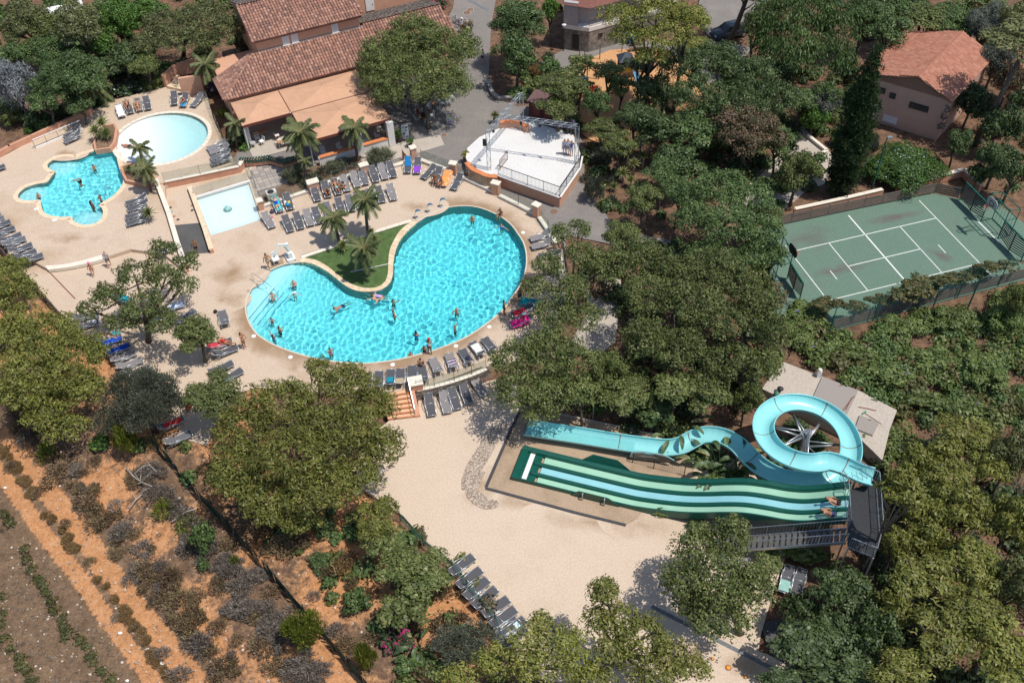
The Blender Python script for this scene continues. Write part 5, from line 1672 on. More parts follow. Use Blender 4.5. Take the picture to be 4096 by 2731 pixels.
def hoop(label,c,inward,panel,arms_from):
 t=thing('basketball_hoop',label,'basketball hoop',c)
 side=Vector((-inward.y,inward.x,0))
 prof=[(-.5,-.36),(.5,-.36),(.62,-.1),(.6,.3),(.36,.46),(-.36,.46),(-.6,.3),(-.62,-.1)]
 b=MB()
 F=[side*x+Vector((0,0,z))for x,z in prof]
 K=[p-inward*.05 for p in F]
 n=len(F)
 b.add(F+K,[tuple(range(n)),tuple(reversed(range(n,2*n)))]+[(i,n+i,n+(i+1)%n,(i+1)%n)for i in range(n)])
 bp=b.build('backboard',panel,t)
 b=MB()
 for s,e in(((-.24,-.2),(.24,-.2)),((.24,-.2),(.24,.16)),((.24,.16),(-.24,.16)),((-.24,.16),(-.24,-.2))):
  b.beam(side*s[0]+Vector((0,0,s[1]))+inward*.012,side*e[0]+Vector((0,0,e[1]))+inward*.012,.03,.03)
 b.build('aiming_square',M_dark,bp)
 b=MB()
 rc=inward*.36+Vector((0,0,-.26))
 ringp=[rc+Vector((.225*math.cos(a*PI/10),.225*math.sin(a*PI/10),0))for a in range(21)]
 b.tube(ringp,.018,5,False)
 b.tube([Vector((0,0,-.26)),inward*.14+Vector((0,0,-.26))],.03,5)
 b.build('rim',mat('orange_rim',(.75,.12,.03),.5),t)
 b=MB()
 for k in range(12):
  a=k*PI/6
  b.tube([rc+Vector((.22*math.cos(a),.22*math.sin(a),0)),rc+Vector((.13*math.cos(a+.5),.13*math.sin(a+.5),-.38))],.006,3,False)
  b.tube([rc+Vector((.22*math.cos(a),.22*math.sin(a),0)),rc+Vector((.13*math.cos(a-.5),.13*math.sin(a-.5),-.38))],.006,3,False)
 b.build('net',M_white,t)
 b=MB()
 for s in(-.22,.22):
  b.tube([side*s-inward*.04,Vector(arms_from)-c+side*s+Vector((0,0,-.1))],.04,6)
  b.tube([side*s-inward*.04+Vector((0,0,-.25)),Vector(arms_from)-c+side*s+Vector((0,0,-1.1))],.035,6)
 b.build('bracket',M_green_steel,t)
 return t
cR=g(3,1,2055,300,3.2);mR=(r0+r1)/2
hoop('grey backboard with an orange hoop over the right goal',cR,-ou,mat('grey_board',(.36,.37,.39),.5),mR+Vector((0,0,3.0)))
cL=g(3,1,232,735,3.1);mL=(l0+l1)/2
hoop('dark backboard with an orange hoop over the left goal',cL,ou,M_black_steel,mL+Vector((0,0,2.8)))
def pole(label,base,px,r,arms=(),m=M_green_steel,lamp=True,cap=None):
 z=z_above(base,px)
 t=thing('light_pole',label,'pole',base)
 T=Vector((0,0,z-base.z))
 MB().tube([(0,0,-.1),T],[r,r*.7],8).build('shaft',m,t)
 if lamp:
  for k,a in enumerate(arms or(0,)):
   d=Vector((math.cos(a),math.sin(a),0))
   o=MB().box(T+d*.22+Vector((0,0,.03)),(.42,.24,.12),a).build('lamp',M_steel,t)
   MB().box(T+d*.25+Vector((0,0,-.04)),(.3,.18,.02),a).build('lens',M_white,o)
 return t
def zA(B,px):return z_above(B,px)
# ================================================================== THE PLANTS OF THIS PLACE
# --- large crowns, each of its own form
big_tree('oak',(985,300),[(900,135,150,130,5.0),(950,85,130,110,6.0),(1010,125,150,130,5.2),(1070,110,80,75,4.6),(870,165,110,110,4.6),(945,185,190,120,5.2),(1025,195,120,95,4.4),(890,225,70,60,3.6)],'broad dark oak over the tiled restaurant roof and the shaded cafe tables','oak_tree')
big_tree('pine',(720,1190),[(800,880,150,100,5.4),(735,850,80,60,5.0),(860,930,110,100,4.6),(640,930,190,120,5.6),(560,990,160,130,5.0),(770,985,200,140,6.0),(880,1030,110,110,4.6),(680,1050,200,140,6.2),(550,1090,150,130,4.6),(620,1150,150,110,4.4),(740,1130,180,120,5.0),(820,1090,130,110,4.8),(690,1200,110,60,3.2)],'huge spreading pine between the curving pool and the lower sandy deck','pine_tree',1.15)
big_tree('pine',(130,960),[(40,690,110,130,4.6),(25,790,120,120,4.8),(110,770,130,100,5.4),(70,870,150,120,5.2),(170,830,140,130,5.0),(200,900,90,90,4.0),(110,940,110,90,3.8),(150,985,100,60,3.0)],'wide yellow green pine at the left edge above the dirt bank','pine_tree',grow=1.2)
big_tree('oak',(340,790),[(375,580,70,60,5.6),(430,600,60,50,5.0),(310,630,90,70,5.0),(380,640,80,70,5.2),(250,680,80,70,4.2),(330,700,100,70,4.8),(420,660,60,50,4.4),(200,715,60,40,3.6),(280,740,80,50,3.8),(370,740,80,60,4.0)],'open crowned oak with bare limbs shading the upper sunbathing deck','oak_tree',.85,grow=1.12)
big_tree('oak',(1700,1460),[(1600,1260,110,110,4.6),(1680,1240,90,110,5.0),(1570,1340,110,110,4.4),(1650,1330,140,130,5.4),(1730,1350,100,110,4.4),(1660,1420,150,110,4.2),(1590,1390,90,80,3.6)],'round oak throwing a leafy shadow on the lower sandy deck','oak_tree',1.05,grow=1.12)
big_tree('pine',(1420,1530),[(1390,1360,75,75,6.2),(1370,1420,70,70,5.0),(1430,1420,90,80,5.4),(1480,1460,120,90,5.2),(1540,1500,110,80,4.4),(1590,1530,90,70,3.8),(1410,1500,120,90,4.8),(1500,1550,140,80,4.6),(1360,1560,110,70,4.4)],'airy pine with a thin upright top at the bottom edge of the lower deck','pine_tree',1.0,grow=1.14)
big_tree('pine',(1230,1560),[(1240,1430,60,60,5.0),(1210,1470,100,80,5.2),(1290,1470,110,80,5.2),(1150,1520,130,80,4.6),(1250,1530,140,90,5.4),(1330,1530,90,80,4.6),(1060,1550,110,60,4.0)],'dense low pine beside the last loungers at the bottom edge','pine_tree')
big_tree('oak',(1235,930),[(1180,830,120,110,4.6),(1260,800,130,110,5.2),(1320,830,90,110,4.6),(1200,900,150,100,4.6),(1290,900,130,100,4.4),(1240,950,90,60,3.4)],'rounded oak above the top corner of the slide pad','oak_tree')
big_tree('oak',(1310,700),[(1290,540,60,60,5.6),(1330,530,50,60,5.8),(1340,590,110,80,5.4),(1260,610,80,70,4.6),(1230,660,80,60,4.2),(1310,660,110,80,5.0),(1400,610,110,90,5.2),(1340,730,100,80,4.2),(1270,720,100,80,4.2)],'tall tangled oak overhanging the right rim of the large pool','oak_tree',.85)
big_tree('oak',(1540,760),[(1480,590,110,90,5.6),(1560,620,120,100,5.8),(1640,610,110,90,5.6),(1490,680,130,110,5.6),(1590,700,150,110,6.0),(1480,780,110,110,4.8),(1560,800,130,110,4.8)],'massive grey green oak in the middle of the thicket','oak_tree')
big_tree('oak',(1700,800),[(1680,650,120,100,5.4),(1740,700,120,100,5.2),(1660,740,120,100,5.4),(1770,770,90,110,4.6),(1680,830,130,100,4.6),(1750,840,90,90,4.0)],'oak at the right end of the thicket beside the court corner','oak_tree')
big_tree('green',(1650,540),[(1590,450,100,80,5.0),(1660,430,130,90,5.4),(1730,460,110,90,5.2),(1590,510,100,90,4.8),(1670,510,140,100,5.6),(1750,530,110,90,5.0),(1630,580,110,70,4.2),(1720,590,120,70,4.0)],'fresh green spreading tree left of the sports court','oak_tree',.92)
big_tree('dark',(1650,260),[(1560,160,110,100,5.0),(1640,140,130,90,5.6),(1720,180,140,110,5.4),(1600,220,130,100,5.2),(1700,240,140,100,5.0),(1790,230,90,90,4.6)],'big dark glossy tree right of the orange playground','tree')
big_tree('pepper',(1850,170),[(1800,40,130,110,7.0),(1870,30,130,100,7.4),(1930,70,110,120,6.6),(1830,110,140,110,6.2),(1900,130,120,100,5.6),(1770,110,80,110,5.0)],'feathery bright green pepper tree left of the orange roofed house','pepper_tree')
big_tree('dusky',(420,130),[(380,55,110,70,5.0),(470,40,130,80,5.8),(350,95,90,60,4.2),(430,95,140,70,5.0),(520,75,90,80,4.8)],'olive grey umbrella pine against the left end of the restaurant roof','pine_tree')
big_tree('pine',(1478,262),[(1430,40,120,70,11.0),(1510,30,130,70,11.5),(1450,85,110,60,9.8),(1530,85,130,70,10.2),(1590,55,90,70,11.0),(1500,130,90,50,8.6),(1470,-20,120,70,12.4)],'tall pine over the playground in front of the stone walled house','pine_tree',.8)
# --- crowns of the common form: kind, centre x, y, width, height on the overview, centre height, label, name
for k,cx,cy,w,h,zc,lb,nm in(('silver',40,210,100,190,3.4,'silvery blue gum tree near the left edge','gum_tree'),('dusky',60,55,130,120,5.5,'dim pine in the top left corner','pine_tree'),('dusky',190,70,110,110,6.0,'thin grey pine in front of the white mobile home','pine_tree'),('green',120,120,130,110,3.8,'mid green tree just below the white mobile home','tree'),('green',160,185,170,140,4.4,'wide soft green tree beside the silvery gum','tree'),('bright',270,50,110,120,4.4,'bright leafy tree between the mobile home and the grey pine','tree'),('bright',330,20,120,70,4.4,'bright leafy tree cut by the top edge','tree'),('dark',280,140,110,90,3.0,'deep green bush tree above the white flowering shrub','tree'),('green',1190,60,130,110,5.0,'tall oak at the top of the road, right side','oak_tree'),('green',1185,130,110,120,4.0,'oak below the tall one at the bend of the road','oak_tree'),('bright',1265,25,50,90,4.0,'yellow green tree beside the balcony of the stone house','tree'),('green',1260,160,55,70,3.6,'slim oak top beside the maroon kiosk','oak_tree'),('oak',1300,195,110,80,5.0,'small oak over the maroon kiosk','oak_tree'),('oak',1280,245,110,70,4.0,'oak sapling behind the back truss of the stage','oak_tree'),('oak',1330,195,70,60,3.0,'open oak at the near edge of the playground','oak_tree'),('green',1370,240,70,90,3.4,'narrow oak standing on the orange playground','oak_tree'),('oak',1385,295,100,60,2.6,'low oak at the playground corner next to the stage','oak_tree'),('oak',1425,200,70,70,3.4,'little oak below the play tower','oak_tree'),('dark',1500,215,100,110,3.6,'dark tree covering the foot of the blue slide','tree'),('dark',1520,300,120,120,3.6,'dark rounded tree below the playground','tree'),('green',1600,300,130,110,3.8,'grey green tree between the playground and the reddish tree','tree'),('rusty',1720,310,160,150,4.0,'reddish brown flowering tree right of the thicket','tree'),('green',1560,380,130,110,3.4,'dull green tree right of the yucca clump','tree'),('oak',1830,400,110,140,3.4,'small oak at the top left corner of the court','oak_tree'),('olive',1885,235,90,90,2.6,'grey olive tree left of the cypress','olive_tree'),('bright',1870,275,70,90,1.8,'lime green bush tree in front of the olive','tree'),('green',1985,40,120,110,5.0,'oak behind the ridge of the orange roofed house','oak_tree'),('green',2080,20,130,90,4.6,'oak above the middle of the orange roof','oak_tree'),('green',2180,55,130,110,4.6,'oak behind the right roof slope of the house','oak_tree'),('olive',2270,60,120,120,5.0,'greyish oak in the top right corner','oak_tree'),('dusky',2330,60,80,120,6.0,'sparse pine at the top right edge','pine_tree'),('dark',2230,240,90,130,3.0,'dark tree in the shade of the house gable','tree'),('dark',2300,290,110,130,3.2,'dark tree at the right edge below the house','tree'),('rusty',2320,180,80,100,3.6,'reddish leaved tree against the right gable','tree'),('oak',2330,690,70,110,3.0,'dark bushy tree at the near right corner of the court','oak_tree'),('green',1195,30,120,60,6.2,'oak crown cut by the top edge beside the road','oak_tree'),('oak',490,910,150,130,3.4,'rounded oak at the lower left of the sandy deck','oak_tree'),('oak',450,770,110,110,3.0,'small oak beside the loungers left of the large pool','oak_tree'),('pine',1570,40,120,80,10.5,'extra high pine crown added to shade the playground beside the tall pine','pine_tree'),('oak',1335,150,70,55,3.0,'oak between the kiosk and the balcony lamp post','oak_tree'),('oak',1400,165,80,60,4.4,'oak just left of the play tower','oak_tree'),('dark',1460,265,90,80,3.6,'dark tree at the right edge of the orange floor','tree'),('grey',330,930,190,190,3.0,'smoky grey tamarisk at the lower left fence','tamarisk'),('young',292,1015,55,90,1.6,'young lime green pine in front of the tamarisk','pine_tree'),('young',697,1450,100,110,1.6,'young cone shaped pine on the green fence','pine_tree'),('young',842,1515,50,90,1.5,'slim young pine by the fence at the bottom edge','pine_tree'),('pine',860,1190,120,110,3.0,'small pine at the lower tip of the huge spreading pine','pine_tree'),('oak',950,1310,180,130,2.6,'spreading bush oak along the lower deck fence','oak_tree'),('oak',940,1390,130,110,2.0,'bush oak below the spreading one on the bank','oak_tree'),('oak',890,1250,100,90,2.4,'small oak between the pine tip and the bush oaks','oak_tree'),('grey',1070,1475,150,110,1.8,'feathery grey broom on the bank at the bottom','broom_bush'),('oak',1440,900,130,110,3.2,'oak behind the straight run of the turquoise slide','oak_tree'),('oak',1395,850,100,120,3.4,'oak next to the bare path under the thicket','oak_tree'),('oak',1620,900,130,120,3.6,'oak left of the spiral slide','oak_tree'),('green',1500,950,110,70,2.2,'low oak over the upper edge of the slide pad','oak_tree'),('oak',1715,920,70,110,2.8,'narrow oak against the concrete pump slab','oak_tree'),('pine',2140,1070,150,150,3.6,'pine right of the spiral slide','pine_tree'),('pine',2230,1010,170,130,3.8,'pine above the one beside the spiral slide','pine_tree'),('dusky',2320,1060,110,160,4.0,'dusky pine at the right edge level with the slide tower','pine_tree'),('pine',2120,1210,140,150,4.0,'pine right of the slide stairs','pine_tree'),('pine',2210,1180,150,150,4.4,'pine in the middle of the right hand wood','pine_tree'),('pine',2320,1210,130,160,4.4,'pine at the right edge below the dusky one','pine_tree'),('pine',2130,1330,170,150,4.4,'broad pine at the left rim of the right hand wood','pine_tree'),('pine',2240,1310,160,150,4.6,'pine with tiered boughs inside the right hand wood','pine_tree'),('dusky',2325,1350,110,170,4.4,'dusky pine at the right edge, lower part','pine_tree'),('pine',2160,1450,190,150,4.4,'wide pine above the bottom right corner','pine_tree'),('pine',2290,1470,170,160,4.6,'pine filling the bottom right corner','pine_tree'),('pine',2080,1540,170,110,3.8,'pine cut by the bottom edge at the right','pine_tree'),('dark',1950,1370,150,140,2.6,'shaded dark oak below the slide stairs','oak_tree'),('dark',1920,1460,170,130,2.4,'shaded dark oak beside the drain channel','oak_tree'),('dark',2010,1460,130,150,2.8,'dark oak under the rim of the right hand wood','oak_tree'),('dark',1880,1540,160,90,2.2,'dark oak at the bottom edge beside the drain','oak_tree'),):  # high pine crown by the playground is extra, put in for its shadow
 tree(k,cx,cy,w,h,zc,lb,nm)
# --- cypress: a tall thing of its own form
B=GT(dd(1925,445))
zt=z_above(B,dd(1988,100))-B.z
root=thing('cypress','tall dark columnar cypress between the court and the orange roofed house','tree',B)
ell=[]
for k in range(13):
 t=(k+.5)/13
 r=1.9*(math.sin(PI*min(1,.16+t*.66))**.7)*(1-.66*t**2.2)
 ell.append(((rnd.uniform(-.1,.1),rnd.uniform(-.1,.1),.3+t*(zt-.6)),(r,r,zt/13*1.5)))
obj('crown',crown_mesh('crown',ell,'cypress'),root)
MB().tube([(0,0,-.2),(0,0,zt*.8)],[.2,.05],7).build('trunk',M_bark,root)
for bx,by,tx,ty,h,r,lb in((1665,118,1718,-10,9.0,.33,'dark leaning pine trunk rising out of the top edge'),(2235,335,2345,130,8.5,.30,'long leaning pine trunk in the shade right of the house')):
 B=GT(dd(bx,by));z=z_above(B,dd(tx,ty));T=G(dd(tx,ty),max(z,5.0))-B
 root=thing('pine_tree',lb,'tree',B)
 b=MB()
 b.tube([(0,0,-.2),T*.5+Vector((.1,0,0)),T],[r,r*.8,r*.6],9)
 for k in range(4):
  a=k*1.6
  b.tube([T*(.7+.08*k),T*(.8+.08*k)+Vector((math.cos(a)*1.2,math.sin(a)*1.2,.5))],[.09,.03],6)
 b.build('trunk',M_bark,root,True)
 c=obj('crown',proto('dusky',2.4)[0],root,T+Vector((.3,.4,.8)))
 c.scale=(1.9,1.8,1.1)
# --- palms
for a in((846,636,835,570,1.55,'short trunked palm on the tip of the turf peninsula',26),(846,545,838,460,1.45,'tallest palm rising behind the turf peninsula',24),(780,560,765,500,1.5,'left palm of the turf peninsula with long drooping fronds',18),(332,384,320,340,1.15,'slender palm leaning over the round paddling pool',15),(350,450,332,388,1.3,'palm in the planter beside the clover shaped pool',20),(214,250,212,200,2.0,'yellowing palm on the left terrace corner',22),(483,222,470,150,1.7,'palm before the pink wall at the top of the left terrace',20),(702,395,690,305,1.9,'full crowned palm in front of the restaurant awning',30),(822,372,812,295,1.5,'palm beside the white cafe wall',24),(545,340,540,285,1.25,'palm between the glass fence and the left awning',18),(705,425,700,370,.8,'small palm below the full crowned one',14)):
 palm(*a[:4],a[4],a[5],a[6])
# --- spiky plants
for i,(cx,cy,r,st)in enumerate(((1440,385,.8,1.6),(1490,360,.9,1.9),(1470,350,.7,2.2),(1430,420,.8,1.0),(1455,402,.75,1.2),(1475,390,.7,1.5),(1448,432,.7,.8),(1410,440,.6,.5))):
 spiky(cx,cy,r,nth(i+1)+' yucca rosette counted in the sunny clump right of the stage path',n=44,stem=st,name='yucca').__setitem__('group','yuccas in the clump by the stage path')
for cx,cy,r,st,lb in((226,318,1.0,.7,'spiky yucca in the corner planter of the left terrace'),(243,306,.95,1.0,'taller yucca at the back of the corner planter'),(250,322,.9,.6,'yucca leaning out of the corner planter'),(318,400,.7,.5,'agave at the front of the planter between the two left pools'),(345,500,.8,.4,'dark cordyline at the end of the planter wall'),(300,395,.6,.3,'stubby cordyline beside the planter kerb'),(790,577,.75,.5,'pale agave at the left end of the turf peninsula'),(862,562,.7,.5,'agave right of the palms on the turf peninsula'),(855,548,.6,.6,'agave behind the palms on the turf peninsula'),(808,562,.65,.6,'agave between the palms on the turf peninsula'),(850,590,.7,.3,'agave at the foot of the right palm')):
 spiky(cx,cy,r,lb,stem=st,name='agave' if 'agave' in lb else 'yucca',z0=.75 if 'planter' in lb else 0)
spiky(1300,105,.9,'dry flax clump below the round oak at the stone house','straw_leaf',60,name='flax')
spiky(1390,470,.8,'small fan palm with yellow dead leaves beside the path','yucca_leaf',30,name='fan_palm')
spiky(1275,985-560,.35,'potted agave at the front corner of the stage',n=24,name='agave')
# --- strelitzias
for cx,cy,r,lb,n in((1555,1000,2.2,'strelitzia with orange dead leaves above the turquoise slide',12),(1530,1010,1.0,'strelitzia leaning over the turquoise slide',9),(1655,1098,2.7,'strelitzia between the two slides',24),(1695,1085,2.4,'strelitzia under the end of the spiral',18),(1640,1100,1.0,'strelitzia beside the wavy slide',10),(965,1490,1.0,'strelitzia in the planted bank at the bottom',8),(1000,1430+90,.6,'small strelitzia on the bank below the bush oaks',6)):
 banana(cx,cy,r,lb,n)
# --- shrubs: kind, x, y, width, height, label
for k,cx,cy,w,h,lb,nm in(('whitefl',300,205,90,50,'oleander covered in white flowers behind the terrace loungers','oleander_bush'),('whitefl',270,160,40,50,'small white oleander beside the pink post','oleander_bush'),('whitefl',258,215,30,40,'white oleander behind the yellowing palm','oleander_bush'),('bright',315,160,60,50,'light green bush above the white oleander','bush'),('oak',360,185,90,70,'dense bush beside the pink terrace wall','bush'),('rusty',560,100,60,100,'dry brownish bush against the restaurant gable','bush'),('bougain',492,205,40,60,'purple bougainvillea at the corner of the tiled eave','bougainvillea_bush'),('yellow',509,260,34,30,'yellow flowering bush next to the glass fence','bush'),('green',545,320,50,50,'bush at the left awning post','bush'),('bright',565,340,30,25,'low lime bush by the green net wall','bush'),('oak',20,275,60,60,'dark hedge bush at the far left end of the boundary wall','bush'),('dark',75,275,60,60,'second dark hedge bush along the boundary wall','bush'),('dark',125,260,60,60,'third dark hedge bush along the boundary wall','bush'),('dark',175,245,60,60,'hedge bush nearest the yellowing palm','bush'),('bright',68,298,30,22,'lime shoot bush on the boundary wall','bush'),('bright',118,265,22,26,'bright shoot bush over the boundary wall','bush'),('pink',1008,8,50,34,'pink flowering bush at the top of the road','bougainvillea_bush'),('bougain',1310,305,30,90,'purple creeper climbing the right stage post','bougainvillea_bush'),('grey',1365,440,55,90,'grey bushy hedge along the stage path','bush'),('grey',1380,360,70,60,'grey bush between the stage wall and the yuccas','bush'),('green',1190,215,70,45,'low bush in the stone edged bed by the road','bush'),('straw',1230,165,40,50,'dry straw coloured bush beside the kiosk path','bush'),('rusty',1075,60,30,30,'reddish bush beside the bicycle rack','bush'),('reed',675,405,60,60,'blue green grass clump above the turquoise towel lounger','grass_clump'),('reed',715,420,60,50,'grass clump left of the first wall pillar','grass_clump'),('reed',870,360,70,55,'grass clump before the white cafe wall','grass_clump'),('reed',770,385,60,40,'grass clump behind the back row of loungers','grass_clump'),('grey',745,395,40,35,'lavender bush behind the back row of loungers','bush'),('grey',800,375,50,35,'lavender bush below the cafe wall','bush'),('plumbago',2080,385,205,135,'big plumbago full of pale blue flowers behind the court','plumbago_bush'),('plumbago',2005,395,60,80,'smaller plumbago left of the big one','plumbago_bush'),('plumbago',1925,320,40,60,'pale flowering bush at the foot of the cypress','plumbago_bush'),('grey',1995,340,50,90,'grey bush leaning on the cypress','bush'),('ivy',1850,715,110,70,'yellow green creeper mound at the left corner of the court fence','creeper'),('ivy',1835,770,120,90,'creeper mound below the corner mound','creeper'),('vine',2105,655,90,60,'creeper thick on the fence, middle of the near court side','creeper'),('vine',2065,675,60,40,'creeper trailing left along the near court fence','creeper'),('vine',2165,645,80,30,'creeper trailing right along the near court fence','creeper'),('vine',2270,615,80,28,'creeper with blue flowers at the right end of the near court fence','creeper'),('ivy',2070,755,130,80,'ivy mound below the near court wall','creeper'),('ivy',2190,740,140,90,'ivy mound right of centre below the court','creeper'),('ivy',2300,740,110,110,'ivy mound at the right edge below the court','creeper'),('ivy',2140,830,150,90,'ivy mound in the middle of the overgrown bank','creeper'),('ivy',2260,850,150,110,'ivy mound at the right of the overgrown bank','creeper'),('ivy',1890,800,110,50,'ivy hedge start beside the concrete pump slab','creeper'),('ivy',1970,815,120,60,'ivy hedge above the grey pump hatch','creeper'),('ivy',2050,860,120,70,'ivy hedge above the corner of the pump slab','creeper'),('ivy',2120,920,130,70,'ivy spilling down behind the pump slab corner','creeper'),('ivy',2210,930,120,60,'ivy above the first pines of the wood','creeper'),('green',1985,1015,50,50,'oleander between the spiral and the small hatch','bush'),('dark',1830,980,70,50,'dark plants inside the top of the spiral','bush'),('green',1880,1015,60,60,'plants inside the right half of the spiral','bush'),('dark',1800,1020,50,40,'plants inside the left half of the spiral','bush'),('rusty',1790,1045,40,30,'russet plants at the bottom of the spiral','bush'),('ivy',1525,1178,70,24,'creeper hugging the lower edge of the wavy slide','creeper'),('ivy',1600,1215,60,60,'creeper under the middle of the wavy slide','creeper'),('ivy',1800,1265,90,40,'creeper with blue flowers along the slide stairs, left','creeper'),('ivy',1870,1280,100,50,'creeper under the slide stairs','creeper'),('ivy',1740,1245,80,36,'creeper at the bottom of the slide stairs','creeper'),('ivy',1920,1310,70,50,'creeper with white flowers below the stair landing','creeper'),('bright',1370,935,60,40,'fresh green bush above the slide pad kerb','bush'),('whitefl',1400,925,40,40,'pale variegated bush behind the slide pad','bush'),('dark',1450,985,60,40,'dark bush on the upper edge of the slide pad','bush'),('rusty',1575,960,60,50,'reddish bush behind the strelitzias','bush'),('green',1520,1045,60,40,'bush against the turquoise slide bend','bush'),('ivy',1625,1065,60,40,'creeper with blue flowers between the slides','creeper'),('yellow',1755,610,34,40,'yellow leaved bush beside the left court hoop','bush'),('oak',1740,560,60,60,'bush left of the court hoop','bush'),('dark',735,1290,80,60,'dark leafy bush under the lower limbs of the huge pine','bush'),('dark',760,1320,50,40,'leafy bush beside the dead straw bush','bush'),('straw',785,1310,50,50,'dead straw coloured bush on the bank','bush'),('green',818,1385,80,80,'fresh green bush in the middle of the bank','bush'),('green',880,1430,70,50,'green bush below the bush oaks','bush'),('pink',910,1470,100,90,'oleander with a few pink flowers at the bottom of the bank','oleander_bush'),('green',935,1530,90,60,'bush at the bottom edge below the oleander','bush'),('vine',1090,1345,60,50,'creeper on the fence behind the lower loungers','creeper'),('rusty',1120,1390,50,50,'reddish creeper on the fence behind the lower loungers','creeper'),('vine',960,1230,60,50,'creeper with blue flowers at the edge of the lower deck','creeper'),('oak',1060,1290,50,40,'thin oak shoot reaching over the lower deck','bush'),('heath',660,1250,120,80,'dark dry scrub under the huge pine','bush'),('green',470,1240,70,110,'grey green shrub leaning on the mesh fence','bush'),('young',430,1210,70,50,'lime broom bush beside the grey green shrub','bush'),('young',375,1175,50,50,'lime broom bush on the orange bank','bush'),('green',468,1300,30,40,'blue green clump at the foot of the grey green shrub','bush'),('bright',230,1020,60,50,'pale leafy bush below the left pine','bush'),('young',103,1040,44,50,'lime bush beside the dirt track at the left','bush'),('young',540,1290,24,30,'yellowish tuft against the mesh fence','bush'),):
 shrub(k,cx,cy,w,h,lb,nm,'shrub',z0=2.0 if 'near court fence' in lb or 'near court side' in lb else None)
heath_pts=sorted([(15,920,50,40),(45,945,50,40),(50,985,50,40),(60,1010,44,40),(130,1090,70,50),(180,1080,40,34),(200,1150,60,50),(230,1195,60,44),(285,1215,60,44),(265,1160,36,30),(310,1225,36,30),(330,1260,56,44),(340,1310,60,50),(370,1300,40,36),(390,1330,50,50),(410,1380,56,50),(440,1420,60,56),(450,1370,44,40),(470,1480,60,60),(520,1530,70,50),(500,1440,44,40),(530,1250,50,40),(545,1470,34,28),(330,1350,36,28),(300,1330,40,30),(270,1270,40,34),(220,1060,34,30),(350,1130,60,44),(310,1100,50,36),(590,1410,60,44),(600,1490,60,50),(640,1530,70,44),(500,1345,40,40),(560,1350,50,40),(620,1360,50,36),(675,1400,44,30),(770,1450,60,40),(800,1480,60,40),(720,1370,40,26),(860,1460,50,40),(205,1290,30,22),(265,1420,30,22),(370,1500,44,30),(150,1200,26,20),(310,1440,30,20),(410,1550,60,40),(345,1390,24,18),(90,1130,30,24),(30,1070,36,26)],key=lambda t:t[1])
for i,(cx,cy,w,h)in enumerate(heath_pts):
 k='heath' if i%3 else 'brush'
 o=shrub(k,cx,cy,w,h,nth(i+1)+(' brown heath tuft' if i%3 else ' mauve grey heath tuft')+' counted down the orange bank from the left pine','heath_bush','shrub','heath tufts on the bank by the dirt track',low=.4)
for i,(cx,cy,w,h)in enumerate(((350,1085,90,50),(520,1300,90,60),(590,1320,90,60),(560,1400,130,70),(640,1440,110,70),(700,1540,140,60))):
 shrub('brush',cx,cy,w,h,nth(i+1)+' patch from the top of tangled mauve grey brushwood spread along the mesh fence','dry_bush','shrub','brushwood along the mesh fence',low=.3)
vine_px=[(10,1180),(15,1200),(55,1260),(60,1285),(75,1310),(85,1330),(95,1345),(105,1360),(118,1380),(128,1400),(140,1420),(148,1440),(160,1455),(185,1470),(200,1485),(205,1505),(215,1520),(235,1540),(0,1410),(5,1435),(10,1465),(25,1490),(40,1510),(60,1540),(75,1560),(5,1370),(250,1560),(50,1525)]
for i,(cx,cy)in enumerate(sorted(vine_px,key=lambda t:t[1])):
 shrub('vine',cx+rnd.uniform(-4,4),cy,rnd.uniform(24,40),rnd.uniform(20,30),nth(i+1)+' straggling vine counted down the old vineyard rows','grape_vine','vine','vines in the old vineyard rows',low=.5)
for pts,lb in(([(1170,1180),(1240,1270),(1310,1330),(1425,1385)],'bleached dead branch lying across the brushwood'),([(1220,1330),(1310,1335),(1320,1200),(1400,1190),(1470,1260)],'forked bleached branch in the brushwood'),([(1200,1568),(1270,1480),(1330,1445)],'dead branch arching over the orange bank'),([(1590,1680),(1720,1600),(1840,1570)],'long pale dead limb on the lime broom bush')):
 b=MB()
 P=[gt(0,2,*p)+Vector((0,0,.35+.12*i))for i,p in enumerate(pts)]
 b.tube(P,[.06,.05,.035,.03,.02][:len(P)],6)
 b.tube([P[1],P[1]+Vector((.5,.3,.4)),P[1]+Vector((.9,.8,.3))],[.03,.02,.01],5)
 b.tube([P[-2],P[-2]+Vector((-.4,.5,.3))],[.025,.01],5)
 tag(b.build('dead_branch',M_dead,None,True),lb,'branch')
b=MB()
for _ in range(2600):
 x,y=rnd.uniform(-34,-6),rnd.uniform(-38,-6)
 f=seg_dist(x,y,fl_ext)
 if f>3 or seg_dist(x,y,ruts[0])>.3 and rnd.random()<.3:continue
 b.ico((x,y,ground_z(x,y)+.02),rnd.choice((.03,.045,.06,.09)),(1,1,.6),.25)
tag(b.build('loose_stones',M_pebble,None,False,True),'pale stones scattered over the orange bank and the dirt track','stones',kind='stuff')
b=MB()
for _ in range(9000):
 x,y=rnd.uniform(-36,-8),rnd.uniform(-40,-4)
 s=seg_dist(x,y,ruts[1])
 r0,r1=abs(seg_dist(x,y,ruts[0])),abs(s)
 if min(r0,r1)<.9 or seg_dist(x,y,fl_ext)>2:continue
 if s>0 and r0>1.6 and rnd.random()<.6:continue
 z=ground_z(x,y)
 a=rnd.uniform(0,6.28)
 for k in range(3):
  a+=2.1
  d=Vector((math.cos(a),math.sin(a),0))
  s_=Vector((-d.y,d.x,0))*.02
  L=rnd.uniform(.1,.3)
  p=Vector((x,y,z))
  b.add([p-s_,p+s_,p+d*L*.8+Vector((0,0,L))],[(0,1,2)],rnd.random())
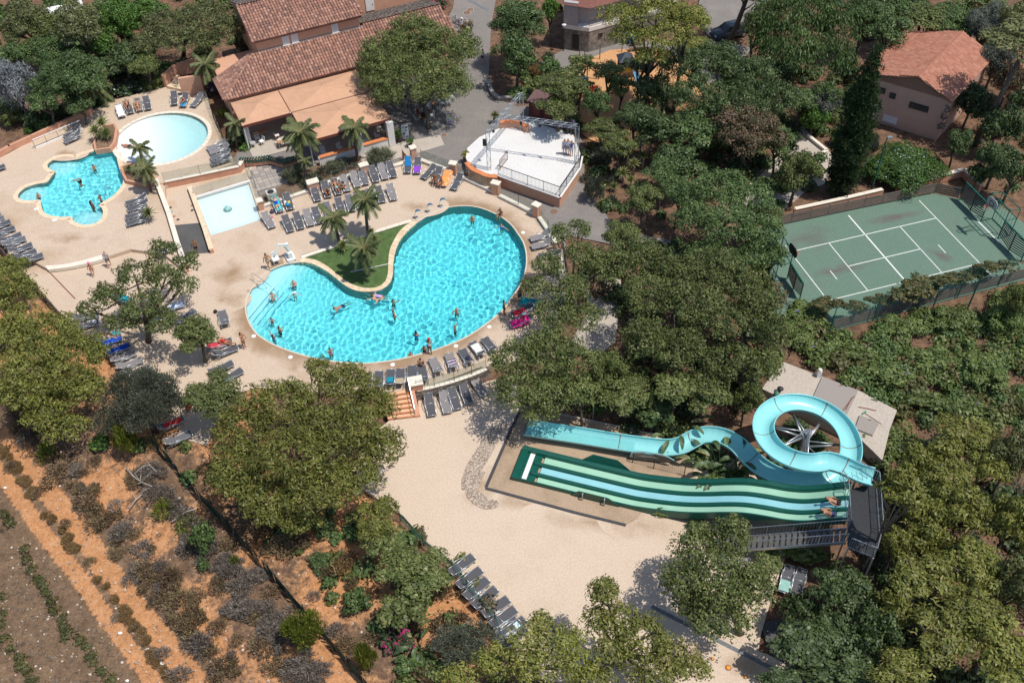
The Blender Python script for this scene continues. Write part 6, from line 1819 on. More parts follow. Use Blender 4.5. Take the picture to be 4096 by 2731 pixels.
tag(b.build('dry_grass',MATS['brush_leaf'],None,False,True),'withered grass and weeds on the vineyard soil','grass',kind='stuff')
# --- ground cover under the trees
undergrowth('dark undergrowth beneath the trees of the right hand wood',((1990,1000),(2352,930),(2500,1200),(2450,1600),(1900,1640),(1850,1500),(1980,1350),(2010,1200)),('dark','oak','grey'),170)
undergrowth('ivy carpet over the bank between the court and the pump slab',((1840,700),(1930,770),(2352,690),(2480,800),(2420,990),(2080,960),(1900,860),(1820,800)),('ivy','vine','green'),230,.5,1.1,True,'ivy_cover')
undergrowth('mixed undergrowth beneath the thicket right of the large pool',((1290,620),(1500,560),(1760,600),(1800,760),(1740,930),(1560,1000),(1300,960),(1250,860),(1380,880),(1440,800),(1400,700)),('oak','dark','rusty'),150)
undergrowth('dark undergrowth round the playground and the reddish tree',((1480,300),(1600,130),(1830,130),(1900,250),(1880,420),(1740,560),(1560,520),(1400,440),(1420,330)),('dark','green','oak'),130)
undergrowth('undergrowth beneath the trees at the top right',((1840,30),(2000,-60),(2420,-60),(2420,500),(2200,380),(2300,200),(2230,110),(2020,70),(1960,130)),('dark','green','olive'),120)
undergrowth('undergrowth in the garden left of the restaurant',((-40,-60),(560,-60),(560,90),(420,170),(300,200),(120,300),(-60,340)),('dark','green','bright','oak'),190)
undergrowth('scrub beneath the huge pine and along the lower deck',((200,960),(470,1040),(680,1170),(880,1180),(1010,1260),(1130,1430),(1200,1560),(960,1640),(840,1440),(620,1260),(420,1090)),('oak','heath','green'),90,.35,.9)
undergrowth('undergrowth between the stage and the playground',((1170,130),(1260,130),(1300,180),(1340,320),(1400,350),(1460,470),(1400,500),(1340,430),(1330,300),(1200,200)),('green','grey','oak'),75,.4,.9,False)
undergrowth('low plants between the two water slides',((1560,1010),(1700,1010),(1730,1080),(1850,1000),(1900,1030),(1850,1060),(1760,1070),(1690,1110),(1600,1110)),('dark','ivy','green'),34,.35,.7,False)
undergrowth('dry brown scrub lining the dirt track',((10,900),(60,900),(200,1090),(330,1240),(470,1400),(580,1568),(500,1600),(400,1450),(300,1320),(180,1180),(90,1050)),('heath','brush','heath'),105,.25,.6,True,'scrub')
undergrowth('mauve grey brushwood thicket on both sides of the mesh fence',((345,1080),(440,1190),(530,1290),(620,1390),(700,1480),(790,1600),(690,1600),(600,1480),(510,1360),(420,1250)),('brush',),110,.3,.7,True,'brushwood_thicket')
for k,cx,cy,w,h,zc,lb,nm in(('pine',2075,1130,110,110,9.8,'added tall pine raised to shade the top of the slide tower','pine_tree'),('pine',2060,1250,80,90,4.2,'pine beside the landing of the slide stairs','pine_tree'),('green',2040,75,110,100,5.4,'oak touching the left corner of the orange roof','oak_tree'),('oak',2130,45,120,80,5.2,'oak over the far verge of the orange roof','oak_tree'),('olive',2290,130,90,90,4.4,'grey oak right of the orange roof','oak_tree'),('oak',2250,10,130,60,5.6,'oak cut by the top edge at the far right','oak_tree'),('dark',2330,400,90,120,3.2,'dark tree on the right edge above the goal','tree'),('dark',2250,400,60,60,1.6,'low dark tree in front of the gable','tree'),('dark',1470,150,70,60,4.0,'dark tree on the far side of the play tower','tree'),('pine',1600,110,90,60,5.6,'pine between the leaning trunk and the play tower','pine_tree'),('oak',1740,60,90,90,5.6,'oak right of the leaning pine trunk','oak_tree'),('rusty',1765,30,70,60,5.6,'orange flowering tree at the top edge','tree'),('green',1790,330,90,90,3.6,'green tree between the reddish tree and the pale path','tree'),('oak',1760,500,80,80,3.6,'oak at the corner of the far court fence','oak_tree'),('green',1770,590,80,80,3.2,'green tree behind the left goal','tree'),('oak',1740,650,70,80,3.2,'oak at the left goal','oak_tree'),('oak',1430,540,90,80,4.6,'oak leaning over the path bend','oak_tree'),('oak',1340,900,90,90,4.0,'oak hiding the upper kerb of the slide pad','oak_tree'),('oak',1550,890,110,90,4.2,'oak between the bare path and the spiral slide','oak_tree'),('green',30,130,90,90,4.2,'green tree above the silvery gum','tree'),('oak',110,60,90,90,5.4,'dim oak left of the white mobile home','oak_tree'),('bright',230,110,90,80,3.6,'bright tree below the thin grey pine','tree'),('oak',330,150,80,60,3.2,'oak bush tree under the umbrella pine','oak_tree'),('green',100,230,90,80,3.4,'green tree between the gum and the boundary wall','tree'),('dark',180,240,80,70,2.8,'dark tree left of the yellowing palm','tree'),('dark',230,170,80,60,2.6,'dark tree behind the small white oleander','tree'),('dusky',170,45,110,90,5.4,'grey pine standing right before the mobile home roof','pine_tree'),('dark',2200,330,70,90,2.6,'dark tree at the foot of the house corner','tree'),('dark',2290,370,100,110,3.0,'dark tree between the gable and the goal','tree'),('dark',2345,240,80,110,3.4,'dark tree at the right edge beside the shed','tree'),('green',1900,215,70,70,3.4,'green tree under the pepper tree left of the cypress','tree'),('green',1840,230,80,70,3.6,'green tree at the lower left skirt of the pepper tree','tree'),('dark',1905,1345,90,90,4.2,'dark tree shading the mint towel lounger','tree'),('dark',1790,1560,110,60,3.4,'dark tree cut by the bottom edge beside the drain','tree'),('oak',1420,330,80,70,3.4,'oak between the stage corner and the playground edge','oak_tree'),('green',1520,400,90,80,3.8,'green tree behind the yucca clump','tree'),('oak',1480,455,90,80,3.6,'oak below the yucca clump','oak_tree'),('green',1560,440,90,80,4.0,'green tree between the yucca clump and the spreading tree','tree'),('pine',40,900,110,100,4.4,'pine at the left edge below the wide pine','pine_tree'),('pine',20,620,90,80,4.2,'pine top at the left edge beside the loungers','pine_tree'),('dark',1830,1400,90,100,2.6,'dark tree right of the round oak','oak_tree'),('oak',1760,1300,80,70,3.0,'oak between the slide stairs and the round oak','oak_tree'),('dark',1830,1480,130,110,3.6,'dark oak above the far end of the drain','oak_tree'),('dark',1960,1540,120,80,2.8,'dark oak left of the bottom pine','oak_tree'),('pine',2250,1400,140,120,4.8,'pine in the lower half of the right hand wood','pine_tree'),('pine',2050,1400,90,100,3.8,'pine at the left rim above the dark oaks','pine_tree'),('pine',2190,1100,120,110,4.6,'pine between the tiered pine and the top pines','pine_tree'),('pine',2340,1560,120,80,4.4,'pine in the very corner at bottom right','pine_tree'),('pine',2270,1080,100,100,4.2,'pine left of the dusky pine','pine_tree')):  # first pine is added and raised so its shadow reaches the tower
 tree(k,cx,cy,w,h,zc,lb,nm)
for cx,cy,w,h,lb in((1770,1262,80,50,'tall creeper hump hiding the foot of the slide stairs'),(1840,1268,80,50,'tall creeper hump in front of the slide stairs'),(1690,1235,70,50,'creeper hump left of the slide stairs')):
 o=shrub('ivy',cx,cy,w,h,lb,'creeper','shrub',low=1.1)
undergrowth('shaded shrubs at the foot of the pepper tree and the cypress',((1800,180),(1990,160),(2000,330),(1900,330),(1850,300)),('dark','green','oak'),36)
struct(MB().sheet([G(dd(*p),-1.06)for p in((1745,1430),(1900,1400),(2050,1500),(2050,1680),(1830,1680))],-1.06).build('shaded_asphalt',M_dark_ramp))  # asphalt sheet, its dark colour stands in for the tree shade
E_=[]
for s,e in zip(ruts[1],ruts[1][1:]):
 d=(e-s).normalized();n_=Vector((-d.y,d.x,0))
 for k in range(int((e-s).length/.22)):
  p=s.lerp(e,k*.22/(e-s).length)
  for t in(.85,1.1):
   if rnd.random()<.24:
    c=p+n_*(t+rnd.uniform(-.2,.2));r=rnd.uniform(.10,.24)
    if abs(seg_dist(c.x,c.y,ruts[0]))>.55:E_.append(((c.x,c.y,ground_z(c.x,c.y)+r*.3),(r*1.5,r*1.5,r*.35)))
tag(obj('withered_strip',crown_mesh('withered_strip',E_,'straw')),'withered weeds on the strip between the two wheel ruts','weeds',None,'stuff')
for i,(cx,cy,w,h)in enumerate(((1900,700,90,50),(1960,705,80,40),(2020,690,80,40),(2085,675,90,60),(2130,660,80,60),(2200,640,90,36),(2240,630,80,34),(2310,612,70,34))):
 shrub('vine',cx,cy,w,h,nth(i+1)+' clump from the left of creeper hanging on the near court fence','creeper','shrub','creeper clumps on the near court fence',1.3,.5)
for k,n_ in(('oak',90),('dusky',70),('green',60)):
 E_=[]
 for _ in range(n_):
  x,y,r=rnd.uniform(-85,90),rnd.uniform(53,92),rnd.uniform(1.8,3.2)
  E_.append(((x,y,rnd.uniform(1.4,3.2)),(r,r,r*.75)))
 tag(obj('woodland',crown_mesh('woodland',E_,k,None,1.0,4.5)),'wood of oaks and pines continuing behind the last buildings','woodland',None,'stuff')
# ================================================================== WATER SLIDES
M_gelgreen=mat('gel_dark_green',(.008,.085,.062),.28,.12,2.0,spec=.5)
M_gelmint=mat('gel_mint',(.33,.58,.43),.25,.06,1.2,spec=.5)
M_gelblue=mat('gel_pale_blue',(.27,.57,.62),.25,.06,1.2,spec=.5)
M_turq=mat('gel_turquoise',(.27,.64,.65),.28,.05,1.0,spec=.5)
M_underside=mat('grp_underside',(.20,.185,.15),.7,.15,3)
SA,SB_=Vector((.60,-17.11,0)),Vector((20.55,-23.95,0))
SW=2.78
sd_=(SB_-SA).normalized()
sn=Vector((sd_.y,-sd_.x,0))
prof=[(0,-.86),(3,-.88),(6,-.87),(8.4,-.82),(10.2,-.52),(11.6,-.16),(13.0,.38),(14.3,.98),(15.4,1.38),(16.6,1.58),(17.8,1.70),(18.8,1.98),(19.8,2.52),(20.8,3.15),(21.4,3.40)]
def sz(d):
 for(a,za),(b_,zb)in zip(prof,prof[1:]):
  if d<=b_:
   t=(d-a)/(b_-a)
   i=prof.index((a,za))
   z0=prof[max(0,i-1)][1];z3=prof[min(len(prof)-1,i+2)][1]
   return.5*(2*za+(zb-z0)*t+(2*z0-5*za+4*zb-z3)*t*t+(3*za-z0-3*zb+z3)*t**3)
 return prof[-1][1]
def spt(d,w,dz=0):
 p=SA+sd_*d+sn*w
 return Vector((p.x,p.y,sz(d)+dz))
wv=thing('wavy_slide','wavy three lane slide in mint and pale blue with dark green dividers','water slide')
ds=[i*.28 for i in range(77)]
def ribbon(sec,m,name,d0=0.0,d1=21.4,parent=None):
 b=MB()
 D=[d for d in ds if d0<=d<=d1]
 for(w0,h0),(w1,h1)in zip(sec,sec[1:]):
  b.strip([spt(d,w1,h1)for d in D],[spt(d,w0,h0)for d in D])
 return b.build(name,m,parent or wv,True)
lanes=[(.40,.93,M_gelmint),(1.27,1.80,M_gelblue),(2.14,2.60,M_gelmint)]
for a,c,m in lanes:ribbon([(a,.02),((a+c)/2,0),(c,.02)],m,'lane',1.5)
for a,c in((.93,1.27),(1.80,2.14)):ribbon([(a,.02),(a+.06,.16),((a+c)/2,.21),(c-.06,.16),(c,.02)],M_gelgreen,'divider',1.1)
ribbon([(0,-.35),(0,.30),(.10,.34),(.32,.26),(.40,.02)],M_gelgreen,'side_wall',0)
ribbon([(2.60,.02),(2.66,.20),(2.76,.22),(2.78,-.4)],M_gelgreen,'side_wall',0)
ribbon([(0,-.35),(2.78,-.35)],M_gelgreen,'underside',9)
b=MB()
for d in(0,):pass
def slab(d0,d1,w0,w1,z0,z1,m,name):
 b=MB();P=[spt(d,w,0)for d,w in((d0,w0),(d1,w0),(d1,w1),(d0,w1))]
 b.prism([Vector((p.x,p.y,0))for p in P],z0,z1);return b.build(name,m,wv)
slab(-.05,.42,0,SW,-1.0,-.64,M_gelgreen,'end_wall')
slab(.42,1.5,.3,2.7,-1.0,-.83,M_gelgreen,'catch_basin')
slab(.62,.95,.34,2.62,-.83,-.78,M_white,'white_stop')
def wing(pts,label=None):
 b=MB()
 P=[spt(d,w,z)for d,w,z in pts]
 Q=[p+sn*.05 for p in P]
 n=len(P)
 b.add(P+Q,[tuple(range(n)),tuple(reversed(range(n,2*n)))]+[(i,n+i,n+(i+1)%n,(i+1)%n)for i in range(n)])
 return b.build('splash_board',M_gelgreen,wv)
wing([(4.2,0,.3),(4.9,-.22,.85),(6.6,-.22,.85),(7.6,0,.3),(7.6,0,-.1),(4.2,0,-.1)])
wing([(4.2,2.78,.05),(4.7,2.82,.62),(6.7,2.82,.62),(7.5,2.78,.05),(7.5,2.78,-.1),(4.2,2.78,-.1)])
for d in(5.0,6.5):
 p=spt(d,2.98,0)
 MB().beam(p+Vector((0,0,-.1)),p+Vector((0,.001,.5)),.08,.08).beam(p+Vector((0,0,.5)),p-sn*.2+Vector((0,0,.55)),.07,.05).build('bracket',M_steel,wv)
for d in(11.5,14.5,17.5,20.0):
 for w in(.3,2.5):
  p=spt(d,w,-.35)
  MB().tube([p,Vector((p.x,p.y,-1.2))],.07,7).build('support',M_steel,wv)
struct_w=waves(np.array([[0.]]),np.array([[0.]]),0)
# --- the spiral slide
HC_,HR_=Vector((19.15,-19.72,0)),2.92
path=[(Vector((22.0,-24.05,3.62))),Vector((21.3,-23.72,3.58)),Vector((20.5,-23.05,3.5))]
for k in range(0,25):
 a=math.radians(-80-k*15)
 path.append(Vector((HC_.x+HR_*math.cos(a),HC_.y+HR_*math.sin(a),3.42-2.15*k/24)))
path+=[Vector(p)for p in((17.6,-22.25,1.12),(16.3,-21.3,.95),(15.5,-20.1,.78),(14.95,-18.9,.58),(14.1,-17.95,.32),(13.0,-17.6,.08),(12.2,-17.78,-.15),(11.3,-18.12,-.38),(10.3,-18.1,-.55),(8.8,-17.75,-.68),(7.2,-17.35,-.74),(5.8,-16.97,-.78),(4.4,-16.6,-.8),(2.6,-16.18,-.8),(.75,-15.72,-.8))]
path=smooth_loop(path,3,False)
ss=thing('spiral_slide','turquoise spiral slide curling round a steel post and running out beside the wavy slide','water slide')
def trough(P,r,a0,a1,n,m,name,dr=0.0,taper=None):
 rows=[]
 for i,p in enumerate(P):
  t=(P[min(i+1,len(P)-1)]-P[max(i-1,0)])
  t.z=0;t.normalize()
  s=Vector((t.y,-t.x,0))
  rr=r+dr
  row=[]
  for k in range(n+1):
   a=math.radians(a0+(a1-a0)*k/n)
   row.append(p+s*(math.sin(a)*rr*1.08)+Vector((0,0,r-math.cos(a)*rr-.02)))
  rows.append(row)
 b=MB()
 for A,Bq in zip(rows,rows[1:]):b.strip(A,Bq)if dr==0 else b.strip(Bq,A)
 return b.build(name,m,ss,True),rows
cut=3*42
ob,rows=trough(path,.63,-86,86,14,M_turq,'trough')
trough(path,.63,-86,86,10,M_turq,'outer_shell',.035)
b=MB()
for k in(0,-1):b.tube([r[k]for r in rows],.045,5)
b.build('rim_flange',M_turq,ss,True)
b=MB()
for i in range(6,len(path),12):
 b.tube([p+Vector((0,0,-.02))for p in rows[i]],.05,4)
b.build('flange_joint',M_underside,ss,True)
for i in(len(path)-1-3*11,):
 b=MB()
 A=[path[j]+Vector((0,0,0))for j in range(len(path)-3*7-6,len(path)-3*5+4)]
pb=Vector((19.35,-19.2,-1.1))
MB().tube([pb,Vector((pb.x,pb.y,2.55))],.21,12).build('post',M_steel,ss,True)
MB().lathe(Vector((pb.x,pb.y,2.55)),[(.26,0),(.26,.06),(0,.07)],12).build('post_cap',M_steel,ss)
for k in range(7):
 a=math.radians(-105-k*51)
 i=min(range(9,9+72),key=lambda j:abs(((math.atan2(path[j].y-HC_.y,path[j].x-HC_.x)-a+PI)%(2*PI))-PI))
 p=path[i]
 e=Vector((pb.x,pb.y,0)).lerp(Vector((p.x,p.y,0)),.80)
 b=MB()
 b.tube([Vector((pb.x,pb.y,p.z-.75)),Vector((e.x,e.y,p.z-.12))],[.10,.075],7)
 b.tube([Vector((pb.x,pb.y,p.z-.1)),Vector((e.x,e.y,p.z-.08))],[.045,.045],6)
 b.build('arm',M_steel,ss,True)
for p in(Vector((16.1,-21.1,.9)),Vector((14.6,-18.4,.45)),Vector((12.6,-17.65,0)),Vector((21.2,-23.6,3.5)),Vector((17.9,-22.4,1.1))):
 MB().tube([Vector((p.x,p.y,-1.2)),p-Vector((0,0,.02))],.07,7).build('support',M_steel,ss)
for nm,P,m in(('slide_water',path[-15:],M_turq),):
 R=[(p-Vector((0,0,0)))for p in P]
 b=MB()
 rws=[]
 for i,p in enumerate(P):
  t=(P[min(i+1,len(P)-1)]-P[max(i-1,0)]).normalized();s=Vector((t.y,-t.x,0))
  rws.append([p+s*(x*.46)+Vector((0,0,.17+.012*math.sin(i*2.1+x*9)+rnd.uniform(-.012,.012)))for x in np.linspace(-1,1,9)])
 fine=[]
 for A,Bq in zip(rws,rws[1:]):
  for k in range(6):fine.append([x.lerp(y,k/6)+Vector((0,0,rnd.uniform(-.014,.014)))for x,y in zip(A,Bq)])
 for A,Bq in zip(fine,fine[1:]):b.strip(A,Bq)
 b.build('water',pane_mat('runout_water',(.93,.99,.99),.10),ss,True)
tw=thing('slide_tower','grey steel slide tower with an open tread stair and railings','platform')
ZP=3.3
PP=[Vector((*v,0))for v in((20.35,-24.4),(22.35,-23.9),(21.55,-27.6),(20.75,-29.2),(19.45,-28.5),(19.75,-27.3))]
MB().prism(PP,ZP-.1,ZP,bottom=True).build('deck',mat('shade_dark_grating',(.03,.032,.035),.6,.25,9,.3),tw)  # grating colour darkened to carry the tree shade on the deck
for p in PP:MB().tube([Vector((p.x,p.y,-1.2)),Vector((p.x,p.y,ZP))],.06,6).build('support',M_steel,tw)
S0,S1=Vector((19.55,-27.65,ZP)),Vector((12.2,-25.4,-1.0))
across=Vector(((S1-S0).y,-(S1-S0).x,0)).normalized()*.5
ntr=24
tm=MB().box((0,0,0),(.27,1.0,.04)).mesh('tread',mat('steel_tread',(.085,.085,.085),.6,.2,8,.2))
for i in range(ntr):
 o=obj('tread',tm,tw)
 o.location=S0 .lerp(S1,(i+.5)/ntr)
 o.rotation_euler.z=math.atan2((S1-S0).y,(S1-S0).x)
for s in(-1,1):
 MB().beam(S0+across*s,S1+across*s,.06,.22).build('stringer',M_steel,tw)
def bars(P,Q,h,n,parent,name='railing',r=.012):
 b=MB()
 b.tube([P+Vector((0,0,h)),Q+Vector((0,0,h))],.028,6).tube([P+Vector((0,0,.12)),Q+Vector((0,0,.12))],.02,5)
 for i in range(n+1):
  p=P.lerp(Q,i/n);b.tube([p+Vector((0,0,.1)),p+Vector((0,0,h))],r if i%8 else.028,4)
 return b.build(name,M_steel,parent)
for s in(-1,1):bars(S0+across*s,S1+across*s,1.0,42,tw,'stair_railing')
for i in(1,2,3):bars(Vector((*PP[i].xy,ZP)),Vector((*PP[(i+1)%6].xy,ZP)),1.1,12 if i!=1 else 26,tw)
bars(Vector((20.35,-24.4,ZP)),Vector((20.15,-23.6,ZP)),1.1,6,tw)
bars(Vector((22.35,-23.9,ZP)),Vector((21.2,-22.9,ZP)),1.1,12,tw)
bars(Vector((20.3,-24.5,ZP)),Vector((19.75,-27.2,ZP)),1.1,5,tw,'gate_rail',.02)
b=MB()
for k in range(6):
 p=Vector((20.4+.3*k,-24.35+.08*k,ZP));b.tube([p,p+Vector((-.3,.5,.9))],.02,5)
b.build('guard_bars',M_steel,tw)
t=thing('wire_fence','black wire mesh guard beside the bend of the turquoise slide','fence')
P=[g(2,2,x,y,Z_LOW)for x,y in((1108,1110),(1300,1165),(1580,1230))]
b=MB()
for s,e in zip(P,P[1:]):
 for k in range(8):b.tube([s+Vector((0,0,.1+k*.11)),e+Vector((0,0,.1+k*.11))],.006,3)
 for k in range(int((e-s).length/.14)):
  p=s.lerp(e,k*.14/(e-s).length);b.tube([p,p+Vector((0,0,.95))],.006,3)
b.build('wires',M_black_steel,t)
for p in P:MB().tube([p,p+Vector((0,0,1.05))],.035,6).build('post',M_black_steel,t)
cw_=thing('splash_cowl','brown fibreglass splash cowl on the bend of the turquoise slide','cowl')
b=MB()
P=[g(2,2,x,y,z)for x,y,z in((1085,1060,-.6),(1095,1030,-.3),(1130,1008,-.1),(1250,1018,.0),(1400,1045,.05),(1440,1065,0),(1490,1095,-.3),(1420,1110,-.75),(1280,1095,-.8),(1150,1078,-.8))]
b.add(P,[tuple(range(len(P)))]);b.add([p+Vector((0,.07,.03))for p in P],[tuple(reversed(range(len(P))))])
n=len(P);b.add(P+[p+Vector((0,.07,.03))for p in P],[(i,(i+1)%n,n+(i+1)%n,n+i)for i in range(n)])
b.build('shell',M_underside,cw_)
b=MB();b.tube([p+Vector((0,.03,.015))for p in P[:7]],.03,5);b.build('lip',M_turq,cw_)
post_f=thing('fence_post','tall grey fence post standing above the slide pad kerb','post',g(2,2,742,720,Z_LOW))
MB().tube([(0,0,0),(0,0,1.9)],.04,7).build('shaft',M_steel,post_f)
MB().lathe((0,0,1.9),[(.055,0),(.05,.04),(0,.06)],7).build('cap',M_black_steel,post_f)
for P,lb in(([(430,672),(780,745),(1300,862)],'upper pale kerb along the slide pad'),):
 t=thing('kerb',lb,'kerb')
 Pw=[g(2,2,x,y,Z_LOW)for x,y in P]
 for s,e in zip(Pw,Pw[1:]):
  n=int((e-s).length/.9)
  for i in range(n):MB().beam(s.lerp(e,(i+.01)/n)+Vector((0,0,.06)),s.lerp(e,(i+.99)/n)+Vector((0,0,.06)),.16,.14).build('kerb_stone',M_concrete,t)
dr=thing('drain_grating','long dark grated drain across the lower deck at the bottom right','drain')
D0,D1=g(2,3,1280,862,Z_LOW),g(3,3,250,1620,Z_LOW)
D1=g(2,3,2420,1450,Z_LOW)
n=26
for i in range(n):
 s,e=D0 .lerp(D1,(i+.02)/n),D0 .lerp(D1,(i+.98)/n)
 b=MB();b.beam(s+Vector((0,0,.012)),e+Vector((0,0,.012)),.26,.02)
 for k in range(6):
  p=s.lerp(e,(k+.5)/6);q2=Vector((-(e-s).y,(e-s).x,0)).normalized()*.12
  b.beam(p-q2+Vector((0,0,.03)),p+q2+Vector((0,0,.03)),.03,.015)
 b.build('grate',mat('drain_steel',(.17,.185,.20),.5,.25,5),dr)
for i,(x,y,r)in enumerate(((1985,1425,.14),(1840,1345,.09),(2140,1510,.1))):
 p=g(2,3,x,y,Z_LOW)
 o=thing('floor_spray',('large orange floor spray cap on the lower deck','small orange floor spray cap nearest the airy pine','small orange floor spray cap nearest the bottom edge')[i],'spray cap',p)
 MB().lathe((0,0,.004),[(r*1.35,0),(r*1.3,.015),(r,.02)],12).build('collar',M_rust,o)
 MB().lathe((0,0,.02),[(r,0),(r*.8,.05),(0,.07)],12).build('cap',mat('orange_plastic',(.80,.30,.03),.5),o)
sw_px=[(2300,770,40),(2180,840,55),(2130,950,65),(2070,1050,70),(2010,1150,70),(1960,1230,55),(1920,1300,35),(1912,1360,14)]
sw2_px=[(2090,1195,12),(2040,1250,35),(1990,1320,45),(1985,1390,55),(2040,1445,60),(2110,1490,55),(2190,1495,40),(2225,1480,16)]
b=MB()
for pxs in(sw_px,sw2_px):
 C3=[(g(1,2,x,y,Z_LOW),w)for x,y,w in pxs]
 for(p,w),(r,w2)in zip(C3,C3[1:]):
  L=(r-p).length
  for _ in range(int(L*300*(w+w2)/110)):
   t=rnd.random()
   c=p.lerp(r,t);ww=(w+(w2-w)*t)/KZ/57*rnd.uniform(-1,1)*1.05
   d=(r-p).normalized()
   sx=rnd.choice((.03,.045,.055,.07))
   b.ico((c.x-d.y*ww,c.y+d.x*ww,Z_LOW+.015),sx,(1,rnd.uniform(.7,1),.6),.2)
for pxs in(sw_px,sw2_px):
 C3=[(g(1,2,x,y,Z_LOW+.006),w/KZ/57*1.05)for x,y,w in pxs]
 A_,B_=[],[]
 for i,(p,w)in enumerate(C3):
  d=(C3[min(i+1,len(C3)-1)][0]-C3[max(i-1,0)][0]).normalized()
  A_.append(p+Vector((-d.y,d.x,0))*w);B_.append(p-Vector((-d.y,d.x,0))*w)
 struct(MB().strip(smooth_loop(B_,3,False),smooth_loop(A_,3,False)).build('pebble_bed',stained('pebble_grit',(.34,.265,.20),(.42,.34,.27),(.22,.16,.12),grain=14)))
tag(b.build('pebbles',M_pebble,None,False,True),'curving swale of pale pebbles set in the lower deck','pebbles',kind='stuff')
struct(MB().prism([g(3,2,x,y,-.06)for x,y in((140,185),(490,320),(830,445),(1185,630),(1120,800),(1050,1090),(960,1000),(780,830),(-60,430))],-1.6,-.06).build('pump_slab',M_concrete))
for pts,lb in((((500,318),(830,447),(722,672),(402,535)),'large grey square hatch lid on the pump slab'),(((845,672),(1022,742),(962,858),(800,795)),'small grey hatch lid on the pump slab')):
 P=[g(3,2,x,y,.09)for x,y in pts]
 t=thing('hatch',lb,'hatch')
 MB().prism(P,-.06,.09).build('lid',mat('grey_felt',(.30,.265,.24),.9,.06,14,.1),t)
 MB().prism(offset_loop(P,.03),-.06,-.01).build('curb',M_concrete,t)
 d=P[0].lerp(P[1],.5);MB().box(d+(P[2]-d)*.08+Vector((0,0,.02)),(.2,.05,.04)).build('handle',M_rust,t)
for a,c,lb,m in(((690,628),(785,505),'bent rusty bar on the large hatch',M_rust),((715,625),(770,515),'second rusty bar on the large hatch',M_rust),((830,598),(980,632),'rusty rod on the pump slab',M_rust)):
 b=MB();P=[g(3,2,*a,.13 if 'hatch' in lb else-.02),g(3,2,*c,.13 if 'hatch' in lb else-.02)]
 b.tube([P[0],P[0].lerp(P[1],.5)+Vector((.02,.03,.0)),P[1],P[1]+Vector((.12,.03,0))],.028,6)
 tag(b.build('metal_bar',m),lb,'bar')
t=thing('broom','green headed broom with a long rusty handle on the pump slab','broom')
P=g(3,2,880,650,-.02),g(3,2,1042,755,-.02)
MB().tube(P,.018,6).build('handle',M_rust,t)
MB().beam(g(3,2,865,665,-.02),g(3,2,900,640,-.02),.09,.08).build('head',mat('broom_green',(.05,.24,.17),.6),t)
t=thing('vent','white boxed vent cowl at the far corner of the pump slab','vent',g(3,2,462,318,-.06))
MB().box((0,0,.3),(.3,.3,.6)).build('housing',M_white,t)
MB().lathe((0,0,.6),[(.17,0),(.17,.06),(.1,.07),(.1,.14),(.15,.16),(.05,.2),(0,.2)],10).build('cowl',mat('cream_plastic',(.62,.60,.52),.5),t)
for x,y,lb,h,m in((70,500,'green watering can shaped canister on the pump slab',.55,mat('canister_green',(.10,.24,.17),.5)),(105,465,'dark mushroom capped vent behind the green canister',.5,M_black_steel)):
 t=thing('canister' if 'green w' in lb else 'vent',lb,'canister' if 'green w' in lb else 'vent',g(3,2,x,y,-.06))
 if 'green w' in lb:
  MB().lathe((0,0,0),[(.17,0),(.19,.05),(.19,.35),(.12,.44),(.06,.47),(.06,.54),(0,.54)],12).build('body',m,t,True)
  MB().tube([(.0,0,.5),(.1,0,.58),(.2,0,.45)],.02,5).build('handle',M_black_steel,t)
 else:
  MB().tube([(0,0,0),(0,0,.42)],.09,8).build('pipe',m,t)
  MB().lathe((0,0,.4),[(.24,0),(.18,.07),(.06,.13),(0,.14)],12).build('cap',m,t,True)
# ================================================================== POOL FITTINGS
def disc_lid(c,lb,r=.16):
 t=thing('skimmer_disc',lb,'skimmer',c)
 MB().lathe((0,0,0),[(r*1.1,0),(r*1.08,.012),(r,.014)],14).build('rim',M_white,t)
 MB().lathe((0,0,.014),[(r*.92,0),(r*.9,.006),(0,.006)],14).build('cover',M_white,t)
for c,lb in((g(1,2,316,142,.003),'round white skimmer lid left of the huge pine'),(g(1,2,1255,211,.003),'round white skimmer lid above the seated man'),(g(1,2,1836,40,.003),'round white skimmer lid right of the white shirted man'),(g(1,1,2142,1432,.003),'round white skimmer lid near the pink towels'),(g(2,1,102,568,.003),'round white skimmer lid by the right rim of the pool'),(g(0,1,2330,1518,.003),'round white skimmer lid at the left end of the large pool')):
 disc_lid(c,lb)
for c,lb in((g(0,1,335,352,Z_LEFT),'white skimmer box at the left edge of the clover pool'),(g(0,1,502,456,Z_LEFT),'white skimmer box at the bottom edge of the clover pool')):
 t=thing('skimmer_box',lb,'skimmer',c,.4)
 MB().box((0,0,.02),(.34,.26,.05)).build('lid',M_white,t);MB().box((0,0,.01),(.4,.3,.02)).build('frame',M_offwhite,t)
for i,(bx,by,tx,ty)in enumerate(((1475,438,1480,362),(1585,382,1590,305),(1702,333,1710,256))):
 B_=g(1,1,bx,by)
 t=thing('water_cannon',('left curved steel water jet above the large pool','middle curved steel water jet above the large pool','right curved steel water jet above the large pool')[i],'water jet',B_,.35)
 MB().lathe((0,0,0),[(.16,0),(.15,.05),(.06,.07)],12).build('base_plate',M_steel,t,True)
 pts=[Vector((-.02,0,0)),Vector((-.1,0,.25)),Vector((-.12,0,.55)),Vector((0,-.02,.8)),Vector((.2,-.05,.88)),Vector((.38,-.1,.78))]
 b=MB()
 for p,r in zip(smooth_loop(pts,4,False),smooth_loop(pts,4,False)[1:]):
  w=.05+.13*max(0,(p.z-.4))**.7
  b.beam(p,r,w*2,.035)
 b.build('spout',M_chrome,t)
fd=thing('fountain_dome','mossy glass dome bubbler in the middle of the square splash pool','fountain',g(0,1,2092,362,-.2))
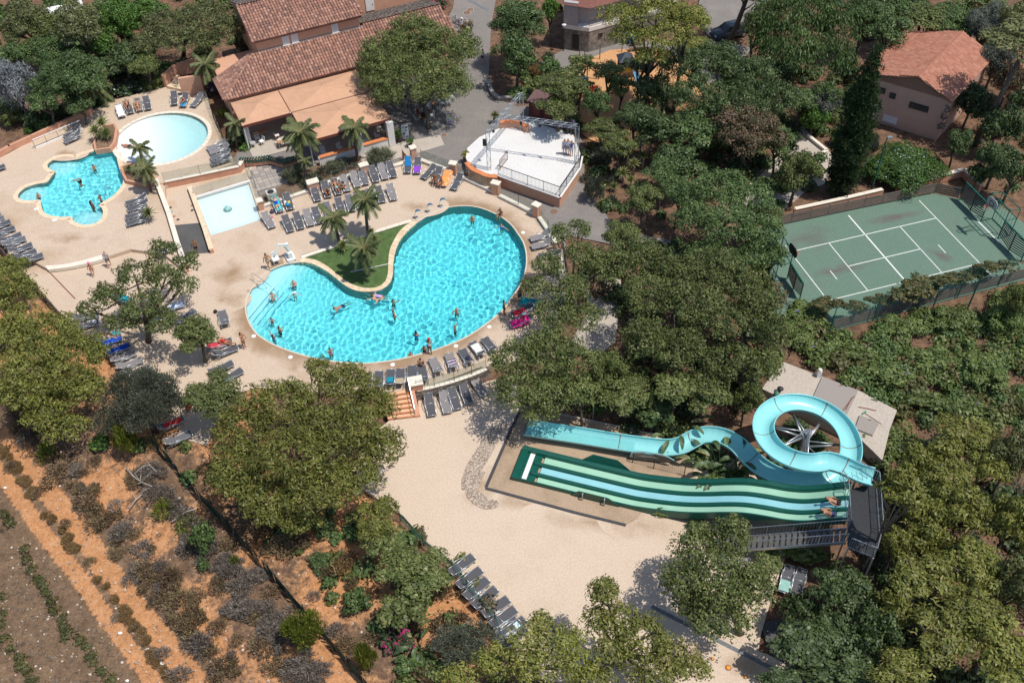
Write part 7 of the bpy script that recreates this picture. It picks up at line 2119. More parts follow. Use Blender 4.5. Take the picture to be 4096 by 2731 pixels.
MB().lathe((0,0,0),[(.34,0),(.33,.12),(.26,.27),(.14,.36),(0,.39)],16).build('dome',mat('dome_tile',(.28,.52,.46),.3,.35,6),fd,True)
MB().lathe((0,0,0),[(.40,0),(.38,.05),(.34,.06)],16).build('collar',M_liner_white,fd,True)
for k in range(7):
 a=k*.9
 MB().tube([(.1*math.cos(a),.1*math.sin(a),.38),(.25*math.cos(a),.25*math.sin(a),.5),(.42*math.cos(a),.42*math.sin(a),.2)],.012,5).build('water_jet',MATS['runout_water'],fd,True)
def rail(lb,pts,r=.022):
 t=thing('pool_rail',lb,'handrail')
 MB().tube(smooth_loop([Vector(p)for p in pts],4,False),r,7).build('tube',M_chrome,t,True)
 for p in(pts[0],pts[-1]):MB().lathe(p,[(.05,0),(.045,.02),(0,.025)],8).build('flange',M_chrome,t)
a,c=g(0,1,968,240,Z_LEFT),g(0,1,1025,190,Z_LEFT)
rail('chrome handrail into the clover pool beside two bathers',[g(0,1,990,240,Z_LEFT),g(0,1,962,172,Z_LEFT+.3),g(0,1,1000,125,Z_LEFT+.4),g(0,1,1024,175,Z_LEFT)])
rail('long chrome handrail over the steps of the large pool',[g(0,1,2335,1010),g(0,1,2335,1010)+Vector((0,0,.85)),g(1,1,150,1075,.7),g(1,1,205,1150,-.3)])
rail('second chrome handrail at the shallow end of the large pool',[g(1,1,22,1065),g(1,1,10,1010,.5),g(1,1,60,1030,.6),g(1,1,100,1080,-.2)])
tag(MB().tube([g(1,1,868,930,.02),g(1,1,1212,856,.02)],.03,8).build('telescopic_pole',M_white),'white pole lying across the turf peninsula','pole')
ph=thing('pool_hoist','white wheeled pool hoist with a seat beside the shallow end','pool lift',g(1,1,315,800),RANG)
MB().box((0,0,.12),(.7,1.1,.2)).build('base',M_white,ph)
for x,y in((-.28,-.5),(.28,-.5),(-.28,.5),(.28,.5)):MB().tube([(x-.04,y,.06),(x+.04,y,.06)],.07,8).build('wheel',M_black_steel,ph)
MB().beam((0,.1,.2),(0,.12,1.5),.2,.24).build('mast',M_white,ph)
MB().beam((0,.1,1.35),(-.75,.1,1.62),.12,.16).beam((-.75,.1,1.62),(-1.15,-.1,.95),.1,.12).build('arm',M_white,ph)
MB().tube([(.02,-.1,.7),(-.3,0,1.35)],.045,8).build('piston',M_chrome,ph)
MB().box((0,-.2,.5),(.34,.3,.5)).build('battery_box',M_offwhite,ph)
hs=MB().box((-1.2,-.15,.5),(.55,.55,.07)).build('seat',M_white,ph)
MB().box((-1.2,.12,.78),(.5,.06,.55)).build('backrest',M_white,hs)
for x in(-1.45,-.95):MB().tube([(x,-.4,.0),(x,-.38,.48)],.025,5).tube([(x,.05,.0),(x,.05,.48)],.025,5).build('leg',M_alu,ph)
hp=thing('heat_pump','cream fan unit behind the turquoise draped lounger','air conditioner',g(1,1,155,262),RANG)
MB().box((0,0,.42),(.9,.75,.84)).build('housing',mat('cream_metal',(.62,.58,.50),.5),hp)
f_=MB().lathe((-.05,0,.84),[(.3,0),(.3,.03),(0,.03)],16).build('fan_guard',M_black_steel,hp)
b=MB()
for k in range(8):b.box((.1+.0,-.385,.12+k*.08),(.6,.02,.03))
b.build('louvre',M_offwhite,hp)
struct(MB().sheet([g(1,1,x,y,.004)for x,y in((-60,0),(210,-60),(360,60),(200,150),(10,190))],.004).build('slab_bed',mat('grey_joint',(.22,.19,.165),.9,.2)))
pm=[MB().box((0,0,0),(.46,.46,.03)).mesh('paving_slab',tint_mat('flagstone',[(0,(.32,.28,.26)),(.5,(.40,.36,.32)),(1,(.48,.40,.34))],.85,source='obj',fine=.3))]
c0=g(1,1,0,160)
pv=thing('paving','pinkish flagstone paving behind the low coping wall','paving')
for i in range(11):
 for j in range(9):
  P=c0+RU*(i*.5+.1)+RV*(j*.5-.3)
  if inside(P.x,P.y,[g(1,1,*p)for p in((-60,0),(210,-60),(360,60),(200,150),(10,190))]):
   o=obj('paving_slab',pm[0],pv);o.location=(P.x,P.y,.012);o.rotation_euler.z=RANG+rnd.uniform(-.02,.02)
struct(MB().sheet([g(1,1,x,y,.002)for x,y in((200,160),(360,60),(560,-60),(960,-180),(980,20),(570,150),(480,200),(90,330),(40,230))],.002).build('planting_bed',M_soil))
# ================================================================== LOUNGERS
LM={}
def lm(key,fn):
 if key not in LM:LM[key]=fn()
 return LM[key]
SLING={'dark':M_sling_dark,'taupe':M_sling_taupe,'grey':M_sling_grey}
def lounger(label,foot,head,color='dark',up=28,z=0.0,group=None,arms=True):
 d=head-foot
 a=math.atan2(d.y,d.x)-PI/2
 t=thing('sun_lounger',label,'sun lounger',(foot.x,foot.y,z),a,group)
 m=SLING[color]
 ua=math.radians(up)
 def seat():
  b=MB()
  A=[Vector((-.29,.04+y,.33-.025*math.sin(PI*y/1.12)))for y in np.linspace(0,1.12,7)]
  Bq=[p+Vector((.58,0,0))for p in A]
  b.strip(Bq,A).strip([p-Vector((0,0,.02))for p in A],[p-Vector((0,0,.02))for p in Bq])
  return b.mesh('seat',m)
 def back():
  b=MB()
  A=[Vector((-.29,1.19+s*math.cos(ua),.34+s*math.sin(ua)-.02*math.sin(PI*s/.74)))for s in np.linspace(0,.74,5)]
  Bq=[p+Vector((.58,0,0))for p in A]
  b.strip(Bq,A).strip([p-Vector((0,0,.02))for p in A],[p-Vector((0,0,.02))for p in Bq])
  return b.mesh('backrest',m)
 def frame():
  b=MB()
  for s in(-1,1):
   b.tube([(s*.32,0,.33),(s*.32,1.9,.30)],.024,5)
   b.tube([(s*.305,1.17,.35),(s*.305,1.17+.78*math.cos(ua),.36+.78*math.sin(ua))],.018,5)
  for y in(.01,1.16):b.tube([(-.32,y,.33),(.32,y,.33)],.02,5)
  b.tube([(-.3,1.17+.78*math.cos(ua),.36+.78*math.sin(ua)),(.3,1.17+.78*math.cos(ua),.36+.78*math.sin(ua))],.018,5)
  b.tube([(-.28,1.7,.3),(-.28,1.17+.5*math.cos(ua),.34+.5*math.sin(ua))],.012,4).tube([(.28,1.7,.3),(.28,1.17+.5*math.cos(ua),.34+.5*math.sin(ua))],.012,4)
  return b.mesh('frame',M_alu,True)
 obj('seat',lm(('seat',color),seat),t)
 obj('backrest',lm(('back',color,up),back),t)
 obj('frame',lm(('frame',up),frame),t)
 for s in(-1,1):
  if arms:
   obj('armrest',lm(('arm',s),lambda:MB().tube(smooth_loop([Vector((s*.34,.62,.33)),Vector((s*.37,.85,.50)),Vector((s*.375,1.15,.57)),Vector((s*.37,1.45,.49)),Vector((s*.34,1.66,.32))],3,False),.024,5).mesh('armrest',M_alu,True)),t)
  for y in(.22,1.55):
   obj('leg',lm(('leg',s,y),lambda:MB().tube([(s*.31,y,.33),(s*.33,y+(.06 if y>1 else-.08),.0)],.022,5).mesh('leg',M_alu,True)),t)
 return t
def towel(label,foot,head,col,z=0.0,s0=.1,s1=1.7,up=28,w=.6,col2=None,stripes=0):
 d=head-foot
 a=math.atan2(d.y,d.x)-PI/2
 ua=math.radians(up)
 key='cloth_%.2f_%.2f_%.2f'%col
 m=mat(key,col,.9,.12,9,.2)
 b,b2=MB(),MB()
 rows=[]
 n=14
 for i in range(n+1):
  s=s0+(s1-s0)*i/n
  if s<1.19:p=Vector((0,s,.355))
  else:p=Vector((0,1.19+(s-1.19)*math.cos(ua),.365+(s-1.19)*math.sin(ua)))
  row=[]
  for x in np.linspace(-1,1,7):
   dz=.012*math.sin(s*9+x*4)-(.10*max(0,abs(x)-.85)*6 if w>.62 else 0)
   row.append(p+Vector((x*w/2+rnd.uniform(-.01,.01),0,max(dz,-.12))))
  rows.append(row)
 for i,(A,Bq)in enumerate(zip(rows,rows[1:])):
  (b2 if stripes and i%3==1 else b).strip(A,Bq)
 t=thing('towel',label,'towel',(foot.x,foot.y,z),a)
 b.build('cloth',m,t,True)
 if b2 .v:b2 .build('stripe',mat('cloth_%.2f_%.2f_%.2f'%(col2 or(.7,.7,.7)),col2 or(.7,.7,.7),.9),t,True)
 return t
def P2(c,r,f,h,z=0.0):return g(c,r,*f,z),g(c,r,*h,z)
used=[]
def L(c,r,f,h,lb,color='dark',up=28,z=0.0,arms=True):
 a,e=g(c,r,*f,z),g(c,r,*h,z)
 lounger(lb,a,e,color,up,z,None,arms)
 return a,e
ZL=Z_LEFT
w0=L(0,0,(1130,1098),(1088,975),'lounger under a white towel beside the round paddling pool','dark',20,ZL)
towel('white towel spread over a lounger beside the paddling pool',*w0,(.78,.78,.77),ZL,.1,1.85,20)
w1=L(0,0,(1210,1062),(1150,940),'lounger with a bare backed sunbather beside the white towel','dark',20,ZL)
w2=L(0,0,(1292,1040),(1262,920),'lounger with the hatted sunbather by the paddling pool','taupe',20,ZL)
L(0,0,(1370,1028),(1340,895),'empty dark lounger right of the hatted sunbather','dark',30,ZL)
L(0,0,(1605,985),(1612,850),'empty dark lounger left of the pink wall on the left terrace','dark',30,ZL)
w3=L(0,0,(1682,1003),(1737,875),'lounger with a blue towel by the pink wall','dark',30,ZL)
towel('blue towel at the foot of the lounger by the pink wall',*w3,(.03,.30,.62),ZL,.1,.6,30)
L(0,0,(1772,1000),(1880,895),'angled grey lounger against the glass fence of the left terrace','grey',30,ZL)
L(0,0,(600,1330),(755,1262),'nearer lounger of the pair below the white handrail','grey',40,ZL)
L(0,0,(600,1282),(745,1215),'farther lounger of the pair below the white handrail','dark',40,ZL)
for i,(f,h)in enumerate((((1910,1395),(2050,1345)),((1932,1430),(2075,1385)),((1940,1482),(2090,1435)),((1945,1532),(2110,1480)))):
 L(0,0,f,h,NTH[i+1]+' lounger from the top of the stack right of the paddling pool',('taupe','taupe','grey','dark')[i],24,ZL)
for i,(f,h)in enumerate((((1162,330),(1310,285)),((1178,385),(1325,335)),((1158,455),(1320,415)),((1168,515),(1330,470)))):
 L(0,1,f,h,NTH[i+1]+' lounger from the top between the clover pool and the planter wall','dark',24,ZL)
for i in range(9):
 f=Vector((8,390)).lerp(Vector((405,800)),i/8)
 f=(f.x+(-6 if i%2 else 4),f.y+(0,8,-6)[i%3])
 L(0,1,f,(f[0]-158,f[1]+62),NTH[9-i]+' lounger from the cream step in the row along the reed screen',('dark','grey','dark','dark')[i%4],22,ZL)
w4=L(0,1,(1650,690),(1560,740),'lounger under dark towels beneath the open crowned oak','dark',20,ZL)
towel('black towel on the lounger beneath the open crowned oak',*w4,(.03,.03,.05),ZL,.2,1.7,20)
L(0,0,(60,1545),(-60,1590),'lounger cut by the left edge beside the boundary wall','dark',24,ZL)
A_=[((575,300),(520,150),'dark'),((672,266),(622,120),'dark'),((768,240),(705,100),'dark'),((848,212),(788,68),'taupe'),((942,172),(882,32),'taupe'),((1015,150),(960,10),'grey'),((1112,125),(1052,-20),'dark'),((1196,100),(1135,-42),'taupe'),((1272,82),(1212,-65),'dark')]
for i,(f,h,c)in enumerate(A_):
 L(1,1,f,h,NTH[i+1]+' lounger from the left in the back row under the coping wall',c,34)
B__=[((890,395),(842,250),'grey'),((975,365),(915,225),'grey'),((1080,338),(1030,200),'grey'),((1168,312),(1110,165),'dark'),((1272,292),(1213,135),'taupe')]
for i,(f,h,c)in enumerate(B__):
 L(1,1,f,h,NTH[len(B__)-i]+' lounger from the right in the middle row behind the tall palm',c,34)
C__=[((158,545),(55,395),'taupe'),((328,580),(250,420),'dark'),((422,555),(355,390),'dark'),((512,527),(448,355),'taupe'),((592,507),(525,340),'dark'),((692,462),(632,300),'grey'),((800,422),(745,268),'dark')]
for i,(f,h,c)in enumerate(C__):
 L(1,1,f,h,NTH[i+1]+' lounger from the left in the front row facing the turf peninsula',c,34)
w5=L(1,1,(230,402),(160,245),'lounger draped in turquoise with a woman lying on it','dark',34)
towel('turquoise towel under the woman in a blue swimsuit',*w5,(.02,.52,.58),0,.15,1.95,34,.64)
w6=L(1,1,(325,378),(268,215),'lounger piled with bags right of the turquoise towel','dark',34)
w7=L(1,1,(1395,42),(1402,-95),'lounger covered by a bright blue towel','dark',34)
towel('bright blue towel hung over the lounger back',*w7,(.01,.17,.42),0,.9,1.98,34,.64)
w8=L(1,1,(1480,48),(1492,-85),'lounger with a purple towel','dark',34)
towel('purple towel on the seat beside the bright blue towel',*w8,(.25,.06,.50),0,.1,1.0,34)
L(1,1,(1535,92),(1665,-25),'angled dark lounger left of the two sunbathers near the stage','dark',20)
w9=L(1,1,(1640,130),(1700,0),'dark lounger with the seated sunbather near the stage','dark',30)
w10=L(1,1,(1705,165),(1790,20),'lounger under the orange towel near the stage','dark',30)
towel('bright orange towel spread over the lounger near the stage',*w10,(.85,.33,.10),0,.1,1.95,30,.9)
L(1,1,(1812,195),(1900,60),'dark lounger right of the orange towel','dark',36)
for i,(f,h,c)in enumerate((((1622,705),(1572,470),'dark'),((1765,680),(1707,450),'taupe'),((1858,645),(1785,445),'dark'),((1962,592),(1880,370),'dark'),((2110,520),(2040,430),'taupe'))):
 L(1,2,f,h,NTH[i+1]+' lounger from the steps in the row below the slate wall',c,26,Z_LOW)
for i,(f,h,c)in enumerate((((1618,178),(1700,345),'taupe'),((1768,135),(1835,300),'taupe'),((1890,95),(1965,220),'dark'),((1985,30),(2070,140),'dark'),((2095,-10),(2170,90),'dark'))):
 w=L(1,2,f,h,NTH[i+1]+' lounger right of the seated man along the near pool rim',c,32)
 if i==1:towel('purple and white striped towel over a lounger back',*w,(.08,.03,.10),0,.7,1.9,32,.62,(.7,.68,.7),1)
 if i==3:towel('white patterned towel on a lounger at the near pool rim',*w,(.72,.70,.66),0,.3,1.3,32,.62)
for i,(f,h,c)in enumerate((((1520,245),(1548,395),'dark'),((1432,245),(1440,380),'dark'),((1330,272),(1325,430),'dark'),((1240,280),(1235,430),'dark'),((1135,295),(1130,430),'dark'),((1030,310),(1020,430),'dark'))):
 w=L(1,2,f,h,NTH[i+1]+' lounger from the seated man leftwards along the near pool rim',c,30)
 if i==2:towel('tiger striped towel over the lounger back above the steps',*w,(.62,.52,.36),0,1.0,1.95,30,.62,(.25,.16,.08),1)
 if i==3:towel('teal towel on the lounger next to the tiger striped towel',*w,(.01,.24,.32),0,.8,1.5,30,.66)
LL=[((1210,50),(1040,120),'dark'),((1262,120),(1105,185),'taupe'),((1320,185),(1170,245),'taupe'),((1388,248),(1240,315),'taupe'),((1452,305),(1300,375),'grey'),((1520,352),(1340,435),'dark'),((1565,425),(1410,490),'grey'),((1590,480),(1440,545),'dark'),((1600,560),(1460,620),'grey'),((1700,720),(1560,790),'grey'),((1770,860),(1620,930),'grey')]
for i,(f,h,c)in enumerate(LL):
 w=L(0,2,f,h,NTH[i+1]+' lounger from the top in the row behind the smoky tamarisk',c,22)
 if i==0:towel('royal blue towel on the top lounger of the lower left row',*w,(.01,.06,.42),0,.2,1.8,22,.64)
 if i==9:towel('red towel beside the rounded oak',*w,(.55,.03,.03),0,.2,1.5,22,.64)
w=L(0,2,(1130,-20),(960,50),'lounger under a blue and white towel by the reed screen','dark',22)
towel('deep blue towel on the lounger by the reed screen',*w,(.01,.08,.50),0,.1,1.8,22,.66)
w11=L(0,2,(2140,10),(1990,60),'lounger with the red towel and a lying sunbather','dark',24)
towel('red towel under the lying sunbather',*w11,(.52,.05,.07),0,.3,1.9,24,.66)
L(0,2,(2190,70),(2000,150),'dark lounger just below the red towel','dark',24)
L(0,2,(2150,215),(2000,290),'upper of the two loungers behind the rounded oak','dark',18)
L(0,2,(2235,280),(2120,350),'lower of the two loungers behind the rounded oak','dark',18)
L(0,1,(2040,1310),(2090,1470),'lounger right of the small oak by the pool','grey',20)
L(0,1,(1800,1300),(1690,1400),'lounger left of the small oak by the pool','grey',20)
w12=L(0,1,(1600,1345),(1440,1400),'lounger under a flowery beach towel beneath the open oak','dark',18)
towel('flowery blue and pink beach towel beneath the open oak',*w12,(.20,.42,.68),0,.1,1.8,18,.68,(.72,.42,.36),1)
w13=L(0,1,(1700,1240),(1560,1290),'lounger with a white and blue towel beneath the open oak','dark',18)
towel('white towel with blue print beneath the open oak',*w13,(.62,.68,.80),0,.1,1.3,18,.66)
w14=L(0,1,(1210,1230),(1090,1170),'lounger with a teal towel beneath the open oak','dark',18)
towel('teal towel beneath the left boughs of the open oak',*w14,(.01,.40,.48),0,.1,1.2,18,.66)
L(0,1,(925,1340),(720,1380),'lounger left of the open oak near the reed screen','grey',16)
w=L(0,1,(920,1405),(780,1450),'lounger with a white bag left of the open oak','dark',16)
w15=L(0,1,(1120,1510),(920,1560),'lounger with two sunbathers in the oak shade','dark',18)
towel('turquoise towel of the two sunbathers in the oak shade',*w15,(.02,.42,.46),0,.1,.9,18,.66)
for i,(f,h)in enumerate((((2000,425),(1850,545)),((2070,545),(1930,655)),((2130,635),(1995,755)),((2210,720),(2075,835)),((2320,815),(2165,925)),((2385,905),(2235,1020)),((2400+5,1000),(2290,1110)),((2351+120,1000),(2351-20,1110)),((2351+130,1085),(2351+10,1180)))):
 w=L(1,3,f,h,NTH[i+1]+' lounger from the top in the row at the bottom of the lower deck','dark',14,Z_LOW)
 if i==7:towel('folded pale towel on a lounger of the bottom row',*w,(.55,.72,.76),Z_LOW,.5,.8,14,.4)
L(2,1,(170,655),(330,610),'upper lounger of the pair at the glass fence corner','taupe',40)
L(2,1,(180,725),(345,690),'lower lounger of the pair at the glass fence corner','taupe',40)
L(2,1,(240,810),(380,800),'lounger under the boughs below the glass fence corner','dark',30)
w16=L(2,1,(75,1215),(235,1245),'lounger under the teal sheet below the tangled oak','dark',20)
towel('big teal sheet below the tangled oak',*w16,(.0,.20,.24),0,.0,1.8,20,.95)
w17=L(2,1,(-20,1440),(110,1400),'lounger under the pink towel by the pool rim','dark',20)
towel('hot pink towel by the pool rim',*w17,(.80,.03,.25),0,.1,1.6,20,.85)
w18=L(2,1,(-5,1350),(100,1310),'lounger with red towels above the pink one','dark',20)
towel('red and white towel above the hot pink one',*w18,(.55,.03,.04),0,.2,1.2,20,.7)
L(2,3,(1960,530),(1930,410),'lounger half hidden by the round oak of the lower deck','dark',24,Z_LOW)
w19=L(2,3,(2160,640),(2120,470),'lounger with the man lying under the round oak','taupe',14,Z_LOW)
w20=L(3,3,(130,760),(190,540),'lounger with the mint patterned towel in the right hand shade','dark',14,Z_LOW)
towel('mint patterned towel on the lounger in the right hand shade',*w20,(.28,.50,.45),Z_LOW,.1,.9,14,.6)
L(3,3,(240,790),(300,570),'dark lounger next to the mint towel in the right hand shade','dark',14,Z_LOW)
# ================================================================== PEOPLE
POSE={}
def J(**k):return k
def stand(armL=(.24,0,1.12,.26,-.06,.88),armR=(.24,0,1.12,.26,-.06,.88),legL=(.10,0,.5,.10,.02,.08),legR=(.10,0,.5,.10,.02,.08)):
 return dict(pel=(0,0,.95),wai=(0,.01,1.10),che=(0,.0,1.30),nec=(0,.01,1.46),jaw=(0,-.02,1.54),cro=(0,0,1.66),sh=((-.17,0,1.40),(.17,0,1.40)),el=((-armL[0],armL[1],armL[2]),(armR[0],armR[1],armR[2])),wr=((-armL[3],armL[4],armL[5]),(armR[3],armR[4],armR[5])),hi=((-.09,0,.90),(.09,0,.90)),kn=((-legL[0],legL[1],legL[2]),(legR[0],legR[1],legR[2])),an=((-legL[3],legL[4],legL[5]),(legR[3],legR[4],legR[5])),toe=(0,-.15,-.05))
POSE['stand']=stand()
POSE['walk']=stand((.22,.10,1.13,.25,.14,.9),(.22,-.12,1.13,.24,-.28,.95),(.09,-.16,.52,.09,-.16,.08),(.10,.08,.5,.10,.28,.12))
POSE['akimbo']=stand((.38,.06,1.15,.20,-.06,1.02),(.38,.06,1.15,.20,-.06,1.02))
POSE['arms_out']=stand((.40,-.05,1.28,.62,-.12,1.22),(.40,-.05,1.28,.62,-.12,1.22))
POSE['arms_up']=stand((.32,-.08,1.58,.38,-.10,1.84),(.32,-.08,1.58,.38,-.10,1.84))
POSE['reach']=stand((.36,-.12,1.36,.58,-.26,1.50),(.26,-.05,1.15,.26,-.25,1.05))
POSE['hands_front']=stand((.24,-.10,1.15,.08,-.30,1.22),(.24,-.10,1.15,.08,-.30,1.22))
POSE['sit']=dict(pel=(0,0,.12),wai=(0,.03,.28),che=(0,.02,.48),nec=(0,0,.64),jaw=(0,-.04,.72),cro=(0,-.02,.84),sh=((-.17,0,.58),(.17,0,.58)),el=((-.25,-.06,.34),(.25,-.06,.34)),wr=((-.2,-.30,.26),(.2,-.30,.26)),hi=((-.09,0,.10),(.09,0,.10)),kn=((-.13,-.45,.14),(.13,-.45,.14)),an=((-.13,-.48,-.28),(.13,-.48,-.28)),toe=(0,-.15,-.04))
POSE['crouch']=dict(pel=(0,0,.12),wai=(0,.0,.28),che=(0,-.08,.46),nec=(0,-.16,.60),jaw=(0,-.22,.66),cro=(0,-.22,.78),sh=((-.17,-.12,.54),(.17,-.12,.54)),el=((-.25,-.26,.36),(.25,-.26,.36)),wr=((-.10,-.45,.34),(.10,-.45,.34)),hi=((-.09,0,.10),(.09,0,.10)),kn=((-.15,-.42,.36),(.15,-.42,.36)),an=((-.13,-.42,-.06),(.13,-.42,-.06)),toe=(0,-.15,-.04))
def lie(s=1.0,armsup=False,lift=.30):
 h=math.sin(lift)
 def bk(y,dz=0):return(0,y*math.cos(lift),.10+y*h+dz)
 p=dict(pel=(0,0,.11),wai=bk(.16),che=bk(.38,.02),nec=bk(.55,.0),jaw=bk(.63,.03),cro=bk(.75,.02))
 c=bk(.48)
 p['sh']=((-.17,c[1],c[2]),(.17,c[1],c[2]))
 if armsup:
  p['el']=((-.34,c[1]+.16,c[2]+.10),(.34,c[1]+.16,c[2]+.10));p['wr']=((-.12,c[1]+.26,c[2]+.12),(.12,c[1]+.26,c[2]+.12))
 else:
  p['el']=((-.27,c[1]-.26,c[2]-.06),(.27,c[1]-.26,c[2]-.06));p['wr']=((-.24,c[1]-.50,.12),(.24,c[1]-.50,.12))
 p['hi']=((-.09,-.04,.10),(.09,-.04,.10));p['kn']=((-.11,-.46,.14),(.11,-.46,.14));p['an']=((-.12,-.88,.09),(.12,-.88,.09));p['toe']=(0,-.05,.13)
 return p
POSE['lie']=lie();POSE['lie_arms']=lie(armsup=True,lift=.5);POSE['lie_flat']=lie(lift=.02)
POSE['knee_up']=dict(lie(lift=.5),kn=((-.12,-.36,.36),(.11,-.46,.14)),an=((-.12,-.62,.08),(.12,-.88,.09)))
POSE['swim']=dict(pel=(0,0,.0),wai=(0,.16,.02),che=(0,.36,.04),nec=(0,.52,.08),jaw=(0,.61,.12),cro=(0,.70,.20),sh=((-.17,.46,.04),(.17,.46,.04)),el=((-.36,.66,-.02),(.40,.50,-.02)),wr=((-.46,.92,.0),(.62,.40,-.02)),hi=((-.09,-.04,-.02),(.09,-.04,-.02)),kn=((-.13,-.46,-.10),(.13,-.42,-.14)),an=((-.14,-.86,-.06),(.18,-.80,-.16)),toe=(0,-.12,-.05))
POSE['handstand']=dict(pel=(0,0,.05),wai=(0,.02,-.12),che=(0,.05,-.32),nec=(0,.06,-.46),jaw=(0,.08,-.54),cro=(0,.08,-.66),sh=((-.17,.04,-.40),(.17,.04,-.40)),el=((-.26,0,-.62),(.26,0,-.62)),wr=((-.26,0,-.86),(.26,0,-.86)),hi=((-.09,0,.10),(.09,0,.10)),kn=((-.20,-.12,.46),(.10,-.1,.48)),an=((-.62,-.05,.52),(-.2,-.1,.62)),toe=(-.15,0,.02))
BR={'pel':.125,'wai':.112,'che':.135,'nec':.052,'jaw':.072,'cro':.088,'sh':.062,'el':.042,'wr':.03,'hand':.036,'hi':.095,'kn':.058,'an':.036,'toe':.03}
BODY={}
def body(pose):
 if pose in BODY:return BODY[pose]
 p=POSE[pose]
 V,R,E,reg=[],[],[],[]
 def v(c,r):V.append(Vector(c));R.append(r);return len(V)-1
 ids={k:v(p[k],BR[k])for k in('pel','wai','che','nec','jaw','cro')}
 for a,b_,nm in(('pel','wai','torso_low'),('wai','che','torso'),('che','nec','torso_top'),('nec','jaw','neck'),('jaw','cro','head')):E.append((ids[a],ids[b_],nm))
 fingers=[]
 for s in(0,1):
  sh,el,wr=v(p['sh'][s],BR['sh']),v(p['el'][s],BR['el']),v(p['wr'][s],BR['wr'])
  d=(V[wr]-V[el]).normalized()
  hd=v(V[wr]+d*.09,BR['hand'])
  E+=[(ids['che'],sh,'torso_top'),(sh,el,'upper_arm'),(el,wr,'forearm'),(wr,hd,'hand')]
  fingers.append((V[hd],d))
  hi,kn,an=v(p['hi'][s],BR['hi']),v(p['kn'][s],BR['kn']),v(p['an'][s],BR['an'])
  to=v(Vector(p['an'][s])+Vector(p['toe']),BR['toe'])
  E+=[(ids['pel'],hi,'pelvis'),(hi,kn,'thigh'),(kn,an,'shin'),(an,to,'foot')]
 me=bpy.data.meshes.new('skin_cage')
 me.from_pydata([tuple(x)for x in V],[(a,b_)for a,b_,_ in E],[])
 o=bpy.data.objects.new('skin_cage',me)
 C.objects.link(o)
 md=o.modifiers.new('skin','SKIN');md.use_smooth_shade=True
 if not me.skin_vertices:me.attributes.new
 sv=me.skin_vertices[0].data
 for i,r in enumerate(R):sv[i].radius=(r,r*(.82 if i in(ids['pel'],ids['wai'],ids['che'])else 1.0))
 sv[ids['pel']].use_root=True
 sb=o.modifiers.new('sub','SUBSURF');sb.levels=1;sb.render_levels=1
 dg=bpy.context.evaluated_depsgraph_get()
 ev=o.evaluated_get(dg)
 m2=ev.to_mesh()
 verts=[x.co.copy()for x in m2 .vertices]
 faces=[tuple(x.vertices)for x in m2 .polygons]
 norm=[x.normal.copy()for x in m2 .vertices]
 ev.to_mesh_clear()
 bpy.data.objects.remove(o);bpy.data.meshes.remove(me)
 segs=[(V[a],V[b_],nm,R[a],R[b_])for a,b_,nm in E]
 lab=[]
 for x in verts:
  best,bn,bt=9,'',0
  for a,b_,nm,ra,rb in segs:
   d=b_-a;t=max(0,min(1,(x-a).dot(d)/d.length_squared))
   k=(x-a.lerp(b_,t)).length-(ra+(rb-ra)*t)*.9
   if k<best:best,bn,bt=k,nm,t
  lab.append((bn,bt))
 fb=MB()
 for c,d in fingers:
  u=d.cross(Vector((0,1,.3))).normalized();w=d.cross(u)
  for k,(o_,L_)in enumerate(((-.027,.070),(-.009,.080),(.009,.076),(.027,.060))):
   b0=c+u*o_-d*.01
   fb.tube([b0,b0+d*L_*.6+w*.004,b0+d*L_+w*.018],[.009,.0085,.006],5)
  b0=c-u*.03-d*.04
  fb.tube([b0,b0-u*.02+d*.03,b0-u*.022+d*.062],[.011,.010,.007],5)
 jaw,cro=V[ids['jaw']],V[ids['cro']]
 up_=(cro-jaw).normalized()
 chest=V[ids['che']]
 f0=Vector((0,-1,0))
 f_=(f0-up_*f0 .dot(up_))
 if f_.length<.3:f_=Vector((0,0,1))-up_*up_.z
 f_.normalize()
 if pose in('swim',):f_=Vector((0,.9,.3))
 BODY[pose]=dict(v=verts,f=faces,n=norm,lab=lab,fv=fb.v,ff=fb.f,jaw=jaw,cro=cro,up=up_,face=f_)
 return BODY[pose]
SKIN={k:mat('skin_'+k,c,.55,.06,6,spec=.35)for k,c in(('fair',(.58,.34,.235)),('tan',(.40,.20,.115)),('brown',(.24,.115,.065)))}
CLOTH={'trunks':(('pelvis',0,1),('torso_low',0,.35),('thigh',0,.6)),'bikini':(('pelvis',0,1),('torso_low',0,.15),('thigh',0,.12),('torso',.62,1.0)),'swimsuit':(('pelvis',0,1),('torso_low',0,1),('torso',0,1),('torso_top',0,.35),('thigh',0,.1)),'shirt':(('torso_low',.1,1),('torso',0,1),('torso_top',0,.75),('upper_arm',0,.6)),'shorts':(('pelvis',0,1),('torso_low',0,.3),('thigh',0,.75)),'top':(('torso',.3,1.0),('torso_top',0,.5))}
def shell(bd,spec,off):
 pick={}
 for nm,a,b_ in spec:pick[nm]=(a,b_)
 ok=[l[0]in pick and pick[l[0]][0]-.05<=l[1]<=pick[l[0]][1]+.05 for l in bd['lab']]
 m=MB();rem={}
 for f in bd['f']:
  if all(ok[i]for i in f):
   for i in f:
    if i not in rem:
     rem[i]=len(m.v);m.v.append(tuple(bd['v'][i]+bd['n'][i]*off))
   m.f.append(tuple(rem[i]for i in f));m.t.append(.5)
 return m
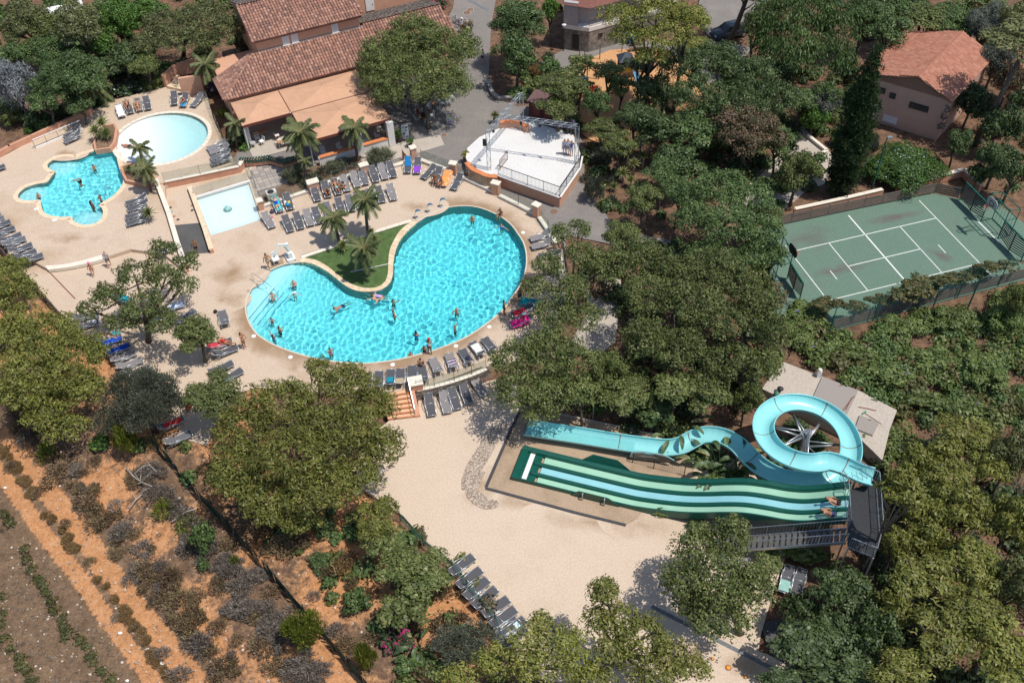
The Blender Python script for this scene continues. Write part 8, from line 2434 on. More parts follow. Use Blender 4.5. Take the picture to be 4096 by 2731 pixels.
def person(label,at,rz,pose='stand',skin='tan',wear=(('trunks',(.05,.06,.1)),),hair=(.03,.02,.015),s=1.0,z=0.0,long=False,hat=None,tilt=0.0,group=None):
 bd=body(pose)
 t=thing('person',label,'person',(at.x,at.y,z),rz,group)
 t.scale=(s,s,s)
 m=MB();m.add(bd['v'],bd['f']);m.add(bd['fv'],bd['ff'])
 jaw,cro,up_,f_=bd['jaw'],bd['cro'],bd['up'],bd['face']
 side=up_.cross(f_).normalized()
 hc=jaw.lerp(cro,.45)
 m.tube([hc+f_*.075+up_*.02,hc+f_*.10-up_*.015,hc+f_*.085-up_*.025],[.008,.016,.01],5)
 for k in(-1,1):m.ico(hc+side*(.088*k),.024,(1,.6,1.3))
 o=m.build('body',SKIN[skin],t,True)
 o.cycles.is_caustics_receiver=True
 e=MB()
 for k in(-1,1):e.ico(hc+f_*.082+side*(.032*k)+up_*.022,.011)
 e.tube([hc+f_*.083-side*.024-up_*.052,hc+f_*.09-up_*.054,hc+f_*.083+side*.024-up_*.052],.006,4)
 e.build('face_features',mat('dark_feature',(.05,.02,.015),.5),t)
 for k,(w,col)in enumerate(wear):
  c=shell(bd,CLOTH[w],.014+.004*k)
  if c.v:
   o=c.build(w,mat('cloth_%.2f_%.2f_%.2f'%col,col,.8,.1,9),t,True)
   o.cycles.is_caustics_receiver=True
 h=MB();rem={}
 for f in bd['f']:
  cs=sum((bd['v'][i]for i in f),Vector())/len(f)-hc
  if all(bd['lab'][i][0]in('head','neck')for i in f)and(cs.dot(up_)>.045 or(cs.dot(f_)<.01 and cs.dot(up_)>-.05)):
   for i in f:
    if i not in rem:rem[i]=len(h.v);h.v.append(tuple(bd['v'][i]+bd['n'][i]*.02))
   h.f.append(tuple(rem[i]for i in f));h.t.append(.5)
 if long:
  h.tube([hc-f_*.06+up_*.04,hc-f_*.12-up_*.10,hc-f_*.13-up_*.30],[.075,.085,.05],7)
 if h.v and hair:h.build('hair',mat('hair_%.2f'%hair[0],hair,.6,.2,9),t,True)
 if hat:
  k=MB()
  n=12
  if hat[0]=='sun':
   for r,z_ in((.19,.06),(.10,.075),(.095,.15),(.06,.17)):pass
  rings=[(.19 if hat[0]=='sun' else.108,.055),(.108,.06),(.10,.12),(.05,.15),(0.002,.155)]
  pts=[[hc+side*(r*math.cos(2*PI*i/n))+f_*(r*math.sin(2*PI*i/n))+up_*z_ for i in range(n)]for r,z_ in rings]
  for A,Bq in zip(pts,pts[1:]):k.strip(A,Bq,closed=True)
  if hat[0]=='cap':k.add([hc+f_*.1+side*.07+up_*.06,hc+f_*.19+side*.05+up_*.05,hc+f_*.19-side*.05+up_*.05,hc+f_*.1-side*.07+up_*.06],[(0,1,2,3)])
  k.build('hat' if hat[0]=='sun' else 'cap',mat('cloth_%.2f_%.2f_%.2f'%hat[1],hat[1],.8),t,True)
 if tilt:t.rotation_euler.x=tilt
 return t
def wp(c,r,x,y,z=0.0):return g(c,r,x,y,z)
def in_water(label,c,r,x,y,rz,pose,wl,s=1.0,level=-.1,**k):
 person(label,g(c,r,x,y,level),rz,pose,s=s,z=level-wl*s,**k)
navy,black,red,white,purple,aqua=(.03,.05,.14),(.02,.02,.022),(.45,.03,.03),(.75,.75,.75),(.28,.16,.5),(.05,.35,.45)
in_water('bald man standing waist deep near the steps of the large pool',1,1,350,1055,.3,'hands_front',1.0,skin='fair',hair=None,wear=(('trunks',navy),))
in_water('woman in a patterned bikini wading from the pool steps',1,1,160,1185,.9,'reach',.85,skin='fair',hair=(.25,.09,.03),long=True,wear=(('bikini',(.30,.10,.16)),))
in_water('child in a white sun hat with arms out in the water',1,1,357,1150,.2,'arms_out',1.12,.78,skin='fair',hat=('sun',white),wear=(('shirt',(.62,.60,.60)),))
in_water('small girl bathing near the left rim of the large pool',1,1,148,1385,.8,'reach',1.15,.75,skin='tan',long=True,wear=(('swimsuit',red),))
in_water('dark haired bather at the lower left of the large pool',1,1,218,1470,2.4,'hands_front',1.15,skin='tan',wear=(('trunks',black),))
in_water('girl lifting both arms at the lower left rim of the pool',1,1,162,1545,2.6,'arms_up',1.05,.85,skin='tan',long=True,wear=(('swimsuit',(.45,.15,.3)),))
person('swimmer stretched out in the middle of the left lobe',g(1,1,780,1245,-.1),2.2,'swim','tan',(('trunks',navy),),z=-.14)
person('swimmer floating beside the girl in lilac',g(1,1,1080,1172,-.1),-2.2,'swim','fair',(('trunks',black),),z=-.12)
person('girl in a lilac swimsuit floating below the turf peninsula',g(1,1,1140,1155,-.1),1.4,'swim','fair',(('swimsuit',(.48,.34,.72)),),z=-.08)
in_water('boy standing chest deep right of the floating girl',1,1,1262,1222,2.8,'reach',1.1,.88,skin='tan')
in_water('man reaching out to the right in the middle of the pool',1,1,1268,1335,2.0,'arms_out',1.0,skin='tan',wear=(('trunks',black),))
in_water('boy holding his elbows out in the right half of the pool',1,1,1842,1310,.4,'akimbo',1.0,.92,skin='tan',wear=(('trunks',black),))
in_water('boy raising one arm near the lower right rim',1,1,1830,1470,1.2,'arms_up',1.0,.92,skin='tan')
in_water('bather in a blue shirt near the lower rim',1,1,1472,1535,3.0,'hands_front',1.05,skin='tan',wear=(('shirt',(.01,.22,.5)),),hat=('cap',black))
in_water('dark haired bather alone in the upper right of the pool',1,1,1985,455,.0,'hands_front',1.1,skin='tan')
in_water('bather in a bright blue top under the seated man',1,1,2255,530,-.3,'arms_out',1.15,.95,skin='fair',wear=(('shirt',(.02,.30,.62)),))
in_water('girl in a lilac top at the lower rim of the pool',1,2,688,110,.6,'hands_front',1.0,.9,skin='tan',long=True,wear=(('swimsuit',(.46,.25,.50)),))
in_water('girl leaning on the pool edge left of the man in white',1,2,1422,132,0,'hands_front',1.2,.9,skin='tan',long=True,hair=(.12,.06,.03),wear=(('bikini',black),))
in_water('woman in a black top leaning on the pool edge',1,2,1546,88,0,'hands_front',1.05,skin='tan',wear=(('swimsuit',black),))
person('man in a white shirt and red cap on the pool edge',g(1,2,1600,116),2.8,'hands_front','brown',(('shirt',white),('shorts',(.25,.18,.14))),hat=('cap',red))
person('bare backed man sitting on a lounger facing the pool',g(1,2,1518,252),PI-.1,'sit','tan',(('trunks',navy),),z=.33)
person('man sitting on the upper right rim with his feet in the water',g(1,1,2247,412),-.5,'sit','tan',(('trunks',black),),z=.02)
person('boy standing on the right rim in the shade',g(1,1,2280,1322),1.8,'stand','brown',(('trunks',black),),s=.95)
person('boy standing under the tangled oak by the right rim',g(2,1,75,1205),.6,'stand','brown',(('trunks',navy),),s=.95)
person('girl in a pale bikini walking beside the pool hoist',g(1,1,122,900),.8,'walk','tan',(('bikini',(.62,.58,.52)),),long=True,hair=(.10,.05,.03))
person('woman in a blue swimsuit lying on the turquoise towel',g(1,1,200,345),(g(1,1,165,245)-g(1,1,230,402)).to_2d().angle_signed(Vector((0,1))),'lie_arms','fair',(('swimsuit',(.01,.05,.45)),),z=.30)
person('man hunched on the second lounger of the back row',g(1,1,665,232),.2,'crouch','tan',(('trunks',black),),z=.32)
person('man in aqua trunks lying back on the third lounger of the back row',g(1,1,742,185),.35,'knee_up','tan',(('trunks',(.20,.55,.52)),),z=.30)
person('woman sitting with a white cloth on the fourth lounger of the back row',g(1,1,825,185),-1.2,'crouch','tan',(('bikini',white),),z=.32,long=True)
person('woman sitting on the dark lounger near the stage',g(1,1,1640,118),.1,'sit','brown',(('bikini',red),),z=.33,long=True)
person('woman leaning forward on the orange towel',g(1,1,1712,140),-.6,'crouch','tan',(('bikini',(.6,.1,.05)),),z=.34,long=True)
person('man lying bare backed on the lounger beside the white towel',g(0,0,1180,1005,ZL),.35,'knee_up','tan',(('trunks',black),),z=ZL+.3)
person('woman in a pale sun hat sunbathing by the paddling pool',g(0,0,1275,1010,ZL),.2,'knee_up','tan',(('bikini',black),),z=ZL+.3,hat=('sun',(.45,.6,.68)))
person('woman on the blue towel by the pink wall',g(0,0,1700,965,ZL),-.3,'crouch','tan',(('swimsuit',(.02,.25,.6)),),z=ZL+.32,hat=('cap',white))
person('boy lying in the shallow end of the paddling pool',g(0,0,1180,1345,ZL),1.25,'lie_flat','tan',(('trunks',black),),z=ZL-.09)
in_water('dark haired girl swimming in the upper part of the clover pool',0,1,870,-10,1.0,'reach',1.05,.9,ZL-.1,skin='tan',long=True,wear=(('bikini',black),))
person('bather doing a handstand in the clover pool',g(0,1,750,140,ZL-.1),.6,'handstand','tan',(('trunks',black),),z=ZL+.25)
in_water('child in the left ear of the clover pool',0,1,358,248,.8,'hands_front',1.0,.8,ZL-.1,skin='tan')
in_water('girl near the handrail of the clover pool',0,1,930,275,-.5,'hands_front',.95,.9,ZL-.1,skin='tan',long=True,wear=(('bikini',red),))
in_water('dark haired woman standing in the lower ear of the clover pool',0,1,862,360,2.6,'stand',.62,1.0,ZL-.1,skin='brown',long=True,wear=(('bikini',black),))
person('man in a grey shirt walking above the open crowned oak',g(0,1,1010,880,.02),.3,'walk','fair',(('shirt',(.36,.42,.50)),('shorts',(.12,.12,.14))))
person('girl in a pink cap walking on the cream deck',g(0,1,860,962,.02),.5,'walk','tan',(('bikini',(.5,.1,.2)),),s=.85,hat=('cap',(.75,.12,.45)))
person('bather walking down the dark ramp',g(0,1,1815,770),.6,'walk','brown',(('trunks',black),))
person('woman standing with a towel at the left end of the large pool',g(0,2,2250,60),1.2,'hands_front','tan',(('bikini',(.55,.2,.2)),),long=True)
person('sunbather lying on the red towel',g(0,2,2075,35),1.2,'lie','tan',(('swimsuit',red),),z=.3)
for i,(x,y,col,h)in enumerate(((480,1420,(.35,.45,.68),(.03,.02,.02)),(512,1420,(.55,.62,.75),(.12,.07,.03)),(545,1435,(.02,.10,.36),(.03,.02,.02)))):
 person(('left of the three young people in blue on the stage','middle one of the three young people in blue on the stage','right of the three young people in blue on the stage')[i],g(2,0,x,y,ZS),.4,'stand','tan',(('shirt',col),('shorts',(.5,.55,.65)if i==2 else(.25,.28,.4))),hair=h,z=ZS+.01)
person('pedestrian in a white shirt on the road in the tree shade',g(1,0,2085,585),2.6,'walk','fair',(('shirt',(.6,.62,.68)),('shorts',(.05,.05,.08))))
person('cyclist in a white helmet beside the bicycle rack',g(1,0,1895,300),1.0,'stand','tan',(('shirt',(.5,.55,.68)),('shorts',black)),hat=('cap',white))
for i,(c,r,x,y,rz,sk,col,lb,ht)in enumerate(((1,0,1365,945,.5,'fair',(.55,.62,.78),'diner in a pale blue shirt under the broad oak',None),(1,0,1490,1080,.8,'tan',(.12,.03,.03),'diner in dark red at the nearest cafe table',None),(1,0,1512,1130,1.8,'tan',(.7,.5,.05),'child in a red cap at the nearest cafe table',('cap',red)),(1,0,1590,1080,-1.2,'brown',(.05,.05,.06),'diner with bare arms at the nearest cafe table',None),(1,0,1300,950,-1.2,'tan',(.05,.05,.07),'diner in black left of the pale blue shirt',None))):
 person(lb,g(c,r,x,y),rz,'sit',sk,(('shirt',col),('shorts',black)),z=.42,hat=ht,s=.8 if 'child' in lb else 1)
person('rider lying at the top of the blue lane of the wavy slide',spt(20.6,1.45),-PI/2-.33+PI,'lie','tan',(('trunks',black),),z=sz(20.6)+.02)
person('rider lying at the top of the nearest lane of the wavy slide',spt(20.4,2.3),-PI/2-.33+PI,'lie','tan',(('trunks',navy),),z=sz(20.4)+.02)
person('man lying on a lounger under the round oak of the lower deck',g(2,3,2145,590,Z_LOW),-.2,'lie','fair',(('trunks',white),),z=Z_LOW+.3)
person('first sunbather of the pair in the oak shade',g(0,1,1010,1545),1.3,'lie','fair',(('bikini',black),),z=.3)
person('person in pink by the red towels at the pool rim',g(2,1,95,1365),.8,'crouch','tan',(('shirt',(.80,.03,.25)),),z=.05,hat=('sun',white))
# ================================================================== BAGS, TABLES, SIGNS AND SMALL THINGS
def bag(lb,p,col,s=.3,z=.37):
 t=thing('bag',lb,'bag',(p.x,p.y,z),rnd.uniform(0,3))
 m=mat('cloth_%.2f_%.2f_%.2f'%col,col,.8)
 b=MB();b.lathe((0,0,0),[(s*.42,0),(s*.52,s*.2),(s*.44,s*.5),(s*.3,s*.62),(0,s*.64)],9);b.build('body',m,t,True)
 MB().tube([(-s*.25,0,s*.58),(0,0,s*.95),(s*.25,0,s*.58)],.012,5).build('strap',m,t)
bag('yellow and white beach bag on the lounger right of the turquoise towel',g(1,1,310,330),(.72,.55,.05),.3)
bag('blue beach bag on the lounger right of the turquoise towel',g(1,1,300,350),(.02,.25,.5),.36)
bag('white bag beside the yellow beach bag',g(1,1,275,325),(.75,.74,.72),.28)
bag('dark patterned bag on the ground beside the turquoise towel',g(1,1,150,385),(.06,.05,.12),.42,0)
bag('pink sandals bag on the ground below the dark patterned bag',g(1,1,150,432),(.75,.1,.22),.2,0)
bag('white bag on the lounger left of the open oak',g(0,1,885,1425),(.72,.72,.75),.36)
bag('orange red bag hanging by the slate wall',g(1,2,1780,400,-.3),(.60,.12,.05),.26,-.45)
bag('black bag on the dark deck by the shallow end loungers',g(0,1,1980,1300),black,.34,0)
bag('red bag on the lounger beside the rounded oak',g(0,2,1745,640),(.6,.03,.03),.4,.3)
bag('cyan bag hanging behind the tamarisk loungers',g(0,2,1655,580),(.03,.45,.5),.3,.3)
bag('navy bag on the third lounger right of the seated man',g(1,2,1950,185),(.03,.04,.1),.34)
bag('white towel bundle between the loungers right of the striped towel',g(1,2,1925,220),(.7,.7,.72),.36,.1)
for i,(x,y)in enumerate(((1565,340),(1580,375),(1600,420),(1635,450),(1770,245),(1765,320),(1765,365))):
 p=g(0,1,x,y)
 t=thing('sandals',nth(i+1)+' pair of sandals counted along the walk beside the splash pool','sandals',p,rnd.uniform(0,3),'sandals beside the splash pool')
 for s in(-.06,.06):
  MB().prism([Vector(v+(0,))for v in((s-.04,-.12),(s+.04,-.12),(s+.045,.05),(s+.03,.13),(s-.03,.13),(s-.045,.05))],0,.03).build('sandal',mat('sandal_%d'%(i%3),((.05,.05,.06),(.2,.5,.5),(.25,.18,.14))[i%3],.7),t)
def chair(lb,p,rz,col=M_white,group=None):
 t=thing('cafe_chair',lb,'chair',p,rz,group)
 obj('seat',lm(('cs',col.name),lambda:MB().box((0,0,.44),(.42,.42,.04)).mesh('seat',col)),t)
 def bk():
  b=MB()
  for x in(-.2,.2):b.beam((x,.2,.44),(x,.27,.86),.035,.035)
  for z in(.56,.68,.80):b.beam((-.2,.22+(z-.5)*.14,z),(.2,.22+(z-.5)*.14,z),.02,.06)
  return b.mesh('backrest',col)
 obj('backrest',lm(('cb',col.name),bk),t)
 for i,(x,y)in enumerate(((-.18,-.18),(.18,-.18),(-.18,.18),(.18,.18))):
  obj('leg',lm(('cl',col.name,i),lambda:MB().beam((x,y,.43),(x*1.12,y*1.12,0),.03,.03).mesh('leg',col)),t)
 return t
def table(lb,p,rz,col,w=.75,l=.75,group=None):
 t=thing('cafe_table',lb,'table',p,rz,group)
 MB().box((0,0,.73),(l,w,.035)).build('tabletop',col,t)
 for x in(-1,1):
  for y in(-1,1):MB().beam((x*(l/2-.08),y*(w/2-.08),.72),(x*(l/2-.05),y*(w/2-.05),0),.04,.04).build('leg',M_steel,t)
 return t
M_tabletop=mat('table_board',(.42,.24,.13),.6,.15,6)
for i,(x,y,lb)in enumerate(((1350,940,'cafe table with the pale blue shirted diner'),(1450,960,'cafe table in the middle of the oak shade'),(1550,1110,'nearest cafe table with the child in a red cap'),(1650,1000,'cafe table at the right edge of the oak shade'),(1560,960,'cafe table behind the nearest one'),(1740,940,'far right cafe table beside the road'))):
 p=g(1,0,x,y)
 table(lb,p,RANG,M_tabletop if i%2 else M_dark,group='cafe tables under the oak')
 for k,(dx,dy)in enumerate(((.75,0),(-.75,0),(0,.7),(0,-.7))):
  chair(('right','left','back','front')[k]+' chair of the '+lb,p+RU*dx+RV*dy,RANG+(-PI/2,PI/2,0,PI)[k],M_white if(i+k)%3 else M_alu,'cafe chairs under the oak')
M_cane=mat('cane',(.35,.22,.13),.8,.2,12)
for i,(x,y)in enumerate(((20,1300),(60,1330),(-20,1350))):
 chair(('white chair at the terrace table, left','white chair at the terrace table, right','white chair at the terrace table, front')[i],g(1,0,x,y),(0,-1.2,2.8)[i]+RANG,M_white,'terrace chairs')
for i,(x,y)in enumerate(((200,1280),(225,1330))):
 t=chair(('upper cane armchair on the terrace under the awning edge','lower cane armchair on the terrace under the awning edge')[i],g(1,0,x,y),PI/2+RANG,M_cane,'cane armchairs')
 MB().box((0,0,.49),(.40,.40,.08)).build('cushion',M_white,t)
table('long wooden terrace table under the left awning',g(1,0,40,1270),RANG,M_tabletop,.7,1.5)
table('small brown sideboard on the terrace beside the full crowned palm',g(1,0,270,1350),RANG,M_tabletop,.5,1.2)
for i,(a,b_)in enumerate(((6.6,-8.3),(8.2,-8.4),(10.8,-8.4),(12.0,-8.2))):
 chair(('chair','second chair','third chair','last chair')[i]+' behind the white cafe wall',rf(a,b_,0),RANG+.4*i,M_white,'chairs behind the cafe wall')
def menu_board(lb,p,rz,w,h,cols,tilt=.15):
 t=thing('menu_board',lb,'sign',p,rz)
 o=MB().box((0,0,h/2+.08),(w,.05,h)).build('panel',M_window,t)
 R=random.Random(len(lb))
 for i in range(4):
  for j in range(2):
   MB().box(((j-.5)*w*.46,-.03,.16+h*(i+.4)/4.3),(w*.4,.012,h*.17)).build('picture',mat('print_%.2f_%.2f_%.2f'%cols[(i+j)%len(cols)],cols[(i+j)%len(cols)],.6),o)
 for x in(-w/2+.04,w/2-.04):MB().beam((x,.02,0),(x,.25,h),.03,.03).build('leg',M_steel,t)
menu_board('grey and white menu board right of the cafe pillar',g(1,0,1378,1280),.15,.62,1.5,[(.30,.36,.40),(.12,.14,.16),(.45,.5,.52)])
menu_board('colourful ice cream board in the oak shade',g(1,0,1780,1140),.1,.55,1.25,[(.6,.1,.08),(.1,.3,.6),(.65,.5,.08),(.1,.4,.25)])
def pot_plant(lb,p,r=.22,h=.45,kind='bright',m=None):
 t=thing('potted_plant',lb,'potted plant',p)
 MB().lathe((0,0,0),[(r*.7,0),(r,h),(r*.92,h),(r*.85,h-.06),(0,h-.06)],12).build('pot',m or mat('brown_pot',(.10,.06,.045),.7),t,True)
 c=obj('foliage',proto(kind,.55)[0],t,(0,0,h+.3));c.scale=(.75,.75,.95)
pot_plant('tall potted plant beside the cafe pillar',g(1,0,1318,1300),.25,.55)
pot_plant('small potted plant on the pavement before the grass clump',g(1,0,1420,1350),.2,.3)
pot_plant('potted agave bush at the front corner of the stage',g(1,0,1940,1490),.28,.5,'yellow')
pot_plant('potted shrub at the left truss end of the road',g(1,0,2200,1130),.25,.45,'young')
bt=thing('brown_screen','triangular brown sail leaning by the salmon pillar','screen',g(1,0,1380,1470))
MB().add([(-.35,0,0),(.35,0,0),(-.3,.05,1.1),(-.35,.03,0),(.35,.03,0),(-.3,.08,1.1)],[(0,1,2),(3,5,4),(0,3,4,1),(1,4,5,2),(0,2,5,3)]).build('cloth',mat('brown_cloth',(.25,.11,.06),.8),bt)
MB().tube([(-.33,.02,0),(-.29,.07,1.2)],.02,5).build('stick',M_wood,bt)
for x,y,r,lb,sq in((1938,120,.42,'round rusty manhole cover on the road',0),(1968,90,.4,'square rusty cover beside the round one',1),(1770,170,.35,'rusty cover near the bicycle rack',0),(1728,1240,.3,'small square gully grate before the oak shade',1)):
 t=thing('manhole_cover',lb,'manhole cover',g(1,0,x,y,-.034))
 if sq:MB().box((0,0,0),(r*1.6,r*1.4,.02)).build('lid',mat('rusty_iron',(.20,.12,.085),.8,.25,8),t);MB().box((0,0,-.004),(r*1.8,r*1.6,.02)).build('frame',M_concrete,t)
 else:MB().lathe((0,0,-.01),[(r,0),(r,.022),(0,.022)],18).build('lid',mat('rusty_iron',(.20,.12,.085),.8,.25,8),t);MB().lathe((0,0,-.014),[(r*1.12,0),(r*1.12,.02),(r,.02)],18).build('frame',M_concrete,t)
t=thing('manhole_cover','round stained manhole cover on the path at the stage corner','manhole cover',g(2,1,385,376,-.034))
MB().lathe((0,0,-.01),[(.32,0),(.32,.022),(0,.022)],18).build('lid',mat('rusty_iron',(.20,.12,.085),.8),t);MB().lathe((0,0,-.014),[(.37,0),(.37,.02),(.32,.02)],18).build('frame',M_asphalt,t)
dn=thing('drain_grating','narrow grey drain crossing the top of the road','drain')
P=g(1,0,1950,0,-.03),g(1,0,2130,95,-.03)
for i in range(7):MB().beam(P[0].lerp(P[1],(i+.03)/7),P[0].lerp(P[1],(i+.97)/7),.3,.02).build('grate',MATS['drain_steel'],dn)
rk_=thing('bicycle_rack','steel bicycle rack at the edge of the road','bicycle rack')
P=g(1,0,1810,190),g(1,0,1935,300)
b=MB();b.tube([P[0]+Vector((0,0,.06)),P[1]+Vector((0,0,.06))],.03,6).tube([P[0]+Vector((.35,.2,.06)),P[1]+Vector((.35,.2,.06))],.03,6)
b.build('base_tubes',M_steel,rk_)
for i in range(9):
 p=P[0].lerp(P[1],i/8)
 MB().tube([p+Vector((0,0,.05)),p+Vector((.05,.05,.55)),p+Vector((.3,.18,.55)),p+Vector((.35,.2,.05))],.018,5).build('hoop',M_steel,rk_)
def bicycle(lb,p,rz,col):
 t=thing('bicycle',lb,'bicycle',p,rz)
 m=mat('bike_%.2f_%.2f_%.2f'%col,col,.4)
 for y in(-.5,.5):
  ring_=[Vector((0,y+.33*math.cos(a*PI/9),.34+.33*math.sin(a*PI/9)))for a in range(19)]
  w=MB().tube(ring_,.022,5,False).build('wheel',M_dark,t)
  b=MB()
  for a in range(6):b.tube([(0,y,.34),(0,y+.31*math.cos(a*PI/3),.34+.31*math.sin(a*PI/3))],.004,3)
  b.build('spokes',M_steel,w)
 MB().tube([(0,.5,.34),(0,.15,.36),(0,.25,.82),(0,-.32,.80),(0,.15,.36)],.02,5).tube([(0,.5,.34),(0,.25,.82)],.015,5).tube([(0,-.5,.34),(0,-.32,.95)],.02,5).build('frame',m,t)
 MB().tube([(-.28,-.28,.98),(0,-.34,.96),(.28,-.28,.98)],.016,5).build('handlebar',M_steel,t)
 MB().ico((0,.27,.90),.12,(.7,1.1,.35)).build('saddle',M_dark,t)
bicycle('dark bicycle at the lower end of the rack',g(1,0,1880,262),.9,(.05,.06,.08))
bicycle('yellow green bicycle behind the cyclist',g(1,0,1948,318),.7,(.5,.7,.03))
bicycle('grey bicycle in the middle of the rack',g(1,0,1850,225),.8,(.2,.22,.25))
wall('bed_wall','curved rubble kerb of the planted bed at the bend of the road',[g(1,0,x,y,0)for x,y in((2140,760),(2150,830),(2180,880),(2230,920),(2351,915))],.35,.28,mat('rubble_kerb',(.28,.25,.22),.9,.3,4,.4),mat('rubble_cap',(.34,.31,.28),.9,.25,4),-.05)
pole('light pole',g(3,1,945,200,-.05),q(3,0,1075,1262),.07).__setitem__('label','green lamp pole between the cypress and the plumbago')
pole('light pole',g(3,1,1815,1305,-.1),q(3,1,2000,897),.07,lamp=False).__setitem__('label','tall leaning green pole at the near side of the court')
pole('light pole',g(3,1,708,305,-.05),q(3,1,755,140),.05,m=M_black_steel,lamp=False).__setitem__('label','short dark pole behind the far court fence')
pole('light pole',g(3,1,2190,190,0),q(3,0,2330,1440),.06,m=M_steel,lamp=False).__setitem__('label','grey pole behind the right goal')
pole('light pole',g(3,1,1500,1290,-.1),q(3,1,1560,1120),.05,m=M_black_steel,lamp=False).__setitem__('label','dark post on the near court fence')
pole('light pole',g(2,0,655,1000,-.05),q(2,0,640,725),.05,(2.4,.6),M_steel).__setitem__('label','grey lamp post with two heads beside the playground')
pole('light pole',g(3,0,600,1240,-.05),q(3,0,625,1110),.04,m=M_rust,lamp=False).__setitem__('label','rusty post on the terrace below the olive')
for x,y,ty,lb in((465,460,230,'balcony lamp post with a white square lantern'),):
 t=pole('light pole',g(2,0,475,470,-.05),q(2,0,490,250),.05,m=M_black_steel,lamp=False);t['label']=lb
 zt_=z_above(g(2,0,475,470,-.05),q(2,0,490,250))+.05
 MB().lathe((0,0,zt_),[(.12,0),(.22,.28),(.24,.3),(0,.38)],8).build('lantern',M_window,t)
for i,(x,y,h)in enumerate(((620,560,1.3),(665,585,1.3),(805,545,1.5),(1008,480,1.1),(1238,500,1.4),(1415,440,.9),(320,720,1.2))):
 t=thing('post',('first','second','third','fourth','fifth','sixth','seventh')[i]+' wooden post along the far edge of the playground' if i<6 else 'red post at the left edge of the playground','post',g(2,0,x,y,-.04))
 MB().tube([(0,0,0),(0,0,h)],.05,7).build('shaft',M_wood if i<6 else MATS['red_brown_board'],t);MB().lathe((0,0,h),[(.06,0),(.05,.04),(0,.06)],7).build('cap',M_black_steel,t)
pt=thing('play_tower','wooden play tower with a dark roof, climbing wall and panels','play tower',g(2,0,1030,740,-.03),.1)
M_play=mat('play_wood',(.26,.135,.06),.75,.2,5)
for x in(-.6,.6):
 for y in(-.6,.6):MB().tube([(x,y,0),(x,y,2.6)],.06,7).build('post',M_play,pt)
MB().box((0,0,1.2),(1.3,1.3,.08)).build('floor',M_wood,pt)
MB().add([(-.8,-.8,2.5),(.8,-.8,2.5),(.8,.8,2.5),(-.8,.8,2.5),(0,0,3.2)],[(0,1,4),(1,2,4),(2,3,4),(3,0,4),(3,2,1,0)]).build('roof',mat('dark_play_roof',(.05,.06,.08),.6),pt)
for y,c in((-.64,(.35,.2,.05)),(.64,(.1,.12,.15))):MB().box((0,y,1.6),(1.2,.04,.7)).build('panel',mat('play_%.2f'%c[0],c,.6),pt)
for k in range(6):MB().tube([(-.62,-.9-.1*k+.6,.2+.17*(5-k)*1.0),(-1.1,-.9-.1*k+.6,.2+.17*(5-k))],.025,5).build('rung',M_wood,pt)
MB().box((-1.0,.1,.65),(.5,.9,.06),0,None,0,-.9).build('climbing_wall',M_dark,pt)
MB().beam((.6,.5,1.3),(2.3,.6,1.3),.9,.07).beam((2.3,.1,0),(2.3,.101,2),.1,.1).beam((2.3,1.1,0),(2.3,1.101,2),.1,.1).build('bridge',M_play,pt)
ps=thing('play_slide','narrow blue steel slide running down from the play tower','slide')
A1_,A2_=g(2,0,1125,650,1.15),g(2,0,1180,810,.05)
b=MB();d=(A2_-A1_);sd2=Vector((d.y,-d.x,0)).normalized()*.26
b.strip([A1_-sd2,A2_-sd2],[A1_+sd2,A2_+sd2]);b.build('chute',mat('blue_steel',(.07,.22,.36),.6,.1,4),ps)
for s in(-1,1):MB().beam(A1_+sd2*s+Vector((0,0,.08)),A2_+sd2*s+Vector((0,0,.08)),.04,.2).build('side_rail',mat('blue_paint',(.06,.20,.36),.4),ps)
MB().tube([A1_-Vector((0,0,.02)),Vector((A1_.x,A1_.y,-.03))],.05,6).build('leg',M_steel,ps)
sg=thing('swing_frame','dark wooden frame with a sloping beam left of the play tower','climbing frame')
P=g(2,0,690,720,-.03),g(2,0,795,730,-.03)
MB().tube([P[0],P[0]+Vector((0,0,1.5))],.06,6).build('post',M_play,sg);MB().tube([P[1],P[1]+Vector((0,0,.6))],.06,6).build('post',M_play,sg);MB().beam(P[0]+Vector((0,0,1.45)),P[1]+Vector((0,0,.55)),.12,.12).build('beam',M_play,sg)
rp=thing('spring_rocker','red play panel standing on the orange floor','play panel',g(2,0,745,870,-.03),.3)
MB().lathe((0,0,0),[(.12,0),(.12,.3),(.05,.32)],8).build('spring',M_dark,rp);MB().prism([Vector(v+(0,))for v in((-.45,-.05),(.45,-.05),(.4,.05),(-.4,.05))],.3,.95).build('panel',mat('play_red',(.62,.05,.03),.5),rp)
gp=thing('bent_pole','bent green play pole leaning over the orange floor','play pole')
MB().tube(smooth_loop([g(2,0,1100,1080,-.03),g(2,0,1110,1010,.5),g(2,0,1140,930,1.1),g(2,0,1185,870,1.4)],4,False),.05,7).build('tube',mat('play_green',(.03,.36,.10),.4),gp,True)
MB().lathe(g(2,0,1100,1080,-.03),[(.14,0),(.12,.04),(0,.05)],9).build('foot',M_dark,gp)
bn=thing('bench','grey bench at the far side of the playground','bench',g(2,0,1135,470,-.04),.15)
MB().box((0,0,.43),(1.4,.4,.05)).build('seat',M_wood,bn);MB().box((0,.22,.7),(1.4,.05,.35)).build('backrest',M_wood,bn)
for x in(-.55,.55):MB().box((x,0,.21),(.07,.36,.42)).build('leg',M_steel,bn)
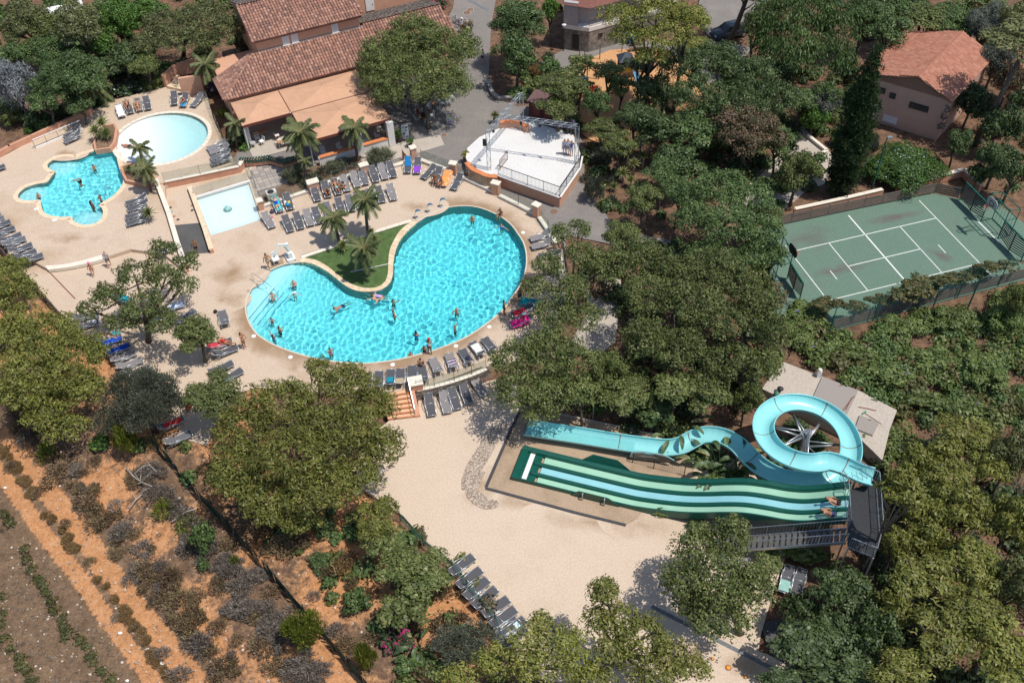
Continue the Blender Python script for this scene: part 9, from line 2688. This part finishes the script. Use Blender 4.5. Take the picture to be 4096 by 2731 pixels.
for i,(x,y,c,lb)in enumerate(((1040,385,(.30,.36,.40),'pale grey wheeled bin against the stone house'),(1092,395,(.03,.28,.33),'turquoise wheeled bin against the stone house'))):
 t=thing('wheeled_bin',lb,'bin',g(2,0,x,y,-.04),.1)
 m=mat('bin_%d'%i,c,.5)
 MB().prism([Vector(v+(0,))for v in((-.28,-.3),(.28,-.3),(.28,.3),(-.28,.3))],.08,1.0).build('body',m,t);MB().box((0,.02,1.04),(.62,.68,.07),0,None,.06).build('lid',m,t)
 for x2 in(-.25,.25):MB().tube([(x2-.03,.25,.1),(x2+.03,.25,.1)],.1,8).build('wheel',M_dark,t)
cr=thing('parked_car','dark car parked in the shade of the leaning pine trunk','car',g(2,0,1990,330,-.04),.35)
M_car=mat('car_paint',(.05,.06,.075),.25,.05,2,spec=.6)
b=MB()
def car_sec(x,w,zs):return[Vector((x,w*k,z))for k,z in zs]
secs=[]
for x,w,zb,zh in((-2.0,.68,.35,.62),(-1.75,.8,.28,.78),(-.9,.84,.26,.88),(.9,.84,.26,.90),(1.7,.8,.28,.85),(2.0,.7,.35,.72)):
 secs.append([Vector((x,-w,zb)),Vector((x,-w*1.02,(zb+zh)/2)),Vector((x,-w*.94,zh)),Vector((x,0,zh+.03)),Vector((x,w*.94,zh)),Vector((x,w*1.02,(zb+zh)/2)),Vector((x,w,zb))])
for A,Bq in zip(secs,secs[1:]):b.strip(A,Bq)
b.add(secs[0],[tuple(range(7))]);b.add(secs[-1],[tuple(reversed(range(7)))])
b.build('body',M_car,cr,True)
b=MB()
cb=[Vector(v)for v in((-.95,-.76,.88),(1.45,-.76,.88),(1.45,.76,.88),(-.95,.76,.88),(-.35,-.6,1.38),(.95,-.6,1.40),(.95,.6,1.40),(-.35,.6,1.38))]
b.add(cb,[(4,5,6,7)]);b.build('roof',M_car,cr)
b=MB();b.add(cb,[(0,1,5,4),(1,2,6,5),(2,3,7,6),(3,0,4,7)]);b.build('window',M_dglass,cr)
for x in(-1.3,1.3):
 for y in(-.8,.8):
  w=MB().tube([(x,y-.09,.31),(x,y+.09,.31)],.31,14).build('wheel',M_dark,cr);MB().tube([(x,y-.1,.31),(x,y+.1,.31)],.18,10).build('rim',M_steel,w)
for y in(-.55,.55):MB().box((-1.98,y,.62),(.06,.26,.12)).build('headlight',M_window,cr);MB().box((1.98,y,.7),(.06,.24,.12)).build('tail_light',mat('tail_red',(.4,.02,.02),.4),cr)
for i,(x,y)in enumerate(((1105,1108),(1348,1262),(1488,1385),(1170,1545))):
 p=gt(0,3,x,y)
 tag(MB().ico((p.x,p.y,p.z+.03),.13,(1.2,.8,.3),.3).build('paper_scrap',M_white),('crumpled white scrap beside the left wheel rut','narrow white scrap in the grass between the ruts','small white scrap lowest between the ruts','white scrap at the bottom edge of the picture')[i],'litter')
for i,(x,y)in enumerate(((50,1342),(95,1130))):
 p=gt(0,2,x,y)
 tag(MB().ico((p.x,p.y,p.z+.03),.13,(1.2,.8,.3),.3).build('paper_scrap',M_white),('white scrap left of the ruts near the left edge','white scrap on the strip between the ruts at the left edge')[i],'litter')
